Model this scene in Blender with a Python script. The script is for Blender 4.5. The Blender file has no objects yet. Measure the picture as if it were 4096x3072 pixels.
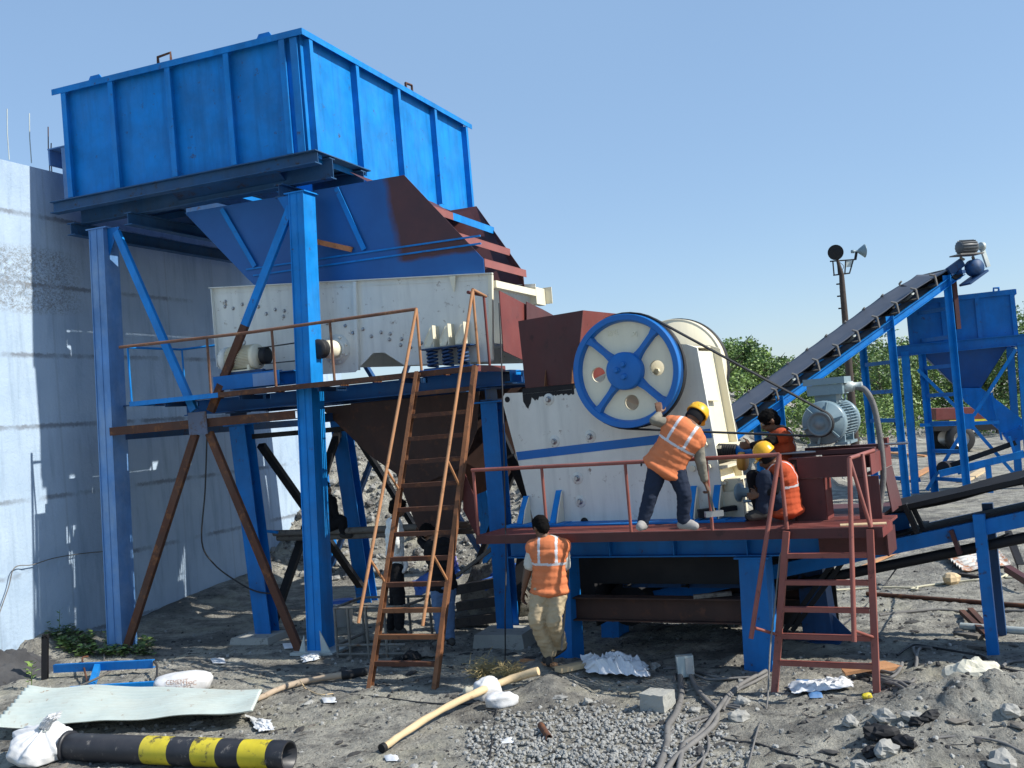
import bpy, math, random
from math import sin, cos, pi, radians, sqrt, atan2, exp
from mathutils import Vector, Matrix, noise
random.seed(7)
SC = bpy.context.scene
COL = SC.collection
V = Vector
# ------------------------------------------------------------------ camera
FPX, PITCH, ROLL, YAW_A, YAW_B, CAMH = 4184.0, .0274, .0860, .3679, .5082, 2.85
fw = V((0, cos(PITCH), sin(PITCH))); u0 = V((0, -sin(PITCH), cos(PITCH))); r0 = V((1, 0, 0))
UP = u0*cos(ROLL) + r0*sin(ROLL); RT = r0*cos(ROLL) - u0*sin(ROLL)
CAM = V((0, 0, CAMH))
def ray(u, v): return fw + RT*((u-2048)/FPX) - UP*((v-1536)/FPX)
def G(u, v, z=0.0):
    d = ray(u, v); return CAM + d*((z-CAMH)/d.z)
def rotz(y): return Matrix.Rotation(-y, 4, 'Z')
MA, MB_ = rotz(YAW_A), rotz(YAW_B)     # local (a along the plant, b away, z up) -> world
ID = Matrix.Identity(4)
def on(u, v, Mx, ax, val):
    Mi = Mx.inverted(); o = Mi @ CAM; d = Mi.to_3x3() @ ray(u, v)
    return o + d*((val-o[ax])/d[ax])
def D(x, y): return (x*1.8517, y*1.8517)
cd_ = bpy.data.cameras.new('camera'); cam = bpy.data.objects.new('camera', cd_); COL.objects.link(cam)
cam.matrix_world = Matrix(((RT.x, UP.x, -fw.x, 0), (RT.y, UP.y, -fw.y, 0), (RT.z, UP.z, -fw.z, CAMH), (0, 0, 0, 1)))
cd_.sensor_width = 36; cd_.lens = 36*FPX/4096; cd_.clip_end = 3000; cd_.clip_start = .1
SC.camera = cam
SC.render.resolution_x, SC.render.resolution_y = 1024, 768
SC.view_settings.view_transform = 'Standard'; SC.view_settings.look = 'None'
SC.view_settings.exposure = EXPO if 'EXPO' in globals() else 0.6
# ------------------------------------------------------------------ world
SUN_AZ = -YAW_A + radians(3.4); SUN_EL = radians(40)
w = bpy.data.worlds.new('World'); SC.world = w; w.use_nodes = True
nt = w.node_tree; bg = nt.nodes['Background']
sky = nt.nodes.new('ShaderNodeTexSky'); sky.sky_type = 'NISHITA'; sky.sun_disc = False
sky.sun_elevation = SUN_EL; sky.sun_rotation = pi/2 - SUN_AZ
sky.air_density = 1.0; sky.dust_density = .35; sky.ozone_density = 2.2; sky.altitude = 0
mx = nt.nodes.new('ShaderNodeMix'); mx.data_type = 'RGBA'; hzn = nt.nodes.new('ShaderNodeTexNoise'); hzn.inputs['Scale'].default_value = 1.6; hzn.inputs['Detail'].default_value = 4; htc = nt.nodes.new('ShaderNodeTexCoord')
nt.links.new(htc.outputs['Generated'], hzn.inputs[0]); hmr = nt.nodes.new('ShaderNodeMapRange'); hmr.inputs[1].default_value = .3; hmr.inputs[2].default_value = .7; hmr.inputs[3].default_value = .38; hmr.inputs[4].default_value = .66
nt.links.new(hzn.outputs[0], hmr.inputs[0]); nt.links.new(hmr.outputs[0], mx.inputs[0])      # uneven thin haze over the clear-sky model
nt.links.new(sky.outputs[0], mx.inputs[6]); mx.inputs[7].default_value = (1.85, 2.95, 4.6, 1)
nt.links.new(mx.outputs[2], bg.inputs[0]); bg.inputs[1].default_value = .115
sl = bpy.data.lights.new('sun', 'SUN'); sl.energy = 4.0; sl.angle = radians(.5); sl.color = (1, .95, .86)
so = bpy.data.objects.new('sun', sl); COL.objects.link(so)
sd = V((cos(SUN_AZ)*cos(SUN_EL), sin(SUN_AZ)*cos(SUN_EL), sin(SUN_EL)))
so.rotation_euler = sd.to_track_quat('Z', 'Y').to_euler(); so.location = sd*50
# ------------------------------------------------------------------ materials
def lin(c):
    return tuple(((x/255)/12.92 if x/255 <= .04045 else ((x/255+.055)/1.055)**2.4) for x in c)
def nodes(name):
    m = bpy.data.materials.new(name); m.use_nodes = True
    t = m.node_tree; b = t.nodes['Principled BSDF']; return m, t, b
def nd(t, typ, **k):
    n = t.nodes.new(typ)
    for a, v in k.items():
        if a[0] == '_': setattr(n, a[1:], v)
        else: n.inputs[a.replace('__', ' ')].default_value = v
    return n
def ramp(t, src, stops):
    r = t.nodes.new('ShaderNodeValToRGB'); el = r.color_ramp.elements
    while len(el) < len(stops): el.new(.5)
    for e, (p, c) in zip(el, stops):
        e.position = p; e.color = (*c, 1) if isinstance(c, tuple) else (c, c, c, 1)
    t.links.new(src, r.inputs[0]); return r
def mixc(t, fac, a, b, mode='MIX'):
    n = t.nodes.new('ShaderNodeMix'); n.data_type = 'RGBA'; n.blend_type = mode
    for i, s in ((0, fac), (6, a), (7, b)):
        if hasattr(s, 'is_output'): t.links.new(s, n.inputs[i])
        elif i == 0: n.inputs[0].default_value = s
        else: n.inputs[i].default_value = (*s, 1)
    return n.outputs[2]
def coords(t, scale=(1, 1, 1)):
    tc = t.nodes.new('ShaderNodeTexCoord'); mp = t.nodes.new('ShaderNodeMapping')
    mp.inputs['Scale'].default_value = scale; t.links.new(tc.outputs['Object'], mp.inputs[0]); return mp.outputs[0]
def noi(t, sc, detail=6, rough=.6, scale=(1, 1, 1), dist=0):
    n = nd(t, 'ShaderNodeTexNoise', Scale=sc, Detail=detail, Roughness=rough, Distortion=dist)
    t.links.new(coords(t, scale), n.inputs[0]); return n.outputs[0]
def bump(t, b, src, strength=.3, dist=.02):
    n = nd(t, 'ShaderNodeBump', Strength=strength, Distance=dist)
    t.links.new(src, n.inputs['Height']); t.links.new(n.outputs[0], b.inputs['Normal'])
def paint(name, col, rough=.5, var=.18, dust=.25, dustc=(.30, .29, .27), streak=.25, rust=0., rustc=(.10, .035, .015), metal=0., bmp=.12, bsc=9., spec=.4, sc=2.3):
    """weathered surface: tone variation, run-down streaks, dust patches, rust flecks"""
    m, t, b = nodes(name)
    n1 = noi(t, sc, 7, .62)
    lo = tuple(c*(1-var) for c in col); hi = tuple(min(1, c*(1+var)) for c in col)
    c = ramp(t, n1, [(.3, lo), (.7, hi)]).outputs[0]
    if streak:
        n2 = noi(t, 5.5, 5, .6, (1.6, 1.6, .16))
        c = mixc(t, ramp(t, n2, [(.48, 0.), (.72, streak)]).outputs[0], c, tuple(x*.55 for x in col))
    if dust:
        n3 = noi(t, 1.7, 9, .7, (1, 1, .7))
        c = mixc(t, ramp(t, n3, [(.45, 0.), (.75, dust)]).outputs[0], c, dustc)
    if rust:
        n4 = noi(t, 7, 9, .72)
        c = mixc(t, ramp(t, n4, [(.62-.25*rust, 0.), (.70-.2*rust, 1.)]).outputs[0], c, rustc)
    t.links.new(c, b.inputs['Base Color'])
    b.inputs['Metallic'].default_value = metal
    b.inputs['Specular IOR Level'].default_value = spec
    rr = ramp(t, n1, [(.3, max(.05, rough-.1)), (.7, min(1, rough+.12))]); t.links.new(rr.outputs[0], b.inputs['Roughness'])
    if bmp: bump(t, b, noi(t, bsc, 6, .6), bmp, .01)
    return m
M = {}
M['blue'] = paint('blue_paint', (.005, .205, .58), .5, .22, .18, (.12, .26, .46), .45, .02, (.06, .06, .09), spec=.25)
M['blue2'] = paint('dusty_blue_paint', (.006, .155, .47), .5, .2, .16, (.12, .18, .25), .30, .06, (.05, .03, .03), spec=.25)
M['blue_steel'] = paint('weathered_blue_paint', (.09, .22, .46), .5, .2, .55, (.33, .43, .55), .3)
M['dark_blue'] = paint('grimy_shaded_blue_paint', (.010, .060, .17), .55, .3, .5, (.05, .06, .08), .4, .2, (.035, .02, .018))  # grime, and for rear parts also shade put into the colour
M['rust'] = paint('rusty_bare_steel', (.085, .034, .020), .8, .35, .3, (.16, .11, .08), .35, .35, (.19, .075, .028), bmp=.3, bsc=30)
M['orange_rust'] = paint('orange_rusted_steel', (.205, .085, .036), .75, .3, .25, (.25, .17, .11), .4, .35, (.12, .05, .025), bmp=.25, bsc=30)
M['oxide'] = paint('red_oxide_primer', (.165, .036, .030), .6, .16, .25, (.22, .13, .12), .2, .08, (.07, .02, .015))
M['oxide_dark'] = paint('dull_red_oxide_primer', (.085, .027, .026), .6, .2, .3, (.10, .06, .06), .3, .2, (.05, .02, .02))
M['cream'] = paint('cream_machine_paint', (.78, .72, .54), .42, .05, .25, (.62, .58, .47), .15, .0, (.20, .13, .08), bmp=.05)
M['grey_cream'] = paint('dusty_cream_paint', (.74, .74, .67), .5, .05, .45, (.60, .60, .56), .34, .03, (.22, .15, .10), bmp=.06)
M['stripe'] = paint('blue_stripe_paint', (.006, .14, .46), .4, .08, .1, (.1, .15, .25), .15)
M['rubber'] = paint('black_rubber', (.016, .017, .019), .6, .3, .4, (.06, .06, .06), 0)
M['belt'] = paint('grey_conveyor_belt', (.085, .098, .125), .55, .12, .2, (.13, .14, .16), .1)
M['black'] = paint('black_grime_and_shade', (.010, .010, .012), .7, .3, .4, (.03, .03, .03), .2, bmp=.4)  # black grime; also the painted-in shade of feeder braces and under-deck plates
M['galv'] = paint('galvanised_metal', (.50, .55, .53), .5, .1, .3, (.40, .38, .32), .2, .04, (.30, .18, .10), .35)
M['motor_grey'] = paint('grey_blue_motor_paint', (.19, .27, .31), .35, .08, .15, (.3, .33, .34), .1, bmp=.05)
M['steel'] = paint('bare_steel', (.42, .42, .42), .35, .15, .2, (.3, .28, .25), .1, .1, (.2, .1, .05), .8)
M['yellow'] = paint('scuffed_yellow_paint', (.68, .55, .03), .5, .15, .3, (.25, .22, .10), .3, .30, (.07, .06, .04))
M['pipe_black'] = paint('scuffed_black_paint', (.022, .024, .030), .45, .3, .5, (.09, .08, .08), .1, .12, (.20, .18, .16))
M['white'] = paint('white_plastic', (.66, .665, .67), .6, .08, .45, (.42, .40, .36), .1, bmp=.5, bsc=18)
M['wood'] = paint('peeled_wood', (.62, .47, .28), .75, .16, .3, (.38, .27, .15), 0, .12, (.25, .15, .08), bmp=.5, bsc=20)
M['old_wood'] = paint('weathered_timber', (.16, .145, .125), .85, .3, .4, (.24, .22, .19), 0, .2, (.06, .05, .045), bmp=.6, bsc=25)
M['dark_wood'] = paint('dark_wet_timber', (.045, .038, .035), .85, .35, .4, (.10, .09, .08), 0, .2, (.02, .02, .02), bmp=.6, bsc=25)
M['orange_wood'] = paint('orange_plank', (.48, .24, .11), .75, .2, .3, (.3, .2, .13), 0, .1, (.2, .1, .05), bmp=.5, bsc=20)
M['cable'] = paint('muddy_cable_sheath', (.15, .145, .14), .7, .25, .6, (.27, .26, .24), 0, .15, (.05, .05, .05), bmp=.5, bsc=30)
M['dark_cable'] = paint('black_cable_sheath', (.028, .028, .030), .6, .3, .4, (.08, .08, .075), 0)
M['concrete_block'] = paint('rough_concrete', (.36, .36, .33), .9, .15, .3, (.28, .27, .24), 0, .12, (.12, .12, .11), bmp=.8, bsc=30)
M['stone'] = paint('pale_stone', (.33, .325, .30), .9, .3, .4, (.22, .215, .20), 0, .2, (.18, .18, .17), bmp=.7, bsc=14)
M['gravel'] = paint('grey_gravel', (.30, .30, .285), .9, .32, .4, (.20, .20, .19), 0, .2, (.12, .12, .115), bmp=.6, bsc=14, sc=9)
M['tarp'] = paint('blue_tarpaulin', (.045, .14, .48), .5, .2, .3, (.15, .2, .35), .2)
M['purple'] = paint('violet_plastic', (.16, .15, .48), .5, .2, .2, (.3, .3, .5), .2)
# ------------------------------------------------------------------ mesh builder
class MB:
    def __init__(s, T=ID): s.v = []; s.f = []; s.mi = []; s.sm = []; s.T = T; s.cur = 0
    def add(s, vs, fs, smooth=False):
        o = len(s.v); s.v += [s.T @ V(p) for p in vs]
        for f in fs: s.f.append([o+i for i in f]); s.mi.append(s.cur); s.sm.append(smooth)
    def box(s, x0, x1, y0, y1, z0, z1):
        p = [(x, y, z) for x in (x0, x1) for y in (y0, y1) for z in (z0, z1)]
        s.add(p, [(0, 1, 3, 2), (4, 6, 7, 5), (0, 4, 5, 1), (2, 3, 7, 6), (0, 2, 6, 4), (1, 5, 7, 3)])
    def hexa(s, p):     # 8 points: bottom ring 4, top ring 4
        s.add(p, [(3, 2, 1, 0), (4, 5, 6, 7)] + [(i, (i+1) % 4, 4+(i+1) % 4, 4+i) for i in range(4)])
    def frame(s, p, q, up):
        p, q = V(p), V(q); d = (q-p).normalized(); up = V(up)
        x = d.cross(up)
        if x.length < 1e-5: x = d.cross(V((1, 0, 0)))
        x.normalize(); y = x.cross(d).normalized(); return p, q, d, x, y
    def sec(s, p, q, pts, up=(0, 0, 1)):    # extrude a convex 2-D section (x sideways, y along up) from p to q
        p, q, d, x, y = s.frame(p, q, up); n = len(pts)
        vs = [p + x*a + y*b for a, b in pts] + [q + x*a + y*b for a, b in pts]
        s.add(vs, [tuple(range(n))[::-1], tuple(range(n, 2*n))] + [(i, (i+1) % n, n+(i+1) % n, n+i) for i in range(n)])
    def rec(s, p, q, x0, x1, y0, y1, up=(0, 0, 1)): s.sec(p, q, [(x0, y0), (x1, y0), (x1, y1), (x0, y1)], up)
    def bar(s, p, q, w, h, up=(0, 0, 1)): s.rec(p, q, -w/2, w/2, -h/2, h/2, up)
    def ibar(s, p, q, w, h, up=(0, 0, 1), tf=.014, tw=.012):
        s.rec(p, q, -w/2, w/2, h/2-tf, h/2, up); s.rec(p, q, -w/2, w/2, -h/2, -h/2+tf, up)
        s.rec(p, q, -tw/2, tw/2, -h/2+tf, h/2-tf, up)
    def cbar(s, p, q, w, h, up=(0, 0, 1), t=.012, side=1):   # channel, web on one side
        s.rec(p, q, -w/2, w/2, h/2-t, h/2, up); s.rec(p, q, -w/2, w/2, -h/2, -h/2+t, up)
        a = (w/2-t, w/2) if side > 0 else (-w/2, -w/2+t)
        s.rec(p, q, a[0], a[1], -h/2+t, h/2-t, up)
    def lbar(s, p, q, w, h, up=(0, 0, 1), t=.01, side=1):
        s.rec(p, q, -w/2, w/2, h/2-t, h/2, up)
        a = (w/2-t, w/2) if side > 0 else (-w/2, -w/2+t)
        s.rec(p, q, a[0], a[1], -h/2, h/2-t, up)
    def tube(s, pts, r, n=8, cap=True, smooth=True):
        pts = [V(p) for p in pts]; N = len(pts); rr = r if hasattr(r, '__len__') else [r]*N
        vs = []; x = None
        for i, p in enumerate(pts):
            d = (pts[min(i+1, N-1)] - pts[max(i-1, 0)]).normalized()
            if x is None: x = d.orthogonal().normalized()
            else:
                x = (x - d*x.dot(d))
                x = x.normalized() if x.length > 1e-6 else d.orthogonal().normalized()
            y = d.cross(x)
            vs += [p + (x*cos(2*pi*k/n) + y*sin(2*pi*k/n))*rr[i] for k in range(n)]
        fs = [(i*n+k, i*n+(k+1) % n, (i+1)*n+(k+1) % n, (i+1)*n+k) for i in range(N-1) for k in range(n)]
        s.add(vs, fs, smooth)
        if cap: s.add(vs[:n], [tuple(range(n))[::-1]]); s.add(vs[-n:], [tuple(range(n))])
    def cyl(s, p, q, r, r2=None, n=20): s.tube([p, q], [r, r if r2 is None else r2], n)
    def lathe(s, prof, o, ax, n=32, closed=False, smooth=True, a0=0, a1=2*pi):   # prof: (radius, distance along axis)
        o = V(o); ax = V(ax).normalized(); x = ax.orthogonal().normalized(); y = ax.cross(x)
        m = len(prof); full = abs(a1-a0-2*pi) < 1e-6; K = n if full else n+1; vs = []
        for k in range(K):
            a = a0+(a1-a0)*k/n; e = x*cos(a)+y*sin(a)
            vs += [o + ax*h + e*r for r, h in prof]
        fs = []
        for k in range(n):
            k2 = (k+1) % K
            for j in range(m if closed else m-1):
                j2 = (j+1) % m; fs.append((k*m+j, k2*m+j, k2*m+j2, k*m+j2))
        s.add(vs, fs, smooth)
    def plate(s, pts, nrm):     # planar polygon thickened along nrm (a vector)
        pts = [V(p) for p in pts]; nv = V(nrm); n = len(pts)
        s.add(pts + [p+nv for p in pts], [tuple(range(n))[::-1], tuple(range(n, 2*n))] + [(i, (i+1) % n, n+(i+1) % n, n+i) for i in range(n)])
    def grid(s, fn, nu, nv, smooth=True):
        s.add([fn(i/nu, j/nv) for i in range(nu+1) for j in range(nv+1)],
              [(i*(nv+1)+j, (i+1)*(nv+1)+j, (i+1)*(nv+1)+j+1, i*(nv+1)+j+1) for i in range(nu) for j in range(nv)], smooth)
    def ball(s, c, r, n=12, m=8, R=None, smooth=True, nz=0, nsc=1, seed=0):
        c = V(c); r = V(r) if hasattr(r, '__len__') else V((r, r, r)); vs = []
        for j in range(m+1):
            th = pi*j/m
            for k in range(n):
                ph = 2*pi*k/n; e = V((sin(th)*cos(ph), sin(th)*sin(ph), cos(th)))
                q = 1 + (nz*noise.noise(e*nsc + V((seed*3.7, seed*1.3, 0))) if nz else 0)
                p = V((e.x*r.x*q, e.y*r.y*q, e.z*r.z*q)); vs.append(c + (R @ p if R else p))
        s.add(vs, [(j*n+k, (j+1)*n+k, (j+1)*n+(k+1) % n, j*n+(k+1) % n) for j in range(m) for k in range(n)], smooth)
    def hexbolt(s, p, d, r, h): s.tube([V(p), V(p)+V(d).normalized()*h], r, 6, True, False)
    def build(s, name, mats, parent=None, origin=None):
        me = bpy.data.meshes.new(name)
        o = V(origin) if origin is not None else (wloc(parent) if parent else V((0, 0, 0)))
        me.from_pydata([tuple(p-o) for p in s.v], [], s.f)
        mats = mats if isinstance(mats, (list, tuple)) else [mats]
        for m in mats: me.materials.append(m)
        me.polygons.foreach_set('material_index', s.mi); me.polygons.foreach_set('use_smooth', s.sm)
        me.validate(); me.update()
        ob = bpy.data.objects.new(name, me); COL.objects.link(ob)
        if parent: ob.parent = parent; ob.location = o - wloc(parent)
        else: ob.location = o
        return ob
def wloc(o):
    p = V((0, 0, 0))
    while o: p += V(o.location); o = o.parent
    return p
def fixn(ob):
    import bmesh
    bm = bmesh.new(); bm.from_mesh(ob.data); bmesh.ops.recalc_face_normals(bm, faces=bm.faces); bm.to_mesh(ob.data); bm.free(); return ob
def tag(o, label, cat, group=None):
    o['label'] = label; o['category'] = cat
    if group: o['group'] = group
    return o
def thing(name, label, cat, loc=(0, 0, 0), group=None):
    o = bpy.data.objects.new(name, None); COL.objects.link(o); o.location = V(loc); o.empty_display_size = .2
    return tag(o, label, cat, group)
def setting(o, kind='structure'): o['kind'] = kind; return o
def dup(o, parent=None, loc=None):
    c = o.copy(); COL.objects.link(c)
    if parent: c.parent = parent
    if loc is not None: c.location = loc
    for ch in list(o.children): dup(ch, c)
    return c
def curve(pts, n=8):            # Catmull-Rom through pts
    P = [V(p) for p in pts]; P = [P[0]*2-P[1]] + P + [P[-1]*2-P[-2]]; out = []
    for i in range(1, len(P)-2):
        a, b, c, d = P[i-1:i+3]
        for k in range(n):
            t = k/n; out.append(.5*((2*b) + (c-a)*t + (2*a-5*b+4*c-d)*t*t + (3*b-a-3*c+d)*t**3))
    return out + [P[-2]]
def sstep(a, b, x):
    t = max(0, min(1, (x-a)/(b-a))); return t*t*(3-2*t)
def fbm(x, y, z=0, o=4):
    s = 0; a = .5
    for i in range(o): s += a*noise.noise(V((x, y, z))); x *= 2.03; y *= 2.03; a *= .5
    return s
# ------------------------------------------------------------------ ground
MAi = MA.inverted()
def toA(x, y): p = MAi @ V((x, y, 0)); return p.x, p.y
MOUNDS = []
for (dx, dy, h, rx, ry) in ((20, 1425, .42, .75, .5), (1190, 1500, .17, .30, .30), (2150, 1560, .34, 1.15, .55), (2040, 1480, .16, .6, .35), (1980, 1640, .10, .8, .3),
                            (160, 1395, .16, .7, .4), (900, 1400, .05, .5, .3), (60, 1640, .07, .6, .2), (1250, 1640, .05, .9, .3), (1130, 1590, .04, .6, .3)):
    p = G(*D(dx, dy)); MOUNDS.append((p.x, p.y, h, rx, ry))
p = G(*D(1195, 1426), .15); MOUNDS.append((p.x, p.y-.05, .17, .55, .32))
def bank(a, b):
    """rubble bank behind the plant: height above the flat"""
    b0 = 17.0 + 9.5*sstep(-6.2, -3.2, a) + 24*sstep(-3.2, .6, a) + 4*sstep(2, 9, a) - .35*max(0, min(3, -9-a))
    return (2.75 - 1.15*sstep(-5.5, -4, a) - .85*sstep(-3.6, -1.5, a) - .2*sstep(0, 9, a))*sstep(b0, b0+5.2, b)*(1 - .65*sstep(-9, -5, a)*sstep(27, 35, b))
def gz(x, y, fine=True):
    a, b = toA(x, y)
    z = bank(a, b)
    k = sstep(.05, .6, z)
    for mx, my, h, rx, ry in MOUNDS:
        q = ((x-mx)/rx)**2 + ((y-my)/ry)**2
        if q < 9: z += h*exp(-q)*(1 + .35*noise.noise(V((x*5, y*5, 3))))
    if a < -10.6 and b > 9: z += .28*sstep(-10.6, -11.8, a)*sstep(11.5, 16, b)          # spill along the wall foot
    far = 1/(1+max(0, y-22)*.05)
    z += .07*fbm(x*.45, y*.45, 1, 3)*(1+k)
    if 7 < y < 16: z += .03*fbm(x*1.1+y*.5, y*3.3-x*.8, 21, 3)
    if fine and y < 60:
        z += (.045 + .16*k)*fbm(x*2.1, y*2.1, 5, 4)*far
        r = noise.noise(V((x*1.3+9, y*1.3, 8)))
        z += (.030*max(0, r) + .012)*abs(noise.noise(V((x*9, y*9, 2))))*far
        if y < 16:
            z += .012*noise.noise(V((x*19, y*19, 4))) + .007*noise.noise(V((x*37, y*37, 6)))
            z -= .03*max(0, noise.noise(V((x*2.7+y*.6, y*4.3, 14)))-.15)
    return z
def axis(lo, hi, step, grow, far):
    a = [lo]
    while a[-1] < hi: a.append(a[-1]+step)
    s = step
    while a[-1] < far: s *= grow; a.append(a[-1]+s)
    return a
ys = axis(6.8, 13.2, .034, 1.026, 700)
xr = axis(0, 6.0, .036, 1.06, 600); xl = axis(0, 7.2, .036, 1.06, 400)
xs = [-x for x in xl[:0:-1]] + xr
ys = [-60, -20, -5, 2, 5] + ys
gm = bpy.data.meshes.new('ground'); nx = len(xs)
gv = [(x, y, gz(x, y)) for y in ys for x in xs]
gm.from_pydata(gv, [], [(j*nx+i, j*nx+i+1, (j+1)*nx+i+1, (j+1)*nx+i) for j in range(len(ys)-1) for i in range(nx-1)])
gm.polygons.foreach_set('use_smooth', [True]*len(gm.polygons))
gr = bpy.data.objects.new('ground', gm); COL.objects.link(gr); setting(gr)
m, t, b = nodes('coal_dusted_ground'); M['ground'] = m
n1 = noi(t, .55, 8, .62); n2 = noi(t, 3.2, 9, .68); n3 = noi(t, 17, 8, .7)
c = ramp(t, n2, [(.28, (.09, .087, .080)), (.42, (.25, .243, .22)), (.55, (.43, .415, .362)), (.72, (.58, .56, .475))]).outputs[0]
c = mixc(t, ramp(t, n1, [(.36, .75), (.50, 0.)]).outputs[0], c, (.145, .139, .129))
c = mixc(t, ramp(t, n3, [(.36, .75), (.44, 0.)]).outputs[0], c, (.045, .044, .043))
c = mixc(t, ramp(t, noi(t, 1.1, 6, .6, (1, 1, 1), .6), [(.52, 0.), (.68, .7)]).outputs[0], c, (.46, .44, .345))
t.links.new(c, b.inputs['Base Color']); b.inputs['Roughness'].default_value = .95; b.inputs['Specular IOR Level'].default_value = .2
ad = nd(t, 'ShaderNodeMath', _operation='ADD'); t.links.new(n2, ad.inputs[0]); t.links.new(n3, ad.inputs[1])
bump(t, b, ad.outputs[0], 1., .09)
gm.materials.append(m)
def gp(dx, dy, up=0.0):
    """ground point under an image place (display pixels), lifted by up"""
    p = G(*D(dx, dy))
    for _ in range(4): p = G(*D(dx, dy), gz(p.x, p.y)+up)
    return V((p.x, p.y, gz(p.x, p.y)+up))
# stones and clods strewn over the ground: uncountable
def stone_mesh(mb, c, r, seed, flat=.7):
    R = Matrix.Rotation(seed*2.4, 3, 'Z') @ Matrix.Rotation(seed*1.1, 3, 'X')
    mb.ball(c, (r, r*(.7+.3*((seed*7) % 1)), r*flat), 6, 4, R, False, .55, 1.7, seed)
rub = MB(); rg = random.Random(3)
for i in range(9500):
    y = 7.3 + 9*rg.random()**1.5; x = (rg.random()-.5)*(y*1.06)
    if noise.noise(V((x*.8, y*.8, 31))) < -.12 and rg.random() < .8: continue
    r = .005 + .026*rg.random()**5; rub.cur = 0 if rg.random() < .55 else 1
    stone_mesh(rub, (x, y, gz(x, y)+r*.15), r, i*.37)
for i in range(1500):          # chips, splinters and twigs
    y = 7.4 + 7*rg.random()**1.4; x = (rg.random()-.5)*(y*1.06); z = gz(x, y)+.006; a = rg.random()*6.28; L = .02+.10*rg.random()**2.5
    d = V((cos(a), sin(a), .15*(rg.random()-.4)))*L; rub.cur = 1 if rg.random() < .6 else 2; w_ = .004+.010*rg.random()
    rub.bar(V((x, y, z)), V((x, y, z))+d, w_, .004)
for i in range(320):           # flat shards and lumps
    y = 7.6 + 5.5*rg.random()**1.3; x = (rg.random()-.5)*(y*1.06); r = .02+.06*rg.random()**2; rub.cur = rg.choice((1, 1, 0, 2))
    R = Matrix.Rotation(rg.random()*6.3, 3, 'Z'); rub.ball((x, y, gz(x, y)+.005), (r*1.3, r*.7, r*.28), 7, 4, R, False, .6, 1.9, i*.7+50)
setting(rub.build('scattered_stones', [M['gravel'], paint('dark_coal_clods', (.045, .044, .044), .9, .3, .4, (.10, .10, .095), 0, bmp=.6), M['old_wood']]), 'stuff')
ban = MB()
for i in range(14000):
    a = -12.5 + 14*rg.random(); bb = 16.2 + 7.5*rg.random()
    if i % 3 == 0: a = -6 + 20*rg.random(); bb = 22 + 34*rg.random()
    if bank(a, bb) < .04: continue
    p = MA @ V((a, bb, 0)); r = .02 + .085*rg.random()**3.5; ban.cur = 0 if rg.random() < .25 else (1 if rg.random() < .6 else 2)
    stone_mesh(ban, (p.x, p.y, gz(p.x, p.y)+r*.25), r, i*.61)
setting(ban.build('bank_rubble', [M['stone'], M['gravel'], paint('dark_rubble', (.12, .115, .11), .9, .3, .3, (.2, .2, .19), 0, bmp=.6)]), 'stuff')
pile = MB()
for i in range(4600):       # crushed aggregate spread at the camera's feet
    u = 1010 + 640*rg.random(); v = 1470 + 230*rg.random()
    cx = 1290 + (v-1560)*-.2
    q = ((u-cx)/330)**2 + ((v-1625)/110)**2 + .35*noise.noise(V((u*.013, v*.02, 2)))
    if q > 1 or (q > .55 and rg.random() < .55): continue
    p = gp(u, v); r = .011 + .013*rg.random()
    if v > 1662 and rg.random() < .4: continue
    stone_mesh(pile, (p.x, p.y, p.z+r*.3+.02*(1-q)*rg.random()), r, i*.53, .75)
setting(pile.build('gravel', M['gravel']), 'stuff')
# ------------------------------------------------------------------ retaining wall
wt = thing('retaining_wall', 'tall whitewashed concrete wall with rough pour joints, left of the blue hopper', 'wall', MA @ V((-11.8, 12, 0)))
wb = MB(MA); NB, NZ = 150, 96
def wallf(i, j):
    bq = 8.6 + 11.6*i; z = -.3 + 7.36*j
    jz = min(abs(z-k+.03*noise.noise(V((bq*1.3, k, 5)))) for k in (6.06, 5.0, 3.95, 2.92, 2.24, 1.25, .25))
    rough = noise.noise(V((bq*13, z*13, 1)))
    d = .030*max(0, 1-jz/.06)*rough*sstep(-.15, .35, noise.noise(V((bq*.9, z*2, 11)))) + .003*noise.noise(V((bq*2, z*2, 7)))
    if 4.95 < z < 5.9 and bq < 12.5: d += .035*rough*sstep(12.5, 11.4, bq)*sstep(5.9, 5.5, z)*sstep(4.95, 5.1, z)
    return (-11.8+d, bq, z)
wb.grid(wallf, 380, 230)
wb.box(-12.6, -11.83, 8.6, 20.2, -.3, 7.03)
m, t, b = nodes('whitewashed_concrete'); M['wall'] = m
n1 = noi(t, 1.1, 8, .6); n2 = noi(t, 6, 6, .65, (1, 1, .12)); n3 = noi(t, 20, 6, .7)
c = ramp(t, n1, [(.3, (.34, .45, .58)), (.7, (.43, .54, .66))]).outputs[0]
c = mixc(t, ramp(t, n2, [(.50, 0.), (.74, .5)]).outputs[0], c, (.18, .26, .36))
geo = t.nodes.new('ShaderNodeTexCoord'); sp = t.nodes.new('ShaderNodeSeparateXYZ'); t.links.new(geo.outputs['Object'], sp.inputs[0])
wv = nd(t, 'ShaderNodeMath', _operation='MODULO'); sb = nd(t, 'ShaderNodeMath', _operation='ADD'); t.links.new(sp.outputs[2], sb.inputs[0]); sb.inputs[1].default_value = 10-.95
nw = nd(t, 'ShaderNodeMath', _operation='MULTIPLY_ADD'); t.links.new(n3, nw.inputs[0]); nw.inputs[1].default_value = .10; t.links.new(sb.outputs[0], nw.inputs[2])
t.links.new(nw.outputs[0], wv.inputs[0]); wv.inputs[1].default_value = 1.03
jm = ramp(t, wv.outputs[0], [(0., .8), (.022, 0.), (.96, 0.), (1., .8)])
jn = nd(t, 'ShaderNodeMath', _operation='MULTIPLY'); t.links.new(jm.outputs[0], jn.inputs[0])
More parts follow.
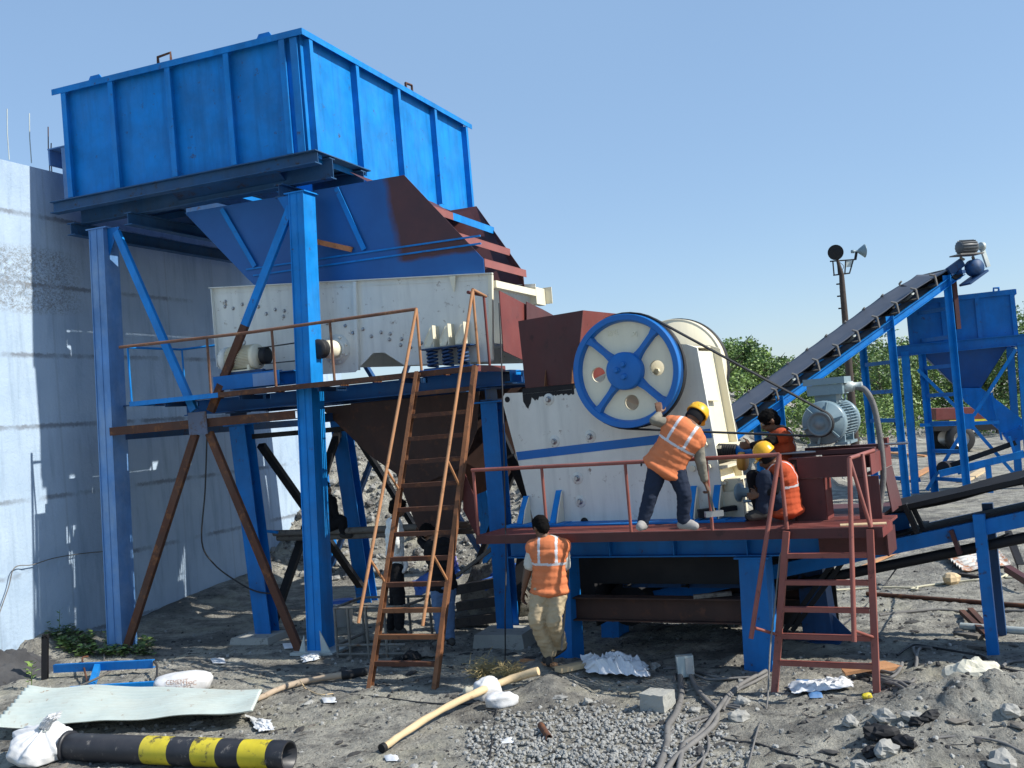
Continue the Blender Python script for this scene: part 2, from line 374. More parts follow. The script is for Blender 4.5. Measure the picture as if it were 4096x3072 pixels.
t.links.new(ramp(t, n1, [(.42, 0.), (.56, 1.)]).outputs[0], jn.inputs[1])
c = mixc(t, jn.outputs[0], c, (.16, .18, .21))
vj = nd(t, 'ShaderNodeTexWave', Scale=.26, Distortion=.5, Detail=2.0); vj.bands_direction = 'X'
t.links.new(coords(t, (0, 1, .02)), vj.inputs[0]); vj.bands_direction = 'Y'
c = mixc(t, ramp(t, vj.outputs['Fac'], [(0., .22), (.0012, 0.)]).outputs[0], c, (.2, .23, .28))
pk_ = noi(t, 38, 4, .7)
c = mixc(t, ramp(t, pk_, [(.24, .7), (.34, 0.)]).outputs[0], c, (.22, .25, .30))
tc2 = t.nodes.new('ShaderNodeTexCoord'); mp2 = t.nodes.new('ShaderNodeMapping'); t.links.new(tc2.outputs['Object'], mp2.inputs[0]); mp2.inputs['Rotation'].default_value = (0, 0, YAW_A)
s2_ = t.nodes.new('ShaderNodeSeparateXYZ'); t.links.new(mp2.outputs[0], s2_.inputs[0])
def mm(op, x, y):
    n = nd(t, 'ShaderNodeMath', _operation=op)
    for i_, s_ in enumerate((x, y)):
        if hasattr(s_, 'is_output'): t.links.new(s_, n.inputs[i_])
        else: n.inputs[i_].default_value = s_
    return n.outputs[0]
hz = mm('ADD', mm('MULTIPLY', s2_.outputs[2], .1), mm('MULTIPLY', n1, .03))     # honeycombed band in the sunlit part
bandm = ramp(t, hz, [(.500, 0.), (.512, 1.), (.590, 1.), (.605, 0.)]).outputs[0]
along = ramp(t, mm('ADD', mm('MULTIPLY', s2_.outputs[1], .1), .5), [(.52, 1.), (.575, 0.)]).outputs[0]
crumb = ramp(t, noi(t, 26, 5, .75, (1, 1, 1.4), .8), [(.44, 1.), (.54, 0.)]).outputs[0]
c = mixc(t, mm('MULTIPLY', mm('MULTIPLY', bandm, along), mm('MULTIPLY', crumb, .75)), c, (.17, .17, .165))
t.links.new(c, b.inputs['Base Color']); b.inputs['Roughness'].default_value = .9
bump(t, b, n3, .5, .02)
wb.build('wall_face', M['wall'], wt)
for (dx, dy, h) in ((20, 345, .75), (68, 352, .75), (108, 372, .7), (112, 372, .45)):
    p = on(*D(dx, dy), MA, 0, -11.95); q = MB(MA); q.tube([p, p+V((.0, 0, h*.5)), p+V((.01, .02, h))], .008, 6)
    q.build('rebar', M['galv'] if dx < 100 else M['rust'], wt)
# ------------------------------------------------------------------ dump hopper
HB, HZ0, HZ1, HA0, HA1, HB1 = 11.85, 6.515, 8.13, -11.30, -7.09, 17.45
hop = thing('dump_hopper', 'big open blue steel hopper with ribbed sides on tall stand', 'hopper', MA @ V((-9.2, 14.6, HZ0)))
PI_ = .11   # panels set back behind rib faces
q = MB(MA); q.box(HA0+.05, HA1-PI_, HB+PI_, HB+PI_+.012, HZ0, HZ1-.01); q.build('front_panel', M['blue'], hop)
q = MB(MA); q.box(HA1-PI_-.012, HA1-PI_, HB+PI_+.014, HB1-PI_, HZ0-.1, HZ1-.01); q.build('side_panel', M['blue'], hop)
q = MB(MA); q.box(HA0+PI_, HA0+PI_+.012, HB+PI_+.014, HB1-PI_, HZ0, HZ1-.01); q.build('side_panel', M['blue'], hop)
q = MB(MA); q.box(HA0+.05, HA1-PI_, HB1-PI_+.002, HB1-PI_+.014, HZ0, HZ1-.01); q.build('rear_panel', M['blue'], hop)
for x0 in (-11.205, -10.345, -9.342, -8.362, -7.47):      # front ribs: T section
    q = MB(MA); q.box(x0, x0+.085, HB+.012, HB+.024, HZ0, HZ1-.086); q.box(x0+.036, x0+.048, HB+.026, HB+PI_-.001, HZ0, HZ1-.086); q.build('rib', M['blue'], hop)
for y0 in (12.036, 13.281, 14.588, 15.923, 17.233):     # right-hand ribs
    q = MB(MA); q.box(HA1-.024, HA1-.012, y0, y0+.085, HZ0-.08, HZ1-.086); q.box(HA1-PI_+.001, HA1-.026, y0+.0, y0+.012, HZ0-.08, HZ1-.086); q.build('rib', M['blue'], hop)
q = MB(MA)      # corner flat seen edge-on at the near corner
q.box(HA1-PI_-.11, HA1-PI_-.002, HB+.03, HB+.042, HZ0, HZ1-.086); q.build('corner_flat', M['blue'], hop)
q = MB(MA)                                                # rim: angle section all round
for (x0, x1, y0, y1) in ((HA0-.06, HA1, HB, HB+.012), (HA1-.012, HA1, HB+.013, HB1+.05)):
    q.box(x0, x1, y0, y1, HZ1-.085, HZ1)
q.box(HA0-.06, HA1-.013, HB+.013, HB+PI_+.02, HZ1-.012, HZ1-.001); q.box(HA1-PI_-.02, HA1-.013, HB+PI_+.022, HB1, HZ1-.012, HZ1-.001)
q.box(HA0-.06, HA0+PI_, HB+PI_+.022, HB1, HZ1-.012, HZ1-.001)
q.build('rim', M['blue'], hop)
for (dx, dy, s) in ((205, 172, 1), (570, 78, 1)):
    p = on(*D(dx, dy), MA, 1, HB+.05); q = MB(MA)
    q.plate([(p.x-.13, HB+.05, HZ1), (p.x+.13, HB+.05, HZ1), (p.x+.08, HB+.05, HZ1+.075), (p.x-.08, HB+.05, HZ1+.075)], (0, .02, 0)); q.build('lifting_lug', M['blue'], hop)
for (px, py, ax) in ((-9.36, HB+.06, 0), (HA1-.06, 15.1, 1)):
    q = MB(MA); e = V((1, 0, 0)) if ax == 0 else V((0, 1, 0)); c = V((px, py, HZ1))
    q.tube([c-e*.11, c-e*.11+V((0, 0, .11)), c+e*.11+V((0, 0, .13)), c+e*.11], .022, 4, True, False); q.build('lifting_loop', M['rust'], hop)
# ------------------------------------------------------------------ stand of the hopper
st = thing('hopper_stand', 'tall blue and rust steel stand carrying the big hopper', 'stand', MA @ V((-9.2, 14.6, 0)))
def part(name, mat, par, fn, T=MA):
    q = MB(T); fn(q); return q.build(name, mat, par)
EX = V((1, 0, 0)); EY = V((0, 1, 0)); EZ = V((0, 0, 1))
DB = paint('shaded_grimy_slate_blue_paint', (.018, .085, .20), .6, .25, .35, (.10, .13, .17), .35, .12, (.045, .03, .025))  # grime and the shade under the hopper mixed into one slate blue
part('base_beam', DB, st, lambda q: q.ibar((-11.55, HB+.08, 6.42), (-7.05, HB+.08, 6.42), .16, .17))
part('base_beam', DB, st, lambda q: q.ibar((-11.4, 12.30, 6.34), (-7.05, 12.30, 6.34), .14, .28))
part('base_beam', DB, st, lambda q: q.ibar((-7.9, 13.15, 6.32), (-7.05, 13.15, 6.32), .14, .29))
part('base_beam', DB, st, lambda q: q.ibar((-11.4, 17.0, 6.33), (-7.05, 17.0, 6.33), .14, .28))
for a in (-11.35, -10.3, -7.75):
    part('cross_beam', DB, st, lambda q: q.ibar((a, HB+.17, 6.10), (a, 17.2, 6.10), .14, .18))
for a in (-9.7, -9.1, -8.5):
    part('cross_beam', DB, st, lambda q: q.cbar((a, 12.38, 6.30), (a, 16.9, 6.30), .08, .14))
part('ledge_plate', DB, st, lambda q: q.box(-7.75, -7.03, HB-.01, 13.35, 6.492, 6.505))
for bq in (12.75, 13.6, 14.6, 15.8):
    part('stringer', DB, st, lambda q: q.lbar((-11.35, bq, 6.43), (-9.6, bq, 6.43), .09, .10))
def col(q, a0, b0, a1, b1, z1, w=.215, d=.30, z0=-.1):   # box column with flange lips, battered
    lo = V((a0, b0, z0)); hi = V((a1, b1, z1))
    q.rec(lo, hi, -w/2, w/2, -d/2, d/2, EY)
    for s in (-1, 1):
        q.rec(lo, hi, s*w/2-.007, s*w/2+.007, -d/2-.012, -d/2-.001, EY)
    q.rec(lo, hi, -.004, .004, -d/2-.008, -d/2-.001, EY)
part('column', M['blue'], st, lambda q: (col(q, -7.455, 11.70, -7.42, 12.07, 6.0), q.box(-7.6, -7.28, 11.9, 12.25, 6.003, 6.02)))
part('column', M['blue_steel'], st, lambda q: (col(q, -10.70, 11.72, -10.79, 12.07, 6.0, .25), q.box(-10.97, -10.6, 11.9, 12.25, 6.003, 6.02)))
part('column', M['blue2'], st, lambda q: col(q, -7.42, 17.5, -7.42, 17.1, 6.2))
part('column', M['blue2'], st, lambda q: col(q, -10.79, 17.5, -10.79, 17.1, 6.2))
part('base_shoe', M['galv'], st, lambda q: (q.box(-7.75, -7.12, 11.42, 11.95, .0, .035), q.plate([(-7.57, 11.5, .036), (-7.66, 11.5, .036), (-7.57, 11.5, .25)], (0, .012, 0)), q.plate([(-7.335, 11.5, .036), (-7.2, 11.5, .036), (-7.335, 11.5, .30)], (0, .012, 0))))
BF = 11.62
def diag(nm, mat, p, q_, w=.11):
    part(nm, mat, st, lambda q: q.cbar(p, q_, .07, w, up=V(q_).__sub__(V(p)).cross(EY), side=-1) if 0 else q.bar(p, q_, .06, w, up=V((q_[0]-p[0], 0, q_[2]-p[2])).cross(EY)))
gc = V((-9.06, BF+.04, 3.07))
diag('diagonal_brace', M['blue'], (-10.50, 12.0, 5.93), (-9.20, BF+.14, 3.25))
diag('diagonal_brace', M['rust'], (-8.93, BF+.14, 3.22), (-8.33, BF+.22, 4.33))
diag('diagonal_brace', M['blue'], (-8.33, BF+.22, 4.33), (-7.56, 12.0, 5.85))
diag('diagonal_brace', M['rust'], (-10.55, BF-.02, .0), (-9.18, BF+.1, 2.93))
diag('diagonal_brace', M['rust'], (-7.68, BF-.06, .0), (-8.95, BF+.1, 2.93))
part('horizontal_brace', M['rust'], st, lambda q: q.cbar((-10.60, BF+.10, 3.07), (-7.55, BF+.10, 3.07), .10, .115))
def gus(q): q.box(-9.21, -8.91, BF+.005, BF+.02, 2.92, 3.225)
part('gusset_plate', paint('half_painted_gusset', (.10, .13, .20), .7, .3, .4, (.17, .13, .11), .2, .45, (.10, .06, .045), sc=1.2), st, gus)
for (p, r) in (((-10.7, 17.3, 3.1), (-7.5, 17.3, 3.1)), ((-10.7, 17.35, .2), (-7.5, 17.2, 6.0)), ((-7.5, 17.42, .2), (-10.7, 17.27, 6.0))):
    part('rear_brace', M['dark_blue'], st, lambda q: q.bar(p, r, .07, .12, EY))  # rear braces in dark blue: their shade is part of the colour
for a in (-10.79, -7.42):
    part('side_brace', M['dark_blue'], st, lambda q: q.bar((a+(.15 if a < -9 else -.15), 12.0, 3.0), (a, 17.2, 3.0), .08, .12))
part('bottom_deck', M['dark_blue'], st, lambda q: (q.box(-11.4, -9.62, 12.02, 17.3, 6.49, 6.50), q.box(-9.618, -9.61, 12.45, 17.3, 6.10, 6.488), q.plate([(-9.6, 17.33, 6.47), (-7.2, 17.33, 6.47), (-7.2, 15.2, 6.14), (-9.6, 15.2, 6.14)], (0, .004, .01)), q.plate([(-9.6, 11.98, 6.49), (-7.8, 11.98, 6.49), (-7.8, 12.44, 6.2), (-9.6, 12.44, 6.2)], (0, .004, .01)), q.plate([(-7.22, 15.15, 6.44), (-7.22, 17.3, 6.44), (-7.22, 17.3, 5.9), (-7.22, 15.15, 5.9)], (.01, 0, 0))))  # underside plates, some added to keep sunlight off the wall
def colgus(a, s): part('column_gusset', M['blue2'], st, lambda q: q.plate([(a, 11.99, 6.0), (a+s*.22, 11.99, 6.0), (a, 11.99, 5.6)], (0, .012, 0)))
colgus(-7.54, -1); colgus(-10.66, 1)
part('end_bracket', M['blue_steel'], st, lambda q: (q.box(-11.50, -11.40, 12.1, 12.4, 6.46, 7.35), q.box(-11.75, -11.39, 12.09, 12.41, 7.352, 7.37), q.box(-11.75, -11.72, 12.1, 12.4, 7.12, 7.35)))
# ------------------------------------------------------------------ chute below the hopper
m, t, b = nodes('blue_over_red_primer')     # front wing: blue, red primer left bare toward its end
tc = t.nodes.new('ShaderNodeTexCoord'); mp = t.nodes.new('ShaderNodeMapping'); t.links.new(tc.outputs['Object'], mp.inputs[0]); mp.inputs['Rotation'].default_value = (0, 0, YAW_A)
sp = t.nodes.new('ShaderNodeSeparateXYZ'); t.links.new(mp.outputs[0], sp.inputs[0])
M['wing'] = m
ch = thing('hopper_chute', 'blue and red primer chute under the big hopper, open end crossed by bars', 'chute', MA @ V((-7.4, 13.3, 4.9)))
def mth(op, a, bb): 
    n = nd(t, 'ShaderNodeMath', _operation=op)
    for i, s in enumerate((a, bb)):
        if hasattr(s, 'is_output'): t.links.new(s, n.inputs[i])
        else: n.inputs[i].default_value = s
    return n.outputs[0]
e1 = mth('ADD', sp.outputs[0], mth('MULTIPLY', noi(t, 3, 6, .6), .18))              # along > threshold that depends on height
e1 = mth('ADD', e1, mth('MULTIPLY', sp.outputs[2], .12))
e2 = mth('ADD', sp.outputs[2], mth('MULTIPLY', noi(t, 3, 5, .6), .10))
msk = mth('MULTIPLY', ramp(t, mth('SUBTRACT', e1, 1.20), [(.0, 0.), (.12, 1.)]).outputs[0], ramp(t, mth('SUBTRACT', e2, .10), [(.0, 0.), (.05, 1.)]).outputs[0])
msk = mth('MAXIMUM', msk, mth('MULTIPLY', ramp(t, mth('SUBTRACT', -.02, e2), [(0., 0.), (.06, 1.)]).outputs[0], ramp(t, mth('SUBTRACT', .3, e1), [(0., 0.), (.1, 1.)]).outputs[0]))
c = mixc(t, msk, ramp(t, noi(t, 1.6, 7, .6), [(.3, (.005, .085, .29)), (.7, (.007, .115, .37))]).outputs[0], ramp(t, noi(t, 2.6, 7, .6), [(.3, (.065, .022, .026)), (.7, (.10, .030, .030))]).outputs[0])
t.links.new(c, b.inputs['Base Color']); b.inputs['Roughness'].default_value = .5
CB0, CB1 = 12.46, 14.02
part('front_wing', M['wing'], ch, lambda q: q.plate([(-9.65, CB0, 6.15), (-6.08, CB0, 6.12), (-5.05, CB0, 4.86), (-5.05, CB0, 4.64), (-8.45, CB0, 4.85), (-8.66, CB0, 5.06)], (0, .012, 0)))
part('rear_wing', M['oxide_dark'], ch, lambda q: q.plate([(-9.65, 15.2, 6.15), (-6.12, 15.0, 6.10), (-5.09, CB1, 4.85), (-5.09, CB1, 4.62), (-8.66, CB1, 4.8)], (0, .012, 0)))
part('back_plate', M['blue2'], ch, lambda q: q.plate([(-9.60, CB0+.02, 6.15), (-9.60, 15.1, 6.15), (-8.66, CB1, 5.06), (-8.66, CB0+.02, 5.06)], (-.012, 0, 0)))
part('inner_plate', M['oxide_dark'], ch, lambda q: q.plate([(-6.9, CB0+.02, 6.3), (-6.9, 15.1, 6.3), (-6.3, 15.0, 5.9), (-6.3, CB0+.02, 5.9)], (-.012, 0, .006)))
part('skirt_seam', M['blue'], ch, lambda q: (q.bar((-8.66, CB0-.012, 5.19), (-5.06, CB0-.012, 5.16), .022, .022), q.bar((-8.55, CB0-.012, 5.09), (-5.06, CB0-.012, 5.06), .022, .022)))
for (a, a2) in ((-8.98, -8.5), (-7.1, -6.75)):
    part('stiffener', M['blue'], ch, lambda q: q.bar((a, CB0-.035, 6.1), (a2, CB0-.035, 5.21), .012, .07, EX))
def cb(n, mats, pa, pz_, y0, y1):
    q = MB(MA); q.box(pa-.09, pa, CB0+.014, y0, pz_-.004, pz_+.004); q.box(pa-.008, pa, CB0+.014, y0, pz_-.10, pz_-.005)
    if y1 > y0:
        q.cur = 1; q.box(pa-.09, pa, y0+.001, y1, pz_-.004, pz_+.004); q.box(pa-.008, pa, y0+.001, y1, pz_-.10, pz_-.005)
    q.build('cross_bar', mats, ch)
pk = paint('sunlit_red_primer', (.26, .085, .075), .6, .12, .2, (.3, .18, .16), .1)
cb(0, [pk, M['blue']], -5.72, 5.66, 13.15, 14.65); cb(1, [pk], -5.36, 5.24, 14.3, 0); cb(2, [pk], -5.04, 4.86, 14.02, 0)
orr = part('side_strut', M['orange_rust'], ch, lambda q: q.lbar(on(*D(672, 520), MA, 1, 12.28), on(*D(762, 540), MA, 1, CB0-.02), .07, .07))
# ------------------------------------------------------------------ vibrating feeder
FB = 12.44        # near face of feeder side plate (A frame)
fd = thing('vibrating_feeder', 'long cream vibrating feeder box resting on blue coil springs', 'feeder', MA @ V((-7, 13.2, 3.5)))
GC = M['grey_cream']
q = MB(MA); q.plate([(-9.26, FB, 5.0), (-4.93, FB, 4.655), (-5.03, FB, 3.53), (-6.30, FB, 3.60), (-6.58, FB, 3.80), (-6.75, FB, 3.81), (-7.05, FB, 3.58), (-7.6, FB, 3.60), (-9.26, FB, 3.84)], (0, .014, 0)); q.build('side_plate', GC, fd)
q = MB(MA); q.plate([(-9.26, 14.05, 5.0), (-4.93, 14.05, 4.655), (-5.03, 14.05, 3.53), (-9.26, 14.05, 3.84)], (0, .014, 0)); q.build('side_plate', GC, fd)
part('top_flange', GC, fd, lambda q: q.bar((-9.28, FB-.028, 5.0), (-4.92, FB-.028, 4.652), .054, .012))
part('top_flange', GC, fd, lambda q: q.bar((-9.26, FB-.004, 4.925), (-4.95, FB-.004, 4.58), .006, .014))
part('end_flange', GC, fd, lambda q: q.bar((-9.24, FB-.03, 3.86), (-9.24, FB-.03, 4.98), .012, .056, EY))
part('end_flange', M['cream'], fd, lambda q: q.bar((-4.945, FB-.03, 4.63), (-5.035, FB-.03, 3.55), .05, .056, EY))
part('stiffener', GC, fd, lambda q: q.bar((-6.915, FB-.03, 4.79), (-6.985, FB-.03, 3.60), .045, .056, EY))
part('floor_pan', GC, fd, lambda q: q.plate([(-9.2, FB+.016, 4.1), (-5.05, FB+.016, 3.75), (-5.05, 14.04, 3.75), (-9.2, 14.04, 4.1)], (0, 0, .02)))
part('end_beam', M['cream'], fd, lambda q: (q.box(-5.0, -4.90, FB+.02, 13.96, 4.47, 4.562), q.box(-4.998, -4.902, 13.97, 14.35, 4.36, 4.60)))
part('end_bracket', M['cream'], fd, lambda q: q.plate([(-4.93, 14.36, 4.62), (-4.80, 14.36, 4.62), (-4.80, 14.36, 4.38), (-4.93, 14.36, 4.38)], (0, .015, 0)))
q = MB(MA); p = on(*D(978, 597), MA, 1, FB-.03)
q.plate([(p.x-.045, FB-.05, p.z), (p.x+.045, FB-.05, p.z), (p.x+.012, FB-.05, p.z-.20), (p.x-.0, FB-.05, p.z-.20)], (0, .02, 0)); q.build('lifting_lug', M['cream'], fd)
KC = lambda x, y: (1200+.4973*x, 1200+.4973*y)
KL = lambda x, y: (400+.4973*x, 1200+.4973*y)
bolts = [KL(*p) for p in ((1010, 12), (1006, 55), (1072, 68), (1275, 55), (1410, 77), (1483, 87), (1338, 112), (1476, 133), (1145, 35), (1205, 90))] + \
        [KC(*p) for p in ((145, 210), (365, 207), (428, 264), (508, 234), (575, 292), (653, 260), (727, 271), (720, 317), (818, 314), (810, 362), (975, 345), (890, 380), (220, 188))] + [D(1060, 615), D(1057, 638)]
b0 = None
for bp in bolts:
    p = on(*bp, MA, 1, FB)
    if b0 is None:
        q = MB(MA); q.lathe([(0, -.006), (.026, -.006), (.026, 0)], p, (0, 1, 0), 10); q.hexbolt(p-V((0, .006, 0)), (0, -1, 0), .017, .018); b0 = q.build('bolt', M['steel'], fd, MA @ p)
    else: dup(b0, fd, MA @ p - wloc(fd))
bc = on(*KC(290, 400), MA, 1, FB-.02)
q = MB(MA); q.lathe([(0, -.07), (.13, -.07), (.15, -.05), (.15, -.02), (.205, -.018), (.205, 0)], bc+V((0, .02, 0)), (0, 1, 0), 32)
for k in range(8): q.hexbolt(bc+V((.178*cos(k*pi/4+.3), .0, .178*sin(k*pi/4+.3))), (0, -1, 0), .016, .03)
q.build('bearing_flange', GC, fd)
q = MB(MA); q.lathe([(0, -.32), (.07, -.32), (.09, -.22), (.125, -.2), (.125, -.05), (0, -.05)], bc, (0, 1, 0), 24); q.build('exciter_hub', M['cream'], fd)
pc = V((bc.x, FB-.48, bc.z))
q = MB(MA); q.lathe([(0, -.02), (.05, -.02), (.12, -.02), (.128, 0), (.115, .02), (.128, .04), (.115, .06), (.128, .08), (.128, .10), (0, .10)], pc, (0, 1, 0), 28); q.lathe([(.05, .09), (.05, .2)], pc, (0, 1, 0), 12); pu = q.build('pulley', M['rubber'], fd)
for (px, k) in ((-5.80, 0), (-5.58, 1), (-5.36, 2)):
    zb = 3.515 + .0*k
    q = MB(MA); hel = [V((px+.062*cos(t_*.5), FB-.17+.062*sin(t_*.5), zb+.012+.235*t_/63)) for t_ in range(0, 64)]
    q.tube(hel, .017, 7); q.build('coil_spring', M['dark_blue'], fd)
    q = MB(MA); q.plate([(px-.085, FB-.20, zb+.272), (px+.0, FB-.20, zb+.272), (px+.035, FB-.20, zb+.34), (px+.005, FB-.12, zb+.53), (px-.02, FB-.12, zb+.53), (px-.085, FB-.20, zb+.36)], (.012, .0, 0) if 0 else (0, .012, 0))
    q.box(px+.036, px+.048, FB-.2, FB-.003, zb+.272, zb+.55); q.build('spring_bracket', M['cream'], fd)
part('spring_seat', M['dark_blue'], fd, lambda q: (q.box(-5.95, -5.22, FB-.25, FB-.01, 3.755, 3.77), q.box(-5.9, -5.25, FB-.245, FB-.02, 3.497, 3.512)))
# ------------------------------------------------------------------ feeder platform
fp = thing('feeder_platform', 'blue steel platform with rusty handrail under the cream feeder', 'platform', MA @ V((-7.2, 12.8, 0)))
NAVY = paint('navy_blue_paint', (.005, .10, .34), .55, .2, .2, (.08, .12, .18), .3, .06, (.05, .03, .03))
part('main_beam', NAVY, fp, lambda q: q.ibar((-9.75, 12.30, 3.305), (-4.86, 12.30, 3.305), .14, .20))
part('main_beam', M['dark_blue'], fp, lambda q: q.ibar((-9.75, 14.3, 3.305), (-4.86, 14.3, 3.305), .14, .20))
for a in (-9.68, -8.4, -6.2, -4.93): part('cross_beam', M['dark_blue'], fp, lambda q: q.ibar((a, 12.38, 3.30), (a, 14.22, 3.30), .12, .17))
WY = 11.50
part('edge_angle', M['blue'], fp, lambda q: (q.box(-10.06, -8.6, WY, WY+.008, 3.385, 3.45), q.box(-10.06, -8.6, WY+.01, WY+.06, 3.441, 3.449)))
part('edge_angle', M['rust'], fp, lambda q: (q.box(-8.598, -4.86, WY, WY+.008, 3.385, 3.45), q.box(-8.598, -4.86, WY+.01, WY+.06, 3.441, 3.449)))
part('end_angle', M['oxide'], fp, lambda q: (q.box(-4.858, -4.85, WY-.0, 12.4, 3.38, 3.455), q.box(-4.95, -4.86, WY+.07, 12.4, 3.447, 3.455)))
part('end_angle', M['blue'], fp, lambda q: (q.box(-10.07, -10.062, WY, 12.7, 3.385, 3.45),))
def grate(q, y0, y1, x0, x1):
    y = y0
    while y < y1: q.box(x0, x1, y, y+.022, 3.41, 3.438); y += .043
    x = x0
    while x < x1: q.box(x, x+.008, y0, y1, 3.395, 3.4095); x += .5
part('grating', M['orange_rust'], fp, lambda q: grate(q, 11.98, 12.2, -10.03, -4.9))
part('deck_plate', M['rust'], fp, lambda q: (q.box(-10.04, -4.88, WY+.062, 11.965, 3.425, 3.437), q.box(-10.04, -9.80, 11.97, 12.62, 3.425, 3.4365)))
part('rear_walkway_shade_plates', M['dark_blue'], fp, lambda q: (q.box(-10.6, -4.9, 14.72, 16.7, 3.425, 3.437), q.box(-10.62, -9.3, 12.64, 14.7, 3.405, 3.412), q.box(-10.62, -10.085, 12.0, 12.62, 3.42, 3.432)))  # walkway widened, and unseen plates added, to shade the wall
part('grating', M['orange_rust'], fp, lambda q: grate(q, 14.42, 14.70, -10.0, -4.9))
for a in (-9.5, -8.3, -7.1, -5.9): part('bracket', M['dark_blue'], fp, lambda q: q.lbar((a, WY+.01, 3.36), (a, 12.22, 3.36), .06, .06))
part('spring_block', M['blue2'], fp, lambda q: q.box(-5.95, -5.2, 12.17, 12.40, 3.407, 3.495))
def fcol(nm, a0, b0, a1, b1, z1, mat, w=.26):
    part(nm, mat, fp, lambda q: (q.ibar((a0, b0, -.1), (a1, b1, z1), w, .22, EY, .016, .014), q.box(a1-.19, a1+.19, b1-.16, b1+.16, z1+.002, z1+.022)))
fcol('column', -8.80, 12.48, -8.92, 12.40, 3.0, M['blue2']); fcol('column', -5.08, 12.30, -5.06, 12.35, 3.0, M['blue2'], .22)
fcol('column', -8.55, 14.9, -8.55, 14.5, 3.0, M['blue2']); fcol('column', -5.06, 14.7, -5.06, 14.4, 3.0, M['blue2'])
for a, s in ((-8.92, 1), (-5.06, 1), (-8.55, 1)):
    bq = 12.35 if s and a != -8.55 else 14.45
    part('column_head', M['dark_blue'], fp, lambda q: q.ibar((a, bq-.18, 3.11), (a, bq+.2, 3.11), .16, .16))
DBK = M['black']  # near-black brace colour stands in for shade below the feeder
for (p, r) in (((-8.75, 12.6, 2.7), (-8.55, 14.7, .3)), ((-8.55, 14.5, 2.9), (-8.8, 12.65, .2)), ((-5.08, 12.5, 2.7), (-5.06, 14.6, .3)), ((-5.06, 14.3, 2.9), (-5.08, 12.5, .2)),
               ((-8.4, 14.5, 2.9), (-6.9, 14.6, .3)), ((-5.2, 14.5, 2.9), (-6.6, 14.6, .3)), ((-8.8, 12.5, 2.83), (-5.4, 13.4, 2.83)), ((-4.92, 12.5, 2.3), (-4.35, 13.4, .9)), ((-4.6, 12.9, .9), (-4.2, 13.3, 1.6))):
    part('brace', DBK, fp, lambda q: q.bar(p, r, .07, .12, EY if abs(p[0]-r[0]) > abs(p[1]-r[1]) else EX))
def rail(nm, mat, par, T, tops, posts, r=.021):
    part(nm, mat, par, lambda q: q.tube(tops, r, 8), T)
    for (p, z0) in posts: part('rail_post', mat, par, lambda q: q.tube([(p[0], p[1], z0), p], r*.85, 6), T)
rust_rail = paint('rusty_brown_pipe', (.16, .075, .045), .7, .35, .3, (.25, .19, .15), .2, .3, (.30, .16, .08), bmp=.2, bsc=30)
rail('top_rail', rust_rail, fp, MA, [(-10.18, WY+.02, 4.215), (-8.1, WY+.02, 4.19), (-5.60, WY+.02, 4.215)], [((-8.97, WY+.02, 4.20), 3.45), ((-7.62, WY+.02, 4.20), 3.45), ((-6.86, WY+.02, 4.20), 3.45)] if 0 else [((-8.72, WY+.02, 4.20), 3.45), ((-7.70, WY+.02, 4.19), 3.45), ((-6.83, WY+.02, 4.20), 3.45)])
rail('top_rail', M['blue'], fp, MA, [(-10.05, WY+.03, 4.20), (-10.05, 12.66, 4.20), (-8.95, 12.66, 4.2)], [((-10.05, WY+.03, 4.20), 3.45), ((-10.04, 12.66, 4.20), 3.45)], .017)
rail('top_rail', M['oxide'], fp, MA, [(-4.92, WY+.06, 4.34), (-4.92, 12.05, 4.34)], [((-4.92, 12.05, 4.34), 3.45)])
part('beam_end', M['blue'], fp, lambda q: (q.cbar((-4.84, 12.42, 3.32), (-4.84, 12.8, 3.32), .09, .16), q.cbar((-4.70, 12.5, 3.3), (-4.70, 13.4, 3.3), .09, .16)))
# motor on the platform
mt = thing('electric_motor', 'small cream electric motor on blue base beside the cream feeder', 'motor', MA @ V((-8.45, 11.98, 3.70)))
def motor(root, T, c, R, L, ax, mbody, mfan, nf=26, foot=True):
    c = V(c); ax = V(ax).normalized()
    q = MB(T); q.lathe([(R*.80, -L*.42), (R*.80, L*.36)], c, ax, 30); x = ax.cross(EZ).normalized(); y = x.cross(ax)
    for k in range(nf*2):
        a = pi*k/nf
        if abs(sin(a)) < 2 and not (foot and sin(a) < -.86):
            e = x*cos(a)+y*sin(a); q.rec(c-ax*L*.34+e*R*.9, c+ax*L*.34+e*R*.9, -.004, .004, -R*.1, R*.1, e)
    q.build('finned_body', mbody, root)
    q = MB(T); q.lathe([(0, L*.47), (R*.35, L*.47), (R*.40, L*.42), (R*.93, L*.40), (R, L*.36), (R, L*.30), (R*.8, L*.30)], c, ax, 32); q.build('end_bell', mbody, root)
    q = MB(T); q.lathe([(0, -L*.58), (R*.55, -L*.58), (R*.88, -L*.55), (R*1.0, -L*.48), (R*1.0, -L*.36), (R*.8, -L*.36)], c, ax, 32); fc = q.build('fan_cover', mfan, root)
    q = MB(T)
    for k in range(1, 6):
        rr = R*.15*k; n = 28; q.tube([c-ax*L*.587+x*rr*cos(2*pi*i/n)+y*rr*sin(2*pi*i/n) for i in range(n+1)], .004, 4, False)
    q.build('grille', M['steel'], fc)
    if foot:
        for s in (-1, 1):
            q = MB(T); q.rec(c+x*s*R*.62-y*R*1.0-ax*L*.3, c+x*s*R*.62-y*R*1.0+ax*L*.3, -R*.28, R*.28, -R*.06, R*.06, y)
            for u_ in (-.24, .24): q.rec(c+x*s*R*.62-y*R*.94+ax*(L*u_-.02), c+x*s*R*.62-y*R*.94+ax*(L*u_+.02), -R*.16, R*.16, 0, R*.35, y)
            q.build('foot', mbody, root)
    return x, y
mc = V((-8.48, 11.98, 3.905))
x_, y_ = motor(mt, MA, mc, .175, .60, EX, M['cream'], M['grey_cream'])
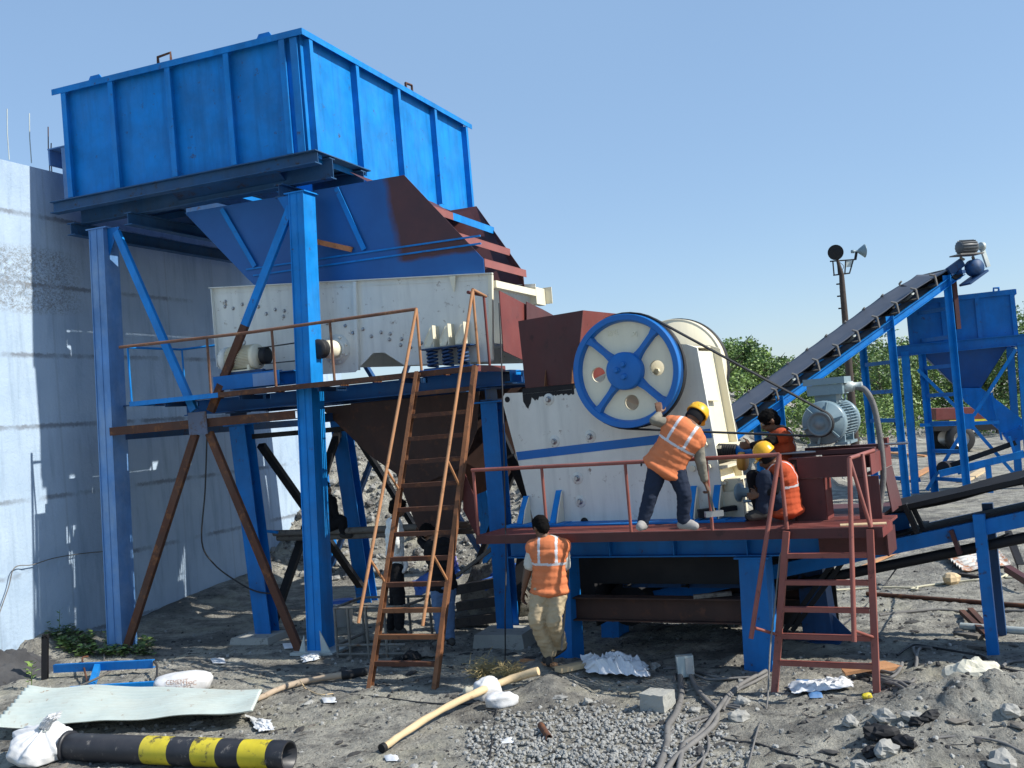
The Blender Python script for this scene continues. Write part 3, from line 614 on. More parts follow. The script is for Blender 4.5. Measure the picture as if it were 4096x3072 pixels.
q = MB(MA); q.lathe([(0, .38), (.07, .38), (.115, .38), (.10, .36), (.115, .34), (.10, .32), (.115, .30), (0, .30)], mc, EX, 24); q.build('pulley', M['rubber'], mt)
q = MB(MA); q.tube([mc+V((.02*cos(a)*1.8, 0, .215+.036*sin(a))) for a in [i*pi/6 for i in range(13)]], .008, 6); q.build('eye_bolt', M['steel'], mt)
# belt from motor to exciter pulley runs along the plant
bt = MB(MA)
mb = thing('motor_stand', 'blue welded stand below the small cream motor', 'stand', MA @ V((-8.35, 12, 3.46)))
part('base_channel', M['blue2'], mb, lambda q: (q.cbar((-8.85, 11.80, 3.585), (-7.80, 11.80, 3.585), .09, .19, side=1), q.cbar((-8.85, 12.16, 3.585), (-7.80, 12.16, 3.585), .09, .19, side=-1)))
part('base_end', M['blue_steel'], mb, lambda q: q.box(-8.2, -7.85, 11.735, 11.742, 3.49, 3.66))
part('slide_rail', M['dark_blue'], mb, lambda q: (q.box(-8.78, -8.1, 11.82, 11.9, 3.683, 3.722), q.box(-8.78, -8.1, 12.06, 12.14, 3.683, 3.722)))
vb = MB(MA)
for dy in (0.0,):
    p0 = V((mc.x+.204, FB-.44, mc.z)); 
    pa = V((pc.x, FB-.44, pc.z))
    for s, r0, r1 in ((1, .11, .125), (-1, .11, .125)):
        vb.rec(V((mc.x+.25, 11.98, mc.z+s*r0)), pa+V((0, 0, s*r1)), -.03, .03, -.006, .006)
tag(vb.build('drive_belt', M['rubber'], None, MA @ V((-8, 11.98, 3.9))), 'black V belt from small cream motor to the feeder pulley', 'belt')
# ------------------------------------------------------------------ brown ladder
la = thing('ladder', 'tall rusty orange ladder with pipe handrails leaning on feeder platform', 'ladder', MA @ V((-5.4, 10.06, 0)))
OR = M['orange_rust']
LT, LB = V((0, 11.47, 3.44)), V((0, 10.04, -.02))
def lp(a0, a1, t): return V((a0+(a1-a0)*t, LB.y+(LT.y-LB.y)*t, LB.z+(LT.z-LB.z)*t))
ld = (LT-LB).normalized(); ln = V((0, -ld.z, ld.y))
SL = (-5.83, -5.635); SR = (-5.045, -4.87)
for s in (SL, SR):
    part('stringer', OR, la, lambda q: q.cbar(lp(*s, 0), lp(*s, 1), .05, .075, up=ln, t=.008, side=-1 if s is SL else 1))
for k in range(12):
    t_ = .075 + k*.0772
    p, r = lp(*SL, t_)+V((.026, 0, 0)), lp(*SR, t_)-V((.026, 0, 0))
    part('rung', M['rust'] if k not in (1, 2) else OR, la, lambda q: q.lbar(p, r, .062, .05, side=1))
rp = paint('orange_rusted_pipe', (.40, .19, .085), .7, .25, .25, (.32, .24, .17), .15, .25, (.22, .10, .045), bmp=.15, bsc=40)
off = ln*.36
for s, t0 in ((SL, .175), (SR, .165)):
    top = V((s[1]+.03, WY+.02, 4.22 if s is SL else 4.36)); a0 = s[0]-.02
    hb = lp(*s, t0)+off+V((-.06, 0, 0)); 
    part('handrail', rp, la, lambda q: (q.tube([hb, top], .020, 8), q.tube([top, V((s[1]+.03, WY+.02, 3.46))], .018, 8)))
    for t_ in (.31, .60):
        q0 = lp(*s, t_); h_ = hb + (top-hb)*((t_-t0+.06)/(1.235-t0))
        part('rail_strut', rp, la, lambda q: q.tube([q0, h_], .015, 6))
part('landing_rail', rp, la, lambda q: q.tube([V((-4.84, WY+.02, 4.36)), V((-4.92, WY+.62, 4.33))], .019, 8))
# ------------------------------------------------------------------ fines chute below the feeder
dc = thing('discharge_chute', 'dark rusty funnel chute hanging below the cream feeder', 'chute', MA @ V((-6.3, 13.2, 1.0)))
DK = paint('dark_rusted_plate', (.060, .032, .025), .8, .3, .35, (.09, .06, .05), .4, .25, (.10, .045, .028), bmp=.2)
def P2(dx, dy, b=12.55): p = on(*D(dx, dy), MA, 1, b); return (p.x, b, p.z)
part('front_plate', DK, dc, lambda q: q.plate([P2(692, 880), P2(1035, 845), P2(1030, 930), P2(998, 1010), P2(897, 1052), P2(800, 985)], (0, .012, 0)))
part('lower_chute', DK, dc, lambda q: q.hexa([P2(905, 1150, 12.6), P2(985, 1185, 12.6), P2(985, 1185, 13.4), P2(905, 1150, 13.4), P2(850, 1010, 12.6), P2(1000, 1000, 12.6), P2(1000, 1000, 13.5), P2(850, 1010, 13.5)]))
part('back_plate', DK, dc, lambda q: q.plate([(-8.0, 13.9, 3.2), (-4.95, 13.9, 3.2), (-5.0, 13.7, 2.6), (-5.4, 13.4, 1.9), (-6.3, 13.4, 1.6)], (0, .012, 0)))
part('side_flap', M['oxide'], dc, lambda q: q.plate([P2(1003, 1020, 12.7), P2(1030, 1085, 12.7), P2(1030, 1160, 12.7), P2(1000, 1100, 12.7)], (0, .01, 0)))
# ------------------------------------------------------------------ jaw crusher (frame B)
B = MB_
CF, CR = 10.92, 11.72       # near and far side plate
cr = thing('jaw_crusher', 'big cream jaw crusher with blue stripe and two flywheels on red deck', 'crusher', B @ V((-4.9, 11.3, 1.5)))
CRM = M['cream']
side = [(-6.24, 3.02), (-6.19, 3.09), (-5.30, 3.05), (-4.6, 3.30), (-4.05, 3.46), (-3.86, 3.43), (-3.75, 3.38), (-3.64, 2.22), (-3.60, 1.50), (-5.95, 1.545)]
for nm, y0 in (('side_plate', CF), ('side_plate', CR)):
    part(nm, M['grey_cream'] if y0 == CF else CRM, cr, lambda q: q.plate([(x, y0, z) for x, z in side], (0, .035, 0)), B)
part('blue_stripe', M['stripe'], cr, lambda q: q.plate([(-6.105, CF-.004, 2.378), (-6.09, CF-.004, 2.278), (-3.672, CF-.004, 2.395), (-3.685, CF-.004, 2.495)], (0, .003, 0)), B)
part('front_plate', CRM, cr, lambda q: q.plate([(-6.2, CF+.04, 3.05), (-6.2, CR, 3.05), (-5.95, CR, 1.56), (-5.95, CF+.04, 1.56)], (.04, 0, 0)), B)
end = [(-3.86, 3.38), (-3.72, 2.2), (-3.68, 1.56)]
part('end_plate', CRM, cr, lambda q: (q.plate([(-3.84, CF+.04, 3.36), (-3.84, CR, 3.36), (-3.74, CR, 2.30), (-3.74, CF+.04, 2.30)], (-.03, 0, 0)),
     q.plate([(-3.73, CF+.04, 2.02), (-3.73, CR, 2.02), (-3.70, CR, 1.9), (-3.70, CF+.04, 1.9)], (-.03, 0, 0))), B)
part('end_rib', CRM, cr, lambda q: [q.box(-3.735, -3.60+.01*k, CF+.04, CR, z, z+.03) for k, z in enumerate((2.27, 2.05, 1.88))], B)
part('top_cover', CRM, cr, lambda q: q.plate([(-4.55, CF+.04, 3.30), (-4.55, CR, 3.30), (-3.86, CR, 3.40), (-3.86, CF+.04, 3.40)], (0, 0, .02)), B)
part('cover_plate', M['cream'], cr, lambda q: (q.plate([(-3.80, CF+.05, 3.10), (-3.80, CF+.50, 3.09), (-3.745, CF+.50, 2.78), (-3.745, CF+.05, 2.80)], (.03, 0, .004)),), B)
part('toggle_block', CRM, cr, lambda q: ([q.box(-3.62+.0*k, -3.46-.03*k, CF+.10+.14*k, CF+.22+.14*k, 1.52, 1.93-.05*k) for k in range(4)], q.box(-3.66, -3.40, CF+.02, CF+.07, 1.52, 1.80)), B)
part('hydraulic_bracket', M['motor_grey'], cr, lambda q: (q.lathe([(0, -.03), (.10, -.03), (.10, 0), (.05, .02), (.05, .16)], (-3.42, CF+.03, 1.79), (1, -.2, 0), 16), q.tube([(-3.38, CF-.02, 1.70), (-3.12, CF-.06, 1.71)], .016, 8), q.tube([(-3.36, CF+.02, 1.83), (-2.75, CF+.25, 1.88)], .012, 6)), B)
kC = lambda x, y: (2000+.6329*x, 1150+.6329*y)
b0 = None
for c_ in ((308, 707), (345, 973), (570, 942), (490, 1205), (508, 1352)):
    p = on(*kC(*c_), B, 1, CF)
    if b0 is None:
        q = MB(B); q.lathe([(0, -.01), (.062, -.01), (.070, -.004), (.070, 0)], p, (0, 1, 0), 24); q.cur = 1
        q.lathe([(.036, -.011), (.036, -.018), (.0, -.018)], p, (0, 1, 0), 16); q.hexbolt(p-V((0, .018, 0)), (0, -1, 0), .024, .04); b0 = q.build('washer_bolt', [M['grey_cream'], M['steel']], cr, B @ p)
    else: dup(b0, cr, B @ p - wloc(cr))
b0 = None
for c_ in ((1297, 990), (1320, 1132), (1222, 1143)):
    p = on(*kC(*c_), B, 1, CF)
    if b0 is None:
        q = MB(B); q.hexbolt(p, (0, -1, 0), .034, .05); b0 = q.build('hex_bolt', CRM, cr, B @ p)
    else: dup(b0, cr, B @ p - wloc(cr))
p = on(*kC(47, 708), B, 1, CF)
part('bolt_hole', M['black'], cr, lambda q: q.lathe([(0, -.003), (.035, -.003)], p, (0, 1, 0), 16), B)
p = on(*kC(535, 1478), B, 1, CF)
part('drain_port', M['black'], cr, lambda q: q.lathe([(0, -.012), (.045, -.012), (.045, 0)], p+V((0, 0, .0)), (0, 1, 0), 18), B)
def blob(x0, x1, z0, z1):   # grease burnt along the seam under the feed box
    def f(q):
        rg_ = random.Random(5); n = 34
        up = [(x0+(x1-x0)*i/n, CF-.003, z1+.0*i) for i in range(n+1)]
        dn = [(x0+(x1-x0)*i/n, CF-.003, z0-.055*rg_.random()*(1 if i < n*.35 else .45)-(.09*exp(-((i-n*.08)/2.0)**2))) for i in range(n+1)]
        q.add(up+dn, [(i, i+1, n+2+i, n+1+i) for i in range(n)])
        q.box(x0, x1, CF-.002, CF+.03, 3.061, 3.125)
    return f
part('burnt_seam', M['black'], cr, blob(-5.95, -5.27, 3.02, 3.06), B)
# small foot gussets and base plates beside the body
for (x, s) in ((-6.02, .9), (-5.58, 1.05), (-3.93, 1.0), (-3.66, 1.0)):
    q = MB(B); y = CF-.24
    q.cur = 0; q.plate([(x-.035, y, 1.545), (x+.035, y, 1.545), (x+.04, CF-.02, 1.545+.34*s), (x-.03, CF-.02, 1.545+.34*s)], (0, .018, 0))
    q.cur = 1; q.plate([(x+.045, y+.02, 1.545), (x+.045, CF-.03, 1.545), (x+.045, CF-.03, 1.545+.33*s), (x+.045, y+.09, 1.70)], (.012, 0, 0))
    q.cur = 0; q.box(x-.16, x+.14, y-.05, CF-.02, 1.512, 1.54)
    q.build('foot_gusset', [M['blue'], M['cream']], cr)
# eccentric bearing covers seen through the web holes
part('bearing_housing', M['cream'], cr, lambda q: (q.lathe([(0, -.16), (.14, -.16), (.3, -.1), (.36, 0)], (-4.42, CF, 3.17), (0, 1, 0), 32), [q.hexbolt((-4.42+.24*cos(a), CF-.11, 3.17+.24*sin(a)), (0, -1, 0), .03, .05) for a in (0, 1.05, 2.1, 3.14, 4.2, 5.2)]), B)
def flywheel(nm, y0, th, par, front=True):
    C0 = V((-4.425, y0, 3.195)); ax = V((0, 1, 0)); R = .618
    fw_ = bpy.data.objects.new(nm, None); COL.objects.link(fw_); fw_.parent = par; fw_.location = B @ C0 - wloc(par)
    BL = M['stripe']
    q = MB(B)
    for pr_f in ([(R-.062, -.012), (R-.006, -.012)], [(R-.006, -.012), (R, -.006)], [(R, -.006), (R, th-.075), (R-.012, th-.075)], [(R-.062, -.012), (R-.074, .01)], [(R-.074, .01), (R-.088, .085)]): q.lathe(pr_f, C0, ax, 72)
    q.build('rim', BL if front else M['cream'], fw_)
    q = MB(B)
    prof = [(R-.012, th-.074), (R+.012, th-.07), (R+.012, th-.055), (R-.005, th-.05), (R+.012, th-.045), (R+.012, th-.03), (R-.005, th-.025), (R+.012, th-.02), (R+.012, th), (R-.1, th)]
    q.lathe(prof, C0, ax, 72); q.build('belt_groove', M['rubber'], fw_)
    # web with three round holes, dished between the spokes
    q = MB(B); n = 96; m = 22; hol = [(-.345, -.01), (.345, -.0), (.02, -.345)] if front else [(-.34, .0), (.34, .0), (0, -.34)]
    vs = []; fs = []
    for j in range(m+1):
        r = .19 + (R-.08-.19)*j/m
        for i in range(n):
            a = 2*pi*i/n; x, z = r*cos(a), r*sin(a)
            dsp = min(abs(((a-pi/4) % (pi/2))-pi/4), 9); dd = pi/4-dsp
            for hx, hz in hol:
                d = sqrt((x-hx)**2+(z-hz)**2); H = .083
                if d < H+.028:
                    k = 1 if d > H else H/max(d, .001)
                    x = hx+(x-hx)*k; z = hz+(z-hz)*k
            vs.append(C0+V((x, .062, z)))
    for j in range(m):
        for i in range(n):
            f = (j*n+i, j*n+(i+1) % n, (j+1)*n+(i+1) % n, (j+1)*n+i)
            cx = sum((vs[k]-C0).x for k in f)/4; cz = sum((vs[k]-C0).z for k in f)/4
            if any(sqrt((cx-hx)**2+(cz-hz)**2) < .083 for hx, hz in hol): continue
            fs.append(f)
    q.add(vs, fs)
    q.add([v+V((0, .03, 0)) for v in vs], fs)
    for hx, hz in hol: q.lathe([(.083, .058), (.083, .1)], C0+V((hx, 0, hz)), ax, 32); q.lathe([(.084, .0615), (.098, .0615)], C0+V((hx, 0, hz)), ax, 32)
    q.build('web', M['cream'], fw_)
    for k in range(4):
        a = pi/4+k*pi/2+.04; e = V((cos(a), 0, sin(a))); q = MB(B)
        s_ = V((-sin(a), 0, cos(a)))
        p0, p1 = C0+e*.17, C0+e*(R-.066)
        y_ = V((0, 1, 0))
        vs = [p0-s_*.060+y_*-.003, p0+s_*.060+y_*-.003, p0+s_*.075+y_*.061, p0-s_*.075+y_*.061]; 
        mid = C0+e*.30
        ring = [(p0, .050), (C0+e*.235, .034), (mid, .025), (C0+e*.48, .026), (p1, .046)]
        vs = []
        for p, w_ in ring: vs += [p-s_*w_+y_*.0, p+s_*w_+y_*.0, p+s_*(w_+.014)+y_*.061, p-s_*(w_+.014)+y_*.061]
        q.add(vs, [(4*i+j, 4*i+(j+1) % 4, 4*i+4+(j+1) % 4, 4*i+4+j) for i in range(4) for j in range(4)]); q.build('spoke', BL if front else M['cream'], fw_)
    q = MB(B); q.lathe([(0, -.05), (.19, -.05), (.205, -.04), (.205, .06)], C0, ax, 48)
    q.build('hub', BL if front else M['cream'], fw_)
    if not front:
        q = MB(B); q.lathe([(0, -.016), (R-.03, -.016), (R-.03, .0)], C0, ax, 60); q.build('guard_disc', M['cream'], fw_)
    for (x, z) in ((.008, .072), (-.075, .015), (.005, -.062)):
        q = MB(B); q.lathe([(.036, -.051), (.036, -.058), (0, -.058)], C0+V((x, 0, z)), ax, 16); q.hexbolt(C0+V((x, -.058, z)), (0, -1, 0), .026, .028); q.build('hub_bolt', BL, fw_)
    if front:
        for tx, x, z in (('EPE', -.13, .40), ('..VJ-', .13, .37)):
            cu = bpy.data.curves.new('casting_mark', 'FONT'); cu.body = tx; cu.size = .085 if tx == 'EPE' else .06; cu.extrude = .004; cu.align_x = 'CENTER'
            to = bpy.data.objects.new('casting_mark', cu); COL.objects.link(to)
            dg = bpy.context.evaluated_depsgraph_get(); me = bpy.data.meshes.new_from_object(to.evaluated_get(dg)); bpy.data.objects.remove(to)
            me.materials.append(M['cream']); o2 = bpy.data.objects.new('casting_mark', me); COL.objects.link(o2); o2.parent = fw_
            o2.matrix_local = Matrix.Translation(B.to_3x3() @ V((x, .060, z))) @ Matrix.Rotation(-YAW_B, 4, 'Z') @ Matrix.Rotation(pi/2, 4, 'X') @ Matrix.Rotation(.06, 4, 'Z')
    q = MB(B); q.cyl(C0+V((0, .06, 0)), C0+V((0, .5 if front else -.3, 0)), .09, n=20); q.build('shaft', M['steel'], fw_)
    return fw_
flywheel('flywheel', 10.47, .20, cr, True); flywheel('flywheel', 12.0, .18, cr, False)
# toggle tension rod with spring at the right end
sp_ = thing('tension_spring', 'black coil spring and blue rod ending in orange rubber pads at crusher end', 'spring', B @ V((-3.3, 11.1, 2.1)))
R0 = on(*kC(1385, 1030), B, 1, CF+.12); R1 = on(*kC(1640, 1040), B, 1, CF+.10)
dr = (R1-R0).normalized(); ox = dr.orthogonal().normalized(); oy = dr.cross(ox)
L_ = (R1-R0).length
part('coil', M['black'], sp_, lambda q: q.tube([R0+dr*(L_*.46*i/120)+(ox*cos(i*.42)+oy*sin(i*.42))*.062 for i in range(121)], .017, 7), B)
part('rod', M['blue2'], sp_, lambda q: q.tube([R0, R0+dr*L_*.45, R0+dr*L_*.46, R1+dr*.1], [.035, .035, .062, .062], 14), B)
org = paint('orange_rubber', (.62, .30, .05), .5, .12, .2, (.4, .25, .1), .1)
part('rubber_pad', org, sp_, lambda q: (q.lathe([(0, 0), (.10, 0), (.105, .02), (.105, .05), (.10, .07), (0, .07)], R1-dr*.22+V((0, -.03, -.10)), dr, 24)), B)
# ------------------------------------------------------------------ red feed box and feeder outlet
fbx = thing('feed_box', 'red oxide hopper box standing on the cream crusher inlet', 'feed box', B @ V((-5.5, 11.3, 3.1)))
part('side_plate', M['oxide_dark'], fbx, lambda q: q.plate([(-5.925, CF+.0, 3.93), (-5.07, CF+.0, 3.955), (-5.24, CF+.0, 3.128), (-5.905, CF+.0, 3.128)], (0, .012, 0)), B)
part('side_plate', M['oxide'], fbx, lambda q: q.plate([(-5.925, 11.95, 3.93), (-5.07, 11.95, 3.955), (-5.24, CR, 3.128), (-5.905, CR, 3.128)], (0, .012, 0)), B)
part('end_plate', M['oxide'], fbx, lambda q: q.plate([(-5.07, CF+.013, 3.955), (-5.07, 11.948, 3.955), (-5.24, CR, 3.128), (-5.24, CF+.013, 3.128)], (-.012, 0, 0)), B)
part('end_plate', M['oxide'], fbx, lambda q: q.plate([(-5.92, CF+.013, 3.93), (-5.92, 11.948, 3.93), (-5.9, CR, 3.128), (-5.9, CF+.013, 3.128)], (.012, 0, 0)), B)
for x in (-5.62, -5.27): part('stiffener', M['orange_rust'], fbx, lambda q: q.plate([(x, CF-.07, 3.128), (x, CF-.002, 3.128), (x, CF-.002, 3.32)], (.01, 0, 0)), B)
oc = thing('feeder_outlet', 'red oxide outlet chute between cream feeder and the red feed box', 'chute', MA @ V((-4.7, 12.8, 3.5)))
part('outlet_plate', M['oxide'], oc, lambda q: q.plate([on(*D(1077, 628), MA, 0, -4.84), on(*D(1135, 658), MA, 0, -4.84), on(*D(1137, 782), MA, 0, -4.84), on(*D(1086, 758), MA, 0, -4.84)], (.012, 0, 0)), MA)
part('outlet_wing', M['oxide_dark'], oc, lambda q: q.plate([on(*D(1136, 652), MA, 0, -4.80), on(*D(1170, 668), MA, 0, -4.80), on(*D(1210, 690), MA, 0, -4.80), on(*D(1210, 740), MA, 0, -4.80), on(*D(1137, 778), MA, 0, -4.80)], (.012, 0, 0)), MA)
# ------------------------------------------------------------------ crusher deck
dk = thing('crusher_deck', 'red oxide deck on blue beams and legs below the cream crusher', 'platform', B @ V((-4, 11, 0)))
FE = 10.0; DZ = 1.515; XL, XR = -6.20, -1.83
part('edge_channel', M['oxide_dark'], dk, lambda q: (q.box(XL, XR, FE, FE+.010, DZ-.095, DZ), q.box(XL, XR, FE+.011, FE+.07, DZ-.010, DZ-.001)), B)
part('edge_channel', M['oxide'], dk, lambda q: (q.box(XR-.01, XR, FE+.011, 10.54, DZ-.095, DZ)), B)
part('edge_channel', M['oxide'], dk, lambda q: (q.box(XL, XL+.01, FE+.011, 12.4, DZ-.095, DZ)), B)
def slats(q):
    y = FE+.075; i = 0
    while y < CF-.03:
        q.box(XL+.012, XR-.012, y, y+.035, DZ-.03, DZ-.004 if i % 2 else DZ); y += .047; i += 1
part('slat_floor', paint('worn_red_slats', (.25, .066, .052), .65, .25, .35, (.22, .15, .13), .1, .1, (.08, .03, .02)), dk, slats, B)
part('rear_floor', M['oxide_dark'], dk, lambda q: q.box(-3.4, -2.0, CF-.02, 12.05, DZ-.03, DZ-.004), B)
part('sole_plate', M['blue2'], dk, lambda q: (q.box(-6.1, -3.3, CF-.30, CF-.001, DZ+.0015, DZ+.018)), B)
BM = M['blue2']
part('main_beam', M['dark_blue'] if 0 else BM, dk, lambda q: q.ibar((-6.14, 10.66, 1.29), (-1.90, 10.66, 1.29), .20, .245), B)
part('main_beam', BM, dk, lambda q: q.ibar((-6.14, 11.95, 1.29), (-1.90, 11.95, 1.29), .20, .245), B)
part('end_beam', M['oxide_dark'], dk, lambda q: q.box(-1.897, -1.882, 10.50, 10.95, 1.168, 1.412), B)
part('primer_patch', M['oxide_dark'], dk, lambda q: q.box(-2.55, -1.90, 10.548, 10.554, 1.172, 1.412), B)
for x in (-5.6, -4.85, -4.1, -3.3, -2.4): part('web_stiffener', BM, dk, lambda q: q.box(x, x+.012, 10.57, 10.653, 1.182, 1.398), B)
for x in (-6.1, -5.0, -3.9, -2.8): part('cross_beam', M['dark_blue'], dk, lambda q: q.ibar((x, 10.76, 1.29), (x, 11.84, 1.29), .16, .2), B)
def leg(x0, x1, y, tw, bw, mat=BM):
    part('leg', mat, dk, lambda q: (q.hexa([(x1-bw/2, y-.16, -.12), (x1+bw/2, y-.16, -.12), (x1+bw/2, y+.16, -.12), (x1-bw/2, y+.16, -.12), (x0-tw/2, y-.12, 1.163), (x0+tw/2, y-.12, 1.163), (x0+tw/2, y+.12, 1.163), (x0-tw/2, y+.12, 1.163)]), q.box(x0-tw/2-.04, x0+tw/2+.04, y-.16, y+.16, 1.146, 1.1645)), B)
leg(-5.44, -5.52, 10.66, .22, .26); leg(-3.24, -3.27, 10.66, .28, .30); leg(-5.44, -5.5, 11.95, .22, .24); leg(-3.0, -2.95, 11.95, .26, .34, M['dark_blue'])
part('lower_beam', DK, dk, lambda q: q.ibar((-5.37, 10.66, .59), (-3.41, 10.66, .59), .18, .26), B)
part('lower_beam', DK, dk, lambda q: q.ibar((-5.37, 11.95, .59), (-3.15, 11.95, .59), .18, .26), B)
part('base_plate', M['dark_blue'], dk, lambda q: (q.box(-3.2, -2.7, 11.7, 12.2, -.02, .03), q.plate([(-2.8, 11.9, .031), (-2.55, 11.9, .031), (-2.8, 11.9, .3)], (0, .014, 0))), B)
RP = paint('worn_red_rail_paint', (.27, .082, .062), .55, .2, .3, (.32, .2, .18), .2, .12, (.12, .04, .03))
rail('top_rail', RP, dk, B, [(XL, FE+.03, 2.245), (-4.4, FE+.03, 2.235), (-2.72, FE+.03, 2.228)], [((XL+.02, FE+.03, 2.245), DZ), ((-5.31, FE+.03, 2.24), DZ), ((-4.33, FE+.03, 2.235), DZ), ((-3.455, FE+.03, 2.23), DZ), ((-2.72, FE+.03, 2.228), DZ)], .021)
part('hook', M['black'], dk, lambda q: q.tube([on(*kC(893, 1130), B, 1, FE+.03), on(*kC(890, 1095), B, 1, FE+.03), on(*kC(896, 1120), B, 1, FE)], .008, 5), B)
# red ladder
rl = thing('ladder', 'short red oxide ladder with pipe handrails at the right end of red deck', 'ladder', B @ V((-2.4, 9.85, 0)))
rT, rB = V((0, 9.955, 1.50)), V((0, 9.80, -.10))
X0, X1 = (-2.93, -2.70), (-1.985, -1.93)
def rp_(s, t): return V((s[0]+(s[1]-s[0])*t, rB.y+(rT.y-rB.y)*t, rB.z+(rT.z-rB.z)*t))
for s in (X0, X1): part('stringer', RP, rl, lambda q: q.bar(rp_(s, 0), rp_(s, 1), .06, .05, EY), B)
for k in range(5):
    t_ = .235+k*.1555; part('rung', RP, rl, lambda q: q.lbar(rp_(X0, t_)+V((.032, 0, 0)), rp_(X1, t_)-V((.032, 0, 0)), .06, .045), B)
for s, bx in ((X0, -3.03), (X1, -2.09)):
    top = V((-2.72, FE+.03, 2.235)) if s is X0 else V((-2.06, FE-.02, 2.16)); bot = V((bx, 9.60, .55))
    part('handrail', RP, rl, lambda q: q.tube([bot, top], .023, 8), B)
    part('rail_post', RP, rl, lambda q: q.tube([top, V((s[1], FE-.01, DZ))], .018, 8), B)
    part('rail_strut', RP, rl, lambda q: q.tube([rp_(s, .395), bot+(top-bot)*.06], .016, 6), B)
part('top_rail', RP, rl, lambda q: (q.tube([V((-2.06, FE-.02, 2.16)), V((-1.99, 10.8, 2.17))], .02, 8), q.tube([V((-1.93, FE+.02, DZ)), V((-2.0, FE+.3, 2.17))], .018, 6)), B)
# ------------------------------------------------------------------ motor stand, motor, belts
msd = thing('motor_stand', 'red oxide fabricated stand under the big grey motor', 'stand', B @ V((-2.4, 11, 1.5)))
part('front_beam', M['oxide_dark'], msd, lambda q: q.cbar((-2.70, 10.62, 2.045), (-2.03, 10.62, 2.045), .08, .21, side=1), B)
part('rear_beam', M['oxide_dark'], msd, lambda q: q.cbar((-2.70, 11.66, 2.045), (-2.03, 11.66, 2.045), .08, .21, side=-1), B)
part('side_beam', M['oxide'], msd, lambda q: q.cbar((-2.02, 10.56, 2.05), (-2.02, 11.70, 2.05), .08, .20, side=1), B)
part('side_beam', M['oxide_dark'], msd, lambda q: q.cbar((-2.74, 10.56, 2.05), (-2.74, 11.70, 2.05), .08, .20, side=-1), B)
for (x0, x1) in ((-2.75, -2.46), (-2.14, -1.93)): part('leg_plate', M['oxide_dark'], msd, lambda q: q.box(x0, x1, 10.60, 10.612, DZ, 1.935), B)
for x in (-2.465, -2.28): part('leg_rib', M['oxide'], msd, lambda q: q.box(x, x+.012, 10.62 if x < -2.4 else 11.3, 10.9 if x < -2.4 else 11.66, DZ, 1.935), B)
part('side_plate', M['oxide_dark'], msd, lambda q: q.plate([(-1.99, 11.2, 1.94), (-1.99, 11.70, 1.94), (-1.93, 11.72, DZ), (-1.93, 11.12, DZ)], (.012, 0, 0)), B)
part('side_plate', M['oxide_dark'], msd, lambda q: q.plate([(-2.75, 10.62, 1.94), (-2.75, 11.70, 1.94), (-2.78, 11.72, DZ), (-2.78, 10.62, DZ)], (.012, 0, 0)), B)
for y in (10.80, 11.35): part('slide_rail', M['oxide_dark'], msd, lambda q: q.box(-2.80, -1.98, y, y+.10, 2.153, 2.20), B)
for jb_ in (((-2.95, 10.78, 2.185), (-2.55, 10.78, 2.19)), ((-2.2, 11.4, 2.185), (-1.75, 11.4, 2.19))): part('jack_bolt', M['steel'], msd, lambda q: q.tube(jb_, .014, 6), B)
part('pad_eye', M['oxide'], msd, lambda q: q.box(-2.05, -1.97, 11.5, 11.6, 2.16, 2.25), B)
gm_ = thing('electric_motor', 'big grey blue electric motor with terminal box on red stand', 'motor', B @ V((-2.42, 11.1, 2.2)))
MG = M['motor_grey']; mcc = V((-2.46, 11.18, 2.475)); mR = .225
motor(gm_, B, mcc, mR, .86, V((0, -1, 0)), MG, M['grey_cream'] if 0 else MG, 22)
q = MB(B)
for k in range(6):
    a = k*pi/3+.25; e = V((cos(a), 0, sin(a))); c0 = mcc+V((0, -.375, 0)); q.rec(c0+e*.12, c0+e*.215, -.009, .009, -.015, .02, (0, -1, 0))
q.build('bell_rib', MG, gm_)
part('terminal_box', MG, gm_, lambda q: (q.box(mcc.x-.17, mcc.x+.19, mcc.y-.20, mcc.y+.10, 2.755, 2.86), q.box(mcc.x-.20, mcc.x+.22, mcc.y-.22, mcc.y+.12, 2.862, 2.93), q.box(mcc.x-.11, mcc.x+.11, mcc.y-.15, mcc.y+.08, 2.66, 2.754)), B)
part('cable_gland', M['galv'], gm_, lambda q: q.tube([(mcc.x+.19, mcc.y-.05, 2.82), (mcc.x+.27, mcc.y-.05, 2.82), (mcc.x+.275, mcc.y-.05, 2.82), (mcc.x+.36, mcc.y-.05, 2.82)], [.055, .055, .04, .04], 14), B)
pl0 = mcc+V((0, -.48, 0))
part('pulley', paint('grey_pulley', (.13, .17, .19), .4, .15, .2, (.25, .25, .25), 0, .15, (.05, .05, .05)), gm_, lambda q: (q.lathe([(0, -.05), (.045, -.05), (.05, -.03), (.10, -.03), (.105, -.05), (.125, -.05), (.125, .05), (.05, .06)], pl0, (0, 1, 0), 32)), B)
part('eye_bolt', MG, gm_, lambda q: q.lathe([(.03, -.008), (.03, .008), (.045, .008), (.045, -.008)], mcc+V((.13, .1, .25)), (1, 1, 0), 14, True), B)
bl = MB(B); by = 10.60; cF = V((-4.425, by, 3.195)); cM = V((pl0.x, pl0.y, pl0.z)); cM2 = V((cM.x, by+.02, cM.z))
dv = (cM2-cF); an = atan2(dv.z, dv.x); L0 = sqrt(dv.x**2+dv.z**2); rF, rM = .632, .128; be = math.acos((rF-rM)/L0)
for k, yo in enumerate((-.045, -.02, .005)):
    pts = []
    for i in range(25):
        a = an+be+(2*pi-2*be)*i/24; pts.append(V((cF.x+rF*cos(a), by+yo, cF.z+rF*sin(a))))
    for i in range(13):
        a = an-be+2*be*i/12; pts.append(V((cM.x+rM*cos(a), pl0.y+.01+yo, cM.z+rM*sin(a))))
    bl.tube(pts+[pts[0]], .0105, 6)
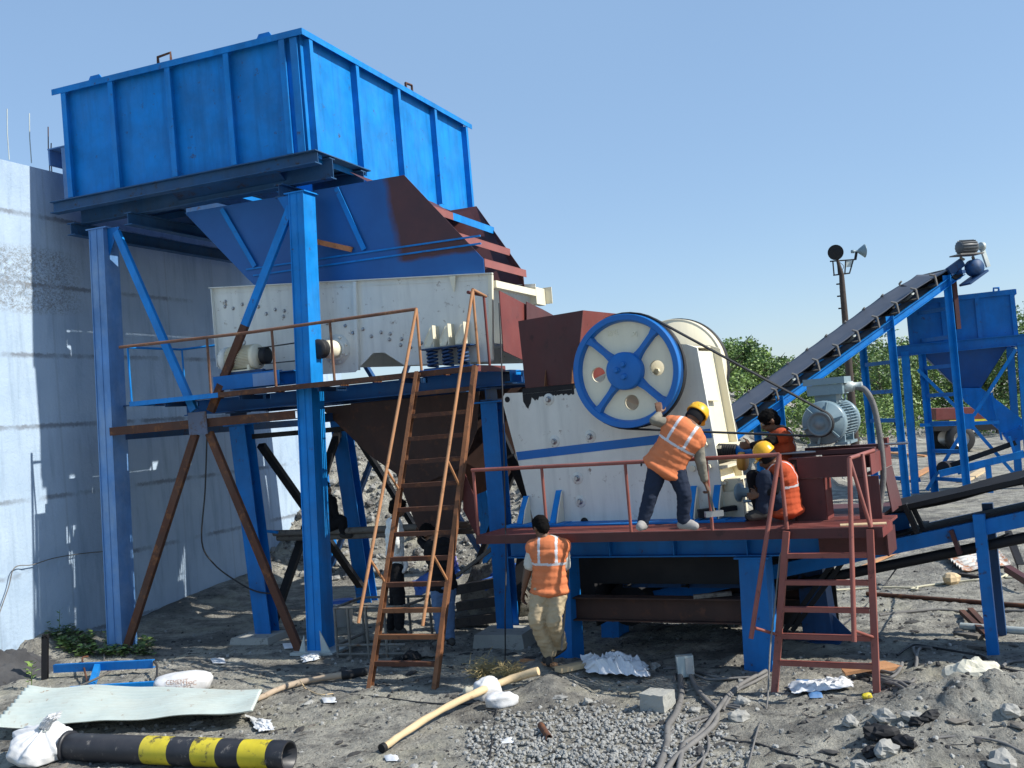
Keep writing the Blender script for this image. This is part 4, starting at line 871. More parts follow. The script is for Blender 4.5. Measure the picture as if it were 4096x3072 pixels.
tag(bl.build('drive_belt', M['rubber'], None, B @ V((-3.4, by, 2.9))), 'long black V belts from the crusher flywheel to the big grey motor', 'belt')
pc_ = [on(*D(*q_), B, 1, 11.12) for q_ in ((1850, 836), (1868, 842), (1885, 870), (1897, 920), (1905, 980), (1908, 1030), (1903, 1075), (1898, 1120))]
q = MB(B); q.tube(curve(pc_), .030, 10)
tag(q.build('motor_cable', M['cable'], None, B @ pc_[-1]), 'thick grey cable curving down from the big motor terminal box', 'cable')
q = MB(B); q.tube([on(*D(1815, 1136), B, 1, 10.12), on(*D(1915, 1132), B, 1, 10.22)], .020, 8)
tag(q.build('wooden_batten', M['wood'], None, B @ V((-2.2, 10.2, 1.53))), 'pale batten lying on the red deck beside the short ladder', 'batten')
# ------------------------------------------------------------------ inclined belt conveyor
T1 = V((8.85, 24.28, 4.13)); BLU = M['blue']
rr_ = ray(3784, 1135); best = None
for k in range(200):                # head end depth chosen so the stringer is one straight line
    T2 = CAM + rr_*(23.5+.02*k); dd = T2-T1; s_ = None
    lo, hi = -12., 0.
    for _ in range(40):
        mid = (lo+hi)/2; p = T1+dd.normalized()*mid - CAM
        u_ = 2048+FPX*p.dot(RT)/p.dot(fw)
        if u_ < 2925: lo = mid
        else: hi = mid
    v_ = 1536-FPX*p.dot(UP)/p.dot(fw)
    if best is None or abs(v_-1708) < best[0]: best = (abs(v_-1708), T2.copy(), lo)
T2 = best[1]; du = (T2-T1).normalized(); sL = best[2]-.6; sH = (T2-T1).length+.55
dc_ = V((-du.y, du.x, 0)).normalized(); dn_ = dc_.cross(du)*-1
if dn_.z < 0: dn_ = -dn_
WB = 1.30
def cv(s, t, h): return T1+du*s+dc_*t+dn_*h        # along, across (0 near .. WB far), above stringer
cn = thing('belt_conveyor', 'long inclined belt conveyor on light blue frame rising behind the crusher', 'conveyor', V((8.85, 24.28, 0)))
part('stringer', BLU, cn, lambda q: q.cbar(cv(sL, 0, 0), cv(sH, 0, 0), .09, .17, up=dn_, side=-1), ID)
part('stringer', BLU, cn, lambda q: q.cbar(cv(sL, WB, 0), cv(sH, WB, 0), .09, .17, up=dn_, side=1), ID)
SP = .62; n_id = int((sH-sL)/SP)
def beltf(i, j):
    s = sL+.1+(sH-sL-.3)*i; t = -.02+(WB+.04)*j
    e = abs(j-.5)*2; ph = ((s-sL-.2)/SP) % 1
    h = .20 + .15*max(0, e-.34)/.66 - .013*sin(pi*ph)*(e**2)
    if s > sH-1.3: h -= .12*max(0, e-.34)*sstep(sH-1.3, sH-.3, s)
    return cv(s, t, h)
qb = MB(); qb.grid(beltf, n_id*6, 14); bo = qb.build('belt', M['belt'], cn)
sm_ = bo.modifiers.new('thickness', 'SOLIDIFY'); sm_.thickness = .018
part('return_belt', M['belt'], cn, lambda q: q.grid(lambda i, j: cv(sL+(sH-sL-.3)*i, .1+(WB-.2)*j, -.04-.03*sin(pi*((i*n_id/2) % 1))), n_id*3, 2), ID)
br = paint('dull_grey_bracket', (.20, .19, .175), .7, .2, .3, (.25, .24, .22), .1, .2, (.1, .06, .04))
for k in range(n_id):
    s = sL+.2+SP*k
    q = MB()
    for t0, t1, sg in ((.0, .05, 1), (WB, WB-.05, -1)):
        q.bar(cv(s, t0, .085), cv(s+.05, t0-.05*sg, .33), .04, .035, up=du); q.bar(cv(s+.05, t0-.05*sg, .33), cv(s+.04, t0+.09*sg, .385), .04, .035, up=du)
    q.bar(cv(s, .0, .10), cv(s, WB, .10), .05, .04, up=dn_)
    q.build('idler_bracket', br, cn)
    q = MB(); q.cyl(cv(s, .06, .27), cv(s, .40, .145), .04, n=8); q.cyl(cv(s, .42, .14), cv(s, WB-.42, .14), .04, n=8); q.cyl(cv(s, WB-.40, .145), cv(s, WB-.06, .27), .04, n=8)
    q.build('roller', M['galv'] if k % 3 == 1 else M['black'], cn)
q = MB(); q.cyl(cv(sH-.15, .0, .05), cv(sH-.15, WB, .05), .16, n=20); q.build('head_pulley', M['rubber'], cn)
part('head_bearing', M['dark_blue'], cn, lambda q: (q.bar(cv(sH-.35, -.03, .2), cv(sH+.1, -.03, .2), .10, .2, up=dn_), q.cyl(cv(sH-.15, -.25, .05), cv(sH-.15, 0, .05), .05, n=10)), ID)
hx = T1+du*sH
gbx = cv(sH+.22, -.15, -.05)
part('gearbox', M['dark_blue'], cn, lambda q: (q.lathe([(0, -.16), (.17, -.14), (.20, -.1), (.20, .1), (.17, .14), (0, .14)], gbx, dc_, 18), q.bar(gbx-EZ*.22-du*.35, gbx-EZ*.22+du*.25, .4, .05, EZ)), ID)
mo = gbx+V((-.10, 0, .50)); horiz = V((du.x, du.y, 0)).normalized()
part('drive_motor', paint('dark_grey_paint', (.09, .10, .11), .5, .2, .3, (.2, .2, .2), .1), cn, lambda q: (q.lathe([(0, -.28), (.11, -.28), (.15, -.25), (.15, .18), (.09, .22), (0, .22)], mo, horiz, 20), [q.rec(mo-horiz*.24+(dc_*cos(a)+EZ*sin(a))*.155, mo+horiz*.16+(dc_*cos(a)+EZ*sin(a))*.155, -.006, .006, -.02, .02, dc_*cos(a)+EZ*sin(a)) for a in [i*.42 for i in range(15)]]), ID)
part('motor_bracket', br, cn, lambda q: (q.bar(mo-EZ*.18-horiz*.38, mo-EZ*.18+horiz*.26, .42, .03, EZ), q.bar(mo-EZ*.23+horiz*.1, gbx+EZ*.2, .05, .05, horiz), q.bar(mo-EZ*.23-horiz*.25, gbx+EZ*.2-horiz*.25, .04, .04, horiz)), ID)
part('belt_guard', M['galv'], cn, lambda q: (q.bar(mo+horiz*.38+dc_*.02, V((gbx.x, gbx.y, gbx.z))+horiz*.38, .10, .06, dc_), q.lathe([(0, -.04), (.10, -.04), (.10, .04), (0, .04)], mo+horiz*.38, horiz, 14)), ID)
part('head_post', M['oxide_dark'], cn, lambda q: q.bar(cv(sH-.1, .3, -.1), cv(sH-.1, .3, -.1)-EZ*1.2, .10, .10, EX), ID)
def trestle(s, zr, base0, base1, nr):
    a0, a1 = cv(s, -.03, -.02), cv(s, WB-.12, -.02)
    f0, f1 = V((*base0, -.15)), V((*base1, -.15))
    for p, r in ((f0, a0+EZ*.22), (f1, a1)):
        part('trestle_post', BLU, cn, lambda q: q.lbar(p, r, .13, .13, up=du), ID)
    for k in range(nr):
        z = zr+k*.68
        if z > a0.z-.3: break
        e0 = f0+(a0-f0)*((z-f0.z)/(a0.z-f0.z)); e1 = f1+(a1-f1)*((z-f1.z)/(a1.z-f1.z))
        part('trestle_rung', M['blue2'], cn, lambda q: q.bar(e0+(e1-e0)*.05, e1-(e1-e0)*.05, .06, .09), ID)
def under(s, t): p = cv(s, t, 0); return (p.x, p.y)
s2 = (T2-T1).length
trestle(0., .55, under(0, -.03), under(0, WB-.12), 8)
trestle(s2, .35, under(s2, -.03), under(s2, WB-.12), 9)
trestle(-3.4, .5, under(-3.4, -.03), under(-3.4, WB-.12), 5)
# ------------------------------------------------------------------ rear hopper
kH = lambda x, y: (3500+.5125*x, 1150+.5125*y)
pb = MAi @ G(*kH(300, 1610)); HBq = pb.y
def hp(x, y, b=0.): p = on(*kH(x, y), MA, 1, HBq+b); return V((p.x, p.y, p.z))
rh = thing('storage_hopper', 'blue storage bunker with funnel on braced legs behind the conveyor', 'hopper', MA @ V((pb.x+1.5, HBq+1, 0)))
tl, tr, blq, brq = hp(268, 100), hp(1105, 15), hp(268, 442), hp(1128, 380)
xa, xb, zt, zb = blq.x, brq.x, (tl.z+tr.z)/2, (blq.z+brq.z)/2; DH = 3.2
part('front_panel', M['blue2'], rh, lambda q: q.box(xa+.05, xb-.05, HBq, HBq+.02, zb, zt))
part('side_panel', M['blue2'], rh, lambda q: q.box(xa+.03, xa+.05, HBq+.021, HBq+DH, zb, zt))
part('side_panel', M['blue'], rh, lambda q: q.box(xb-.07, xb-.05, HBq+.021, HBq+DH, zb, zt))
part('rear_panel', M['blue2'], rh, lambda q: q.box(xa+.051, xb-.071, HBq+DH-.02, HBq+DH-.001, zb, zt))
part('rim', M['blue2'], rh, lambda q: (q.box(xa, xb, HBq-.06, HBq-.002, zt-.12, zt), q.box(xb-.05, xb+.03, HBq, HBq+DH, zt-.12, zt)))
for f in (.02, .34, .655, .97): part('rib', M['blue2'], rh, lambda q: q.box(xa+(xb-xa)*f-.05, xa+(xb-xa)*f+.05, HBq-.055, HBq-.002, zb+.01, zt-.121))
part('lifting_lug', M['blue2'], rh, lambda q: q.tube([hp(925, 30)+V((0, 0, -.02)), hp(925, 5), hp(965, 3), hp(965, 25)+V((0, 0, -.02))], .03, 4, True, False))
part('ring_beam', M['blue2'], rh, lambda q: (q.ibar(V((xa-.45, HBq-.06, zb-.12)), V((xb+.6, HBq-.06, zb-.12)), .18, .26), q.ibar(V((xa-.3, HBq, zb-.12)), V((xa-.3, HBq+DH, zb-.12)), .16, .24), q.ibar(V((xb+.1, HBq, zb-.12)), V((xb+.1, HBq+DH, zb-.12)), .16, .24)))
f0, f1 = hp(655, 790, .6), hp(830, 790, .6)
zf = (f0.z+f1.z)/2; A0 = (xa+.1, xb-.1); F0 = (f0.x, f1.x); yq0, yq1 = HBq+.05, HBq+DH-.05; yf0, yf1 = HBq+.6, HBq+1.3
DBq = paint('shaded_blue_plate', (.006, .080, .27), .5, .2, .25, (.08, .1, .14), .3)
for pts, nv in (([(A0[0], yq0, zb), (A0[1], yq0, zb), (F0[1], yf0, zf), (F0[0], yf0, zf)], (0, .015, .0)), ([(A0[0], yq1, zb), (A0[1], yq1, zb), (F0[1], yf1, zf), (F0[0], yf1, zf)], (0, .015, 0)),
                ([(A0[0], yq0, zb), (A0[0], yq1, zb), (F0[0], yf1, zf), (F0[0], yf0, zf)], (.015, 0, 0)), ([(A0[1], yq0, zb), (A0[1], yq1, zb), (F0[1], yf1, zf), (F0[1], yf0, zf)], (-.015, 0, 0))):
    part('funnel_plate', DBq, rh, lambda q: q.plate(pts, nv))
part('spout', M['blue'], rh, lambda q: q.plate([hp(650, 785, .55), hp(830, 785, .55), hp(1160, 1035, .55), hp(1135, 1105, .55), hp(1000, 1140, .55), hp(880, 1040, .55), hp(700, 890, .55)], (0, .5, 0)))
part('spout', M['blue2'], rh, lambda q: q.plate([hp(1000, 1145, .5), hp(1163, 1075, .5), hp(1190, 1180, .5), hp(1050, 1220, .5)], (0, .6, 0)))
part('spout_bar', M['blue'], rh, lambda q: q.bar(hp(910, 820, .4), hp(990, 1190, .4), .05, .05, EY))
for (x0, y0, x1, y1) in ((232, 500, 318, 1640), (1140, 430, 1215, 1560)):
    for b_ in (0, DH): part('column', M['blue'] if b_ == 0 else M['blue2'], rh, lambda q: q.ibar(hp(x1, y1)+V((0, b_, -.1)), hp(x0, y0)+V((0, b_, -.0)), .18, .18, EY))
for (x0, y0, x1, y1) in ((335, 640, 700, 1000), (770, 1095, 1110, 1480), (1100, 480, 770, 1000), (700, 1100, 405, 1580), (350, 1075, 700, 1062), (775, 1060, 970, 1050)):
    part('brace', M['blue'], rh, lambda q: q.bar(hp(x0, y0, -.02), hp(x1, y1, -.02), .08, .13, EY))
part('gusset_plate', M['blue'], rh, lambda q: q.plate([hp(690, 985, -.09), hp(775, 985, -.09), hp(780, 1105, -.09), hp(690, 1105, -.09)], (0, .02, 0)))
part('sole_angle', M['blue2'], rh, lambda q: q.bar(hp(310, 1505), hp(355, 1500), .1, .1))
# low blue conveyor frame between the bunker legs
lf = thing('conveyor_frame', 'low blue conveyor tail frame with black idler under the storage bunker', 'frame', MA @ hp(860, 1500, -.6))
part('side_rail', BLU, lf, lambda q: (q.bar(hp(500, 1455, -.6), hp(1160, 1300, -.6), .08, .16), q.bar(hp(640, 1440, .3), hp(1163, 1290, .3), .08, .14)))
part('leg', BLU, lf, lambda q: q.box(hp(860, 1400, -.6).x, hp(905, 1400, -.6).x, HBq-.65, HBq-.5, 0, hp(860, 1395, -.6).z))
part('hanger', BLU, lf, lambda q: (q.bar(hp(1050, 1165, -.5), hp(1090, 1300, -.5), .06, .1, EY),))
part('tail_roller', M['black'], lf, lambda q: (q.cyl(hp(530, 1410, -.5), hp(620, 1400, .2), .16, n=14), q.bar(hp(560, 1400, -.4), hp(1100, 1210, -.4), .05, .12)))
# ------------------------------------------------------------------ outgoing conveyor under the crusher
oc2 = thing('belt_conveyor', 'black dirty belt conveyor with blue beam running out below the crusher', 'conveyor', B @ V((-1.1, 11.6, 0)))
CY0, CY1 = 11.58, 12.45
o0 = on(3553, 2190, B, 1, CY0); o1 = on(4096, 2075, B, 1, CY0); ou = (o1-o0).normalized()
def ov(s, y, h): return V((o0.x+ou.x*s, y, o0.z+ou.z*s+h))
S0, S1 = -3.2, 4.2
part('side_beam', M['blue2'], oc2, lambda q: q.cbar(ov(S0, CY0, 0), ov(S1, CY0, 0), .08, .15, side=1), B)
part('side_beam', M['dark_blue'], oc2, lambda q: q.cbar(ov(S0, CY1, 0), ov(S1, CY1, 0), .08, .15, side=-1), B)
part('lower_pipe', M['black'], oc2, lambda q: q.tube([ov(S0, CY0+.1, -.20), ov(S1, CY0+.1, -.20)], .055, 10), B)
part('belt', M['black'], oc2, lambda q: q.grid(lambda i, j: ov(S0+(S1-S0)*i, CY0-.06+(CY1-CY0+.12)*j, .30+.10*max(0, abs(j-.5)*2-.35)/.65-.012*sin(i*40)), 80, 10), B)
part('belt_edge', M['black'], oc2, lambda q: q.bar(ov(-.1, CY0-.08, .385), ov(S1, CY0-.08, .385), .02, .05), B)
part('return_belt', M['black'], oc2, lambda q: q.bar(ov(S0, CY0+.25, .10), ov(S1, CY0+.25, .10), .45, .03), B)
for s in (.22, 1.38, 2.5, 3.6): part('idler_bracket', M['black'], oc2, lambda q: (q.bar(ov(s+.10, CY0-.04, .09), ov(s, CY0-.07, .42), .085, .05, EX), q.bar(ov(s+.16, CY0+.08, .06), ov(s+.05, CY0+.03, .40), .07, .04, EX), q.bar(ov(s+.06, CY0, .08), ov(s+.06, CY1, .08), .07, .05)), B)
part('return_roller', M['steel'], oc2, lambda q: q.cyl(ov(1.55, CY0-.1, .11), ov(1.55, CY1, .11), .045, n=12), B)
pB = B.inverted() @ G(3985, 2615)
part('post', M['blue2'], oc2, lambda q: q.bar((pB.x-.02, CY0-.05, -.12), (pB.x-.03, CY0-.05, 1.42), .11, .10, EY), B)
part('post', M['dark_blue'], oc2, lambda q: q.bar((pB.x-.02, CY1+.05, -.12), (pB.x-.03, CY1+.05, 1.42), .11, .10, EY), B)
part('cross_strut', M['oxide_dark'], oc2, lambda q: q.bar(ov(.72, CY0-.05, -.21), ov(.66, CY0-.05, .05), .12, .04, EX), B)
part('inclined_strut', M['black'], oc2, lambda q: (q.bar(on(*D(1800, 1215), B, 1, 11.6), on(*D(1690, 1370), B, 1, 11.6), .05, .05), q.bar(on(*D(1822, 1212), B, 1, 11.6), on(*D(1712, 1362), B, 1, 11.6), .05, .05)), B)
part('hopper_skirt', M['dark_blue'], oc2, lambda q: (q.box(-5.0, -3.4, 11.2, 11.22, .72, 1.15), q.box(-5.0, -3.4, 12.5, 12.52, .6, 1.15)), B)
part('darkening_plate', M['black'], oc2, lambda q: (q.box(-6.6, -2.9, 12.62, 12.64, .0, 1.16), q.box(-5.3, -3.45, 11.0, 11.02, .80, 1.15), q.box(-5.3, -5.28, 11.03, 12.6, .3, 1.15), q.box(-3.5, -3.48, 11.03, 12.6, .75, 1.15)), B)  # black plates added to darken the space under the deck
part('tail_drum', M['black'], oc2, lambda q: q.cyl((-5.0, 11.3, .5), (-5.0, 12.5, .5), .25, n=20), B)
for x in (-4.9, -4.2): part('spring_coil', M['black'], oc2, lambda q: q.tube([(x+.04*cos(i*.6), 11.1+.04*sin(i*.6), .74+.0028*i) for i in range(60)], .010, 5), B)
# ------------------------------------------------------------------ lamp pole
LPY = 40.
def lpP(x, y, dy=0.): d = ray(3300+.3316*x, 950+.3316*y); return CAM + d*((LPY+dy)/d.y)
lm = thing('lamp_pole', 'rough wooden pole carrying two round floodlights on a steel bracket', 'lamp pole', V((lpP(240, 950).x+.6, LPY, 0)))
pw = paint('dark_wooden_pole', (.055, .042, .036), .85, .3, .3, (.12, .09, .07), .3, .2, (.02, .02, .02), bmp=.5)
pbm = lpP(240, 950); dpole = (lpP(200, 450)-pbm); base = pbm-dpole*(pbm.z/dpole.z)
part('pole', pw, lm, lambda q: q.tube([base, pbm, lpP(210, 600), lpP(200, 450), lpP(150, 270)], [.17, .12, .11, .095, .055], 10), ID)
MK = M['black']
part('bracket_frame', MK, lm, lambda q: ([q.tube([lpP(*a), lpP(*c_)], .028, 5) for a, c_ in (((60, 288), (370, 265)), ((95, 290), (110, 455)), ((100, 455), (300, 430)), ((340, 275), (295, 435)), ((150, 290), (165, 450)), ((250, 270), (240, 440)))]), ID)
for (x, y) in ((155, 562), (165, 708), (180, 855)): part('climbing_rung', MK, lm, lambda q: q.tube([lpP(x-18, y+2), lpP(x+40, y-4)], .03, 5), ID)
dl = (CAM-lpP(128, 180)).normalized()
f1 = part('floodlight', MK, lm, lambda q: q.lathe([(0, .05), (.12, .05), (.27, .09), (.295, .10), (.295, .08), (.16, -.13), (.08, -.24), (0, -.24)], lpP(128, 180), dl, 28), ID)
part('lens', M['black'], f1, lambda q: q.lathe([(.28, .095), (.20, .105), (0, .115)], lpP(128, 180), dl, 24), ID)
e1 = (lpP(470, 165)-lpP(320, 175)).normalized()
f2 = part('floodlight', M['motor_grey'], lm, lambda q: q.lathe([(0, -.27), (.06, -.27), (.07, -.16), (.037, -.135), (.053, -.01), (.085, .01), (.235, .22), (.262, .25), (.24, .25), (0, .1)], lpP(400, 165), e1, 24), ID)
part('lamp_arm', MK, lm, lambda q: q.tube([lpP(365, 268), lpP(380, 175)], .05, 6), ID)
part('ballast_box', M['galv'], lm, lambda q: q.hexa([lpP(245, 360), lpP(330, 352), lpP(330, 352, .3), lpP(245, 360, .3), lpP(240, 285), lpP(335, 278), lpP(335, 278, .3), lpP(240, 285, .3)]), ID)
part('wire', MK, lm, lambda q: q.tube(curve([lpP(180, 300), lpP(225, 350), lpP(190, 420)]), .012, 4), ID)
# ------------------------------------------------------------------ trailer
k2 = lambda x, y: (2900+.7235*x, 900+.7235*y)
tw = G(*k2(1310, 1262)); TY = tw.y
def tp(x, y, dy=0.): d = ray(*k2(x, y)); return CAM + d*((TY+dy)/d.y)
trl = thing('trailer', 'old flat trailer with red box body parked behind the storage bunker', 'trailer', V((tw.x, TY, 0)))
def hx8(q, x0, x1, y0, y1, dep):
    q.hexa([tp(x0, y1), tp(x1, y1-8), tp(x1, y1-8)+V((.3, dep, 0)), tp(x0, y1)+V((.3, dep, 0)), tp(x0, y0), tp(x1, y0-8), tp(x1, y0-8)+V((.3, dep, 0)), tp(x0, y0)+V((.3, dep, 0))])
part('box_body', M['oxide'], trl, lambda q: hx8(q, 1168, 1462, 1016, 1078, 1.9), ID)
part('floor_edge', M['yellow'], trl, lambda q: hx8(q, 1240, 1462, 1079, 1090, 1.9), ID)
part('chassis', M['black'], trl, lambda q: hx8(q, 1155, 1510, 1104, 1140, 1.6), ID)
for dy_ in (.05, 1.5):
    wc = V((tw.x, TY+dy_, .52)); wh = part('wheel', M['rubber'], trl, lambda q: q.lathe([(.28, -.15), (.46, -.15), (.52, -.08), (.52, .08), (.46, .15), (.28, .15)], wc, (0, 1, 0), 28), ID)
    part('rim', M['steel'], wh, lambda q: q.lathe([(.29, -.12), (.2, -.06), (0, -.06)], wc, (0, 1, 0), 20), ID)
part('drawbar', M['black'], trl, lambda q: q.bar(tp(1500, 1140, .8), tp(1620, 1165, .8), .1, .12), ID)
# ------------------------------------------------------------------ trees and bushes
LF = []
for i, c in enumerate(((.075, .125, .042), (.115, .185, .055), (.19, .29, .07), (.055, .095, .036))):
    m, t, b = nodes('leaves_%s' % ('dark', 'mid', 'bright', 'deep')[i]); b.inputs['Base Color'].default_value = (*c, 1); b.inputs['Roughness'].default_value = .55
    n = noi(t, 1.3, 3); t.links.new(ramp(t, n, [(.3, tuple(x*.75 for x in c)), (.7, tuple(x*1.35 for x in c))]).outputs[0], b.inputs['Base Color'])
    LF.append(m)
BK = paint('bark', (.09, .07, .05), .9, .3, .3, (.15, .13, .1), 0, bmp=.6)
def tree(nm, label, cat, x, y, h, w, seed, mats, n=2600, ls=.16, group=None, trunk=True):
    r = random.Random(seed); z0 = gz(x, y, False)
    t_ = thing(nm, label, cat, V((x, y, z0)), group)
    if trunk:
        q = MB(); top = V((x+.15*w*(r.random()-.5), y, z0+h*.7)); q.tube([V((x, y, z0-.2)), V((x, y, z0+h*.3)), top], [.05*h*.4+.03, .04*h*.4, .02], 7)
        for k in range(6):
            a = r.random()*6.28; s = V((x, y, z0+h*(.25+.07*k))); q.tube([s, s+V((cos(a)*w*.2, sin(a)*w*.2, h*.14)), s+V((cos(a)*w*.36, sin(a)*w*.36, h*.32))], [.035, .025, .01], 5)
        q.build('trunk', BK, t_)
    q = MB(); cl = []
    for k in range(int(10+w*3)):
        a = r.random()*6.28; f = r.random()**.6; hh = .14+.8*r.random(); e = sqrt(max(.05, 1-((hh-.45)/.62)**2))
        cl.append((V((x+cos(a)*w*.5*f*e, y+sin(a)*w*.42*f*e, z0+h*hh)), (.16+.16*r.random())*min(w, h)*.8))
    for i in range(n):
        c, rad = cl[r.randrange(len(cl))]
        d = V((r.gauss(0, 1), r.gauss(0, 1), r.gauss(0, .8))); d = d.normalized()*rad*(r.random()**.45)
        p = c+d; s = ls*(.6+.8*r.random())
        u_ = V((r.gauss(0, 1), r.gauss(0, 1), r.gauss(0, .6))).normalized(); v_ = u_.orthogonal().normalized(); v_.rotate(Matrix.Rotation(r.random()*6.28, 3, u_))
        q.cur = r.choices(range(len(mats)), [3, 2, 1][:len(mats)])[0] if p.z > z0+h*.12 else 0
        k = len(q.v); q.add([p, p+u_*s*.5+v_*s*.28, p+u_*s, p+u_*s*.5-v_*s*.28], [(0, 1, 2, 3)])
    q.build('crown', mats, t_)
def atd(dx, dy, dist):  # place under image column dx at forward distance dist
    d = ray(*D(dx, dy)); p = CAM + d*(dist/d.y); return p
def zat(dx, dy, dist): return atd(dx, dy, dist).z
TS = [(1535, 745, 50, 3.4, 0), (1582, 742, 54, 3.0, 1), (1642, 762, 52, 2.8, 0), (1685, 790, 50, 2.6, 1), (1738, 800, 55, 2.6, 0), (1790, 775, 56, 3.0, 1), (1845, 752, 55, 2.8, 0), (1893, 722, 52, 3.4, 1), (1945, 735, 56, 3.0, 0),
      (1990, 770, 58, 3.0, 1), (2045, 790, 60, 3.2, 0), (2100, 760, 62, 3.6, 1), (2150, 735, 60, 3.4, 0), (2205, 665, 58, 4.2, 1), (2250, 690, 57, 4.0, 0), (1500, 790, 50, 2.6, 1), (2290, 720, 60, 4, 1), (1668, 772, 54, 3.0, 1), (1612, 752, 55, 3.2, 0), (1870, 760, 58, 3.6, 0), (1760, 790, 57, 3.4, 1), (2020, 770, 62, 3.6, 0), (2125, 770, 64, 3.8, 0), (1920, 760, 60, 3.6, 1), (2340, 740, 60, 4, 0), (2400, 730, 62, 4.4, 1), (2470, 720, 60, 4.2, 0), (2540, 700, 63, 4.6, 1), (2620, 690, 62, 4.6, 0), (2710, 680, 64, 5, 1), (1430, 800, 52, 3, 0), (1360, 805, 54, 3.2, 1), (1290, 815, 52, 3, 0)]
LBL = ['dark leafy tree just right of the crusher top, leftmost of the tree line', 'tall leafy tree behind the flywheel belt, spiky top', 'low rounded tree left of the conveyor belt bottom', 'small dark tree behind the lower conveyor belt',
       'shrubby tree seen between conveyor belt and big grey motor', 'green tree under the middle of the conveyor', 'leafy tree under the conveyor left of the first trestle', 'tallest green tree beside the first conveyor trestle', 'dark tree between the two conveyor trestles',
       'leafy tree glimpsed through the bunker left legs', 'dense dark tree behind the bunker funnel', 'dark tree seen through the bunker right brace', 'dark tree behind the right leg of the bunker', 'tall dark tree at the right edge behind the bunker', 'dark tree cut by the right edge of the photo', 'low dark tree half hidden behind the cream crusher end', 'tree at the far right end of the tree line', 'leafy tree just left of the lower conveyor belt edge', 'broad tree between the spiky tree and low rounded tree', 'broad tree behind the first conveyor trestle', 'broad dark tree behind the big grey motor', 'dark tree directly behind the bunker left leg', 'broad tree behind the bunker spout', 'broad tree right of the tallest tree'] + ['tree of the line beyond the right edge of the photo']*6 + ['tree hidden behind the cream crusher']*3
for i, (dx, dy, dist, w, k) in enumerate(TS):
    p = atd(dx, dy, dist); h = p.z-gz(p.x, dist, False)
    tree('tree', LBL[i], 'tree', p.x, dist, h*1.04, w*1.3, 40+i, [LF[1], LF[0], LF[2]] if k else [LF[2], LF[1], LF[0]], 3600, .17, 'trees behind the plant')
BS = [(1650, 868, 40, 1.6), (1712, 850, 41, 2.2), (1765, 862, 42, 1.6), (1830, 850, 44, 2.2), (1900, 858, 46, 2.0), (2190, 858, 46, 2.6), (2130, 872, 47, 1.8), (1090, 905, 25, 1.3), (1600, 850, 38, 2.), (1680, 885, 42, 2.2), (1740, 878, 43, 2.2), (1870, 872, 48, 2.4), (1960, 868, 49, 2.6), (2060, 870, 50, 2.6), (2230, 850, 47, 2.6)]
LB2 = ['bright green bush right of the cream crusher end', 'bright green bush above the bareheaded squatting worker', 'small light green bush left of the big grey motor', 'green bush behind the big grey motor', 'green bush between the conveyor trestles', 'sunlit green bush right of the bunker spout', 'small bush behind the bunker brace', 'bush on the rubble bank between blue column and crusher', 'bush behind the crusher spring', 'low green bush on the soil bank beside the crusher', 'low green bush left of the motor feet', 'low bush between trestle posts', 'low bush right of the trestle', 'low bush above the trailer', 'green bush at the right edge']
for i, (dx, dy, dist, w) in enumerate(BS):
    p = atd(dx, dy, dist); h = max(.5, p.z-gz(p.x, dist, False))
    tree('bush', LB2[i], 'bush', p.x, dist, h, w, 90+i, [LF[2], LF[1]], 1100, .12, 'bushes along the soil bank', False)
# ------------------------------------------------------------------ things lying about
def crop(ox, oy, k): return lambda x, y: ((ox+k*x)/1.8517, (oy+k*y)/1.8517)
kA = crop(1400, 2550, .3617); kB = crop(2500, 2550, .3617); kR = crop(3200, 2550, .4051); kP = crop(3350, 1900, .4822); k4 = crop(2300, 1900, .812); kS = crop(0, 2450, .3749)
def cab(name, label, cat, pts, r, mat, lift=None, group=None, n=8, seg=6, wob=.0):
    P = [gp(*p, (r*.8 if lift is None else lift)) if len(p) == 2 else V(p) for p in pts]
    q = MB(); q.tube(curve(P, seg), r, n); return tag(q.build(name, mat, None, P[0]), label, cat, group)
def hang(name, label, cat, pts, r, mat, group=None):
    q = MB(); q.tube(curve(pts, 6), r, 6); return tag(q.build(name, mat, None, pts[-1]), label, cat, group)
# black and yellow pipe
pl_, pr_ = G(*D(152, 1613), .125), G(*D(625, 1632), .125)
pp = thing('steel_pipe', 'black steel pipe with three yellow bands lying in the left foreground', 'pipe', V((pl_.x, pl_.y, 0)))
pd = (pr_-pl_); PL = pd.length; pdn = pd.normalized()
def fx(dx): # fraction along the pipe under display column dx
    return (dx-152)/473
q = MB(); R_ = .122
ed = [0.] + [fx(x) for x in (329, 388, 438, 490, 536, 592)] + [1.]
for i in range(7):
    q.cur = i % 2; n_ = 6
    q.tube([pl_+pd*(ed[i]+(ed[i+1]-ed[i])*k/n_) for k in range(n_+1)], R_, 40, False)
q.cur = 0; q.lathe([(R_, 0), (R_-.016, 0), (R_-.016, -.8)], pr_, pdn, 40); q.lathe([(R_-.016, 0.02), (0, 0.02)], pl_+pdn*.9, pdn, 30)
q.build('tube', [M['pipe_black'], M['yellow']], pp)
part('flange', M['pipe_black'], pp, lambda q: (q.lathe([(R_-.01, -.03), (R_+.022, -.03), (R_+.022, 0), (R_-.01, 0)], pl_, pdn, 36), q.lathe([(0, -.002), (R_-.01, -.002)], pl_-pdn*.005, pdn, 30)), ID)
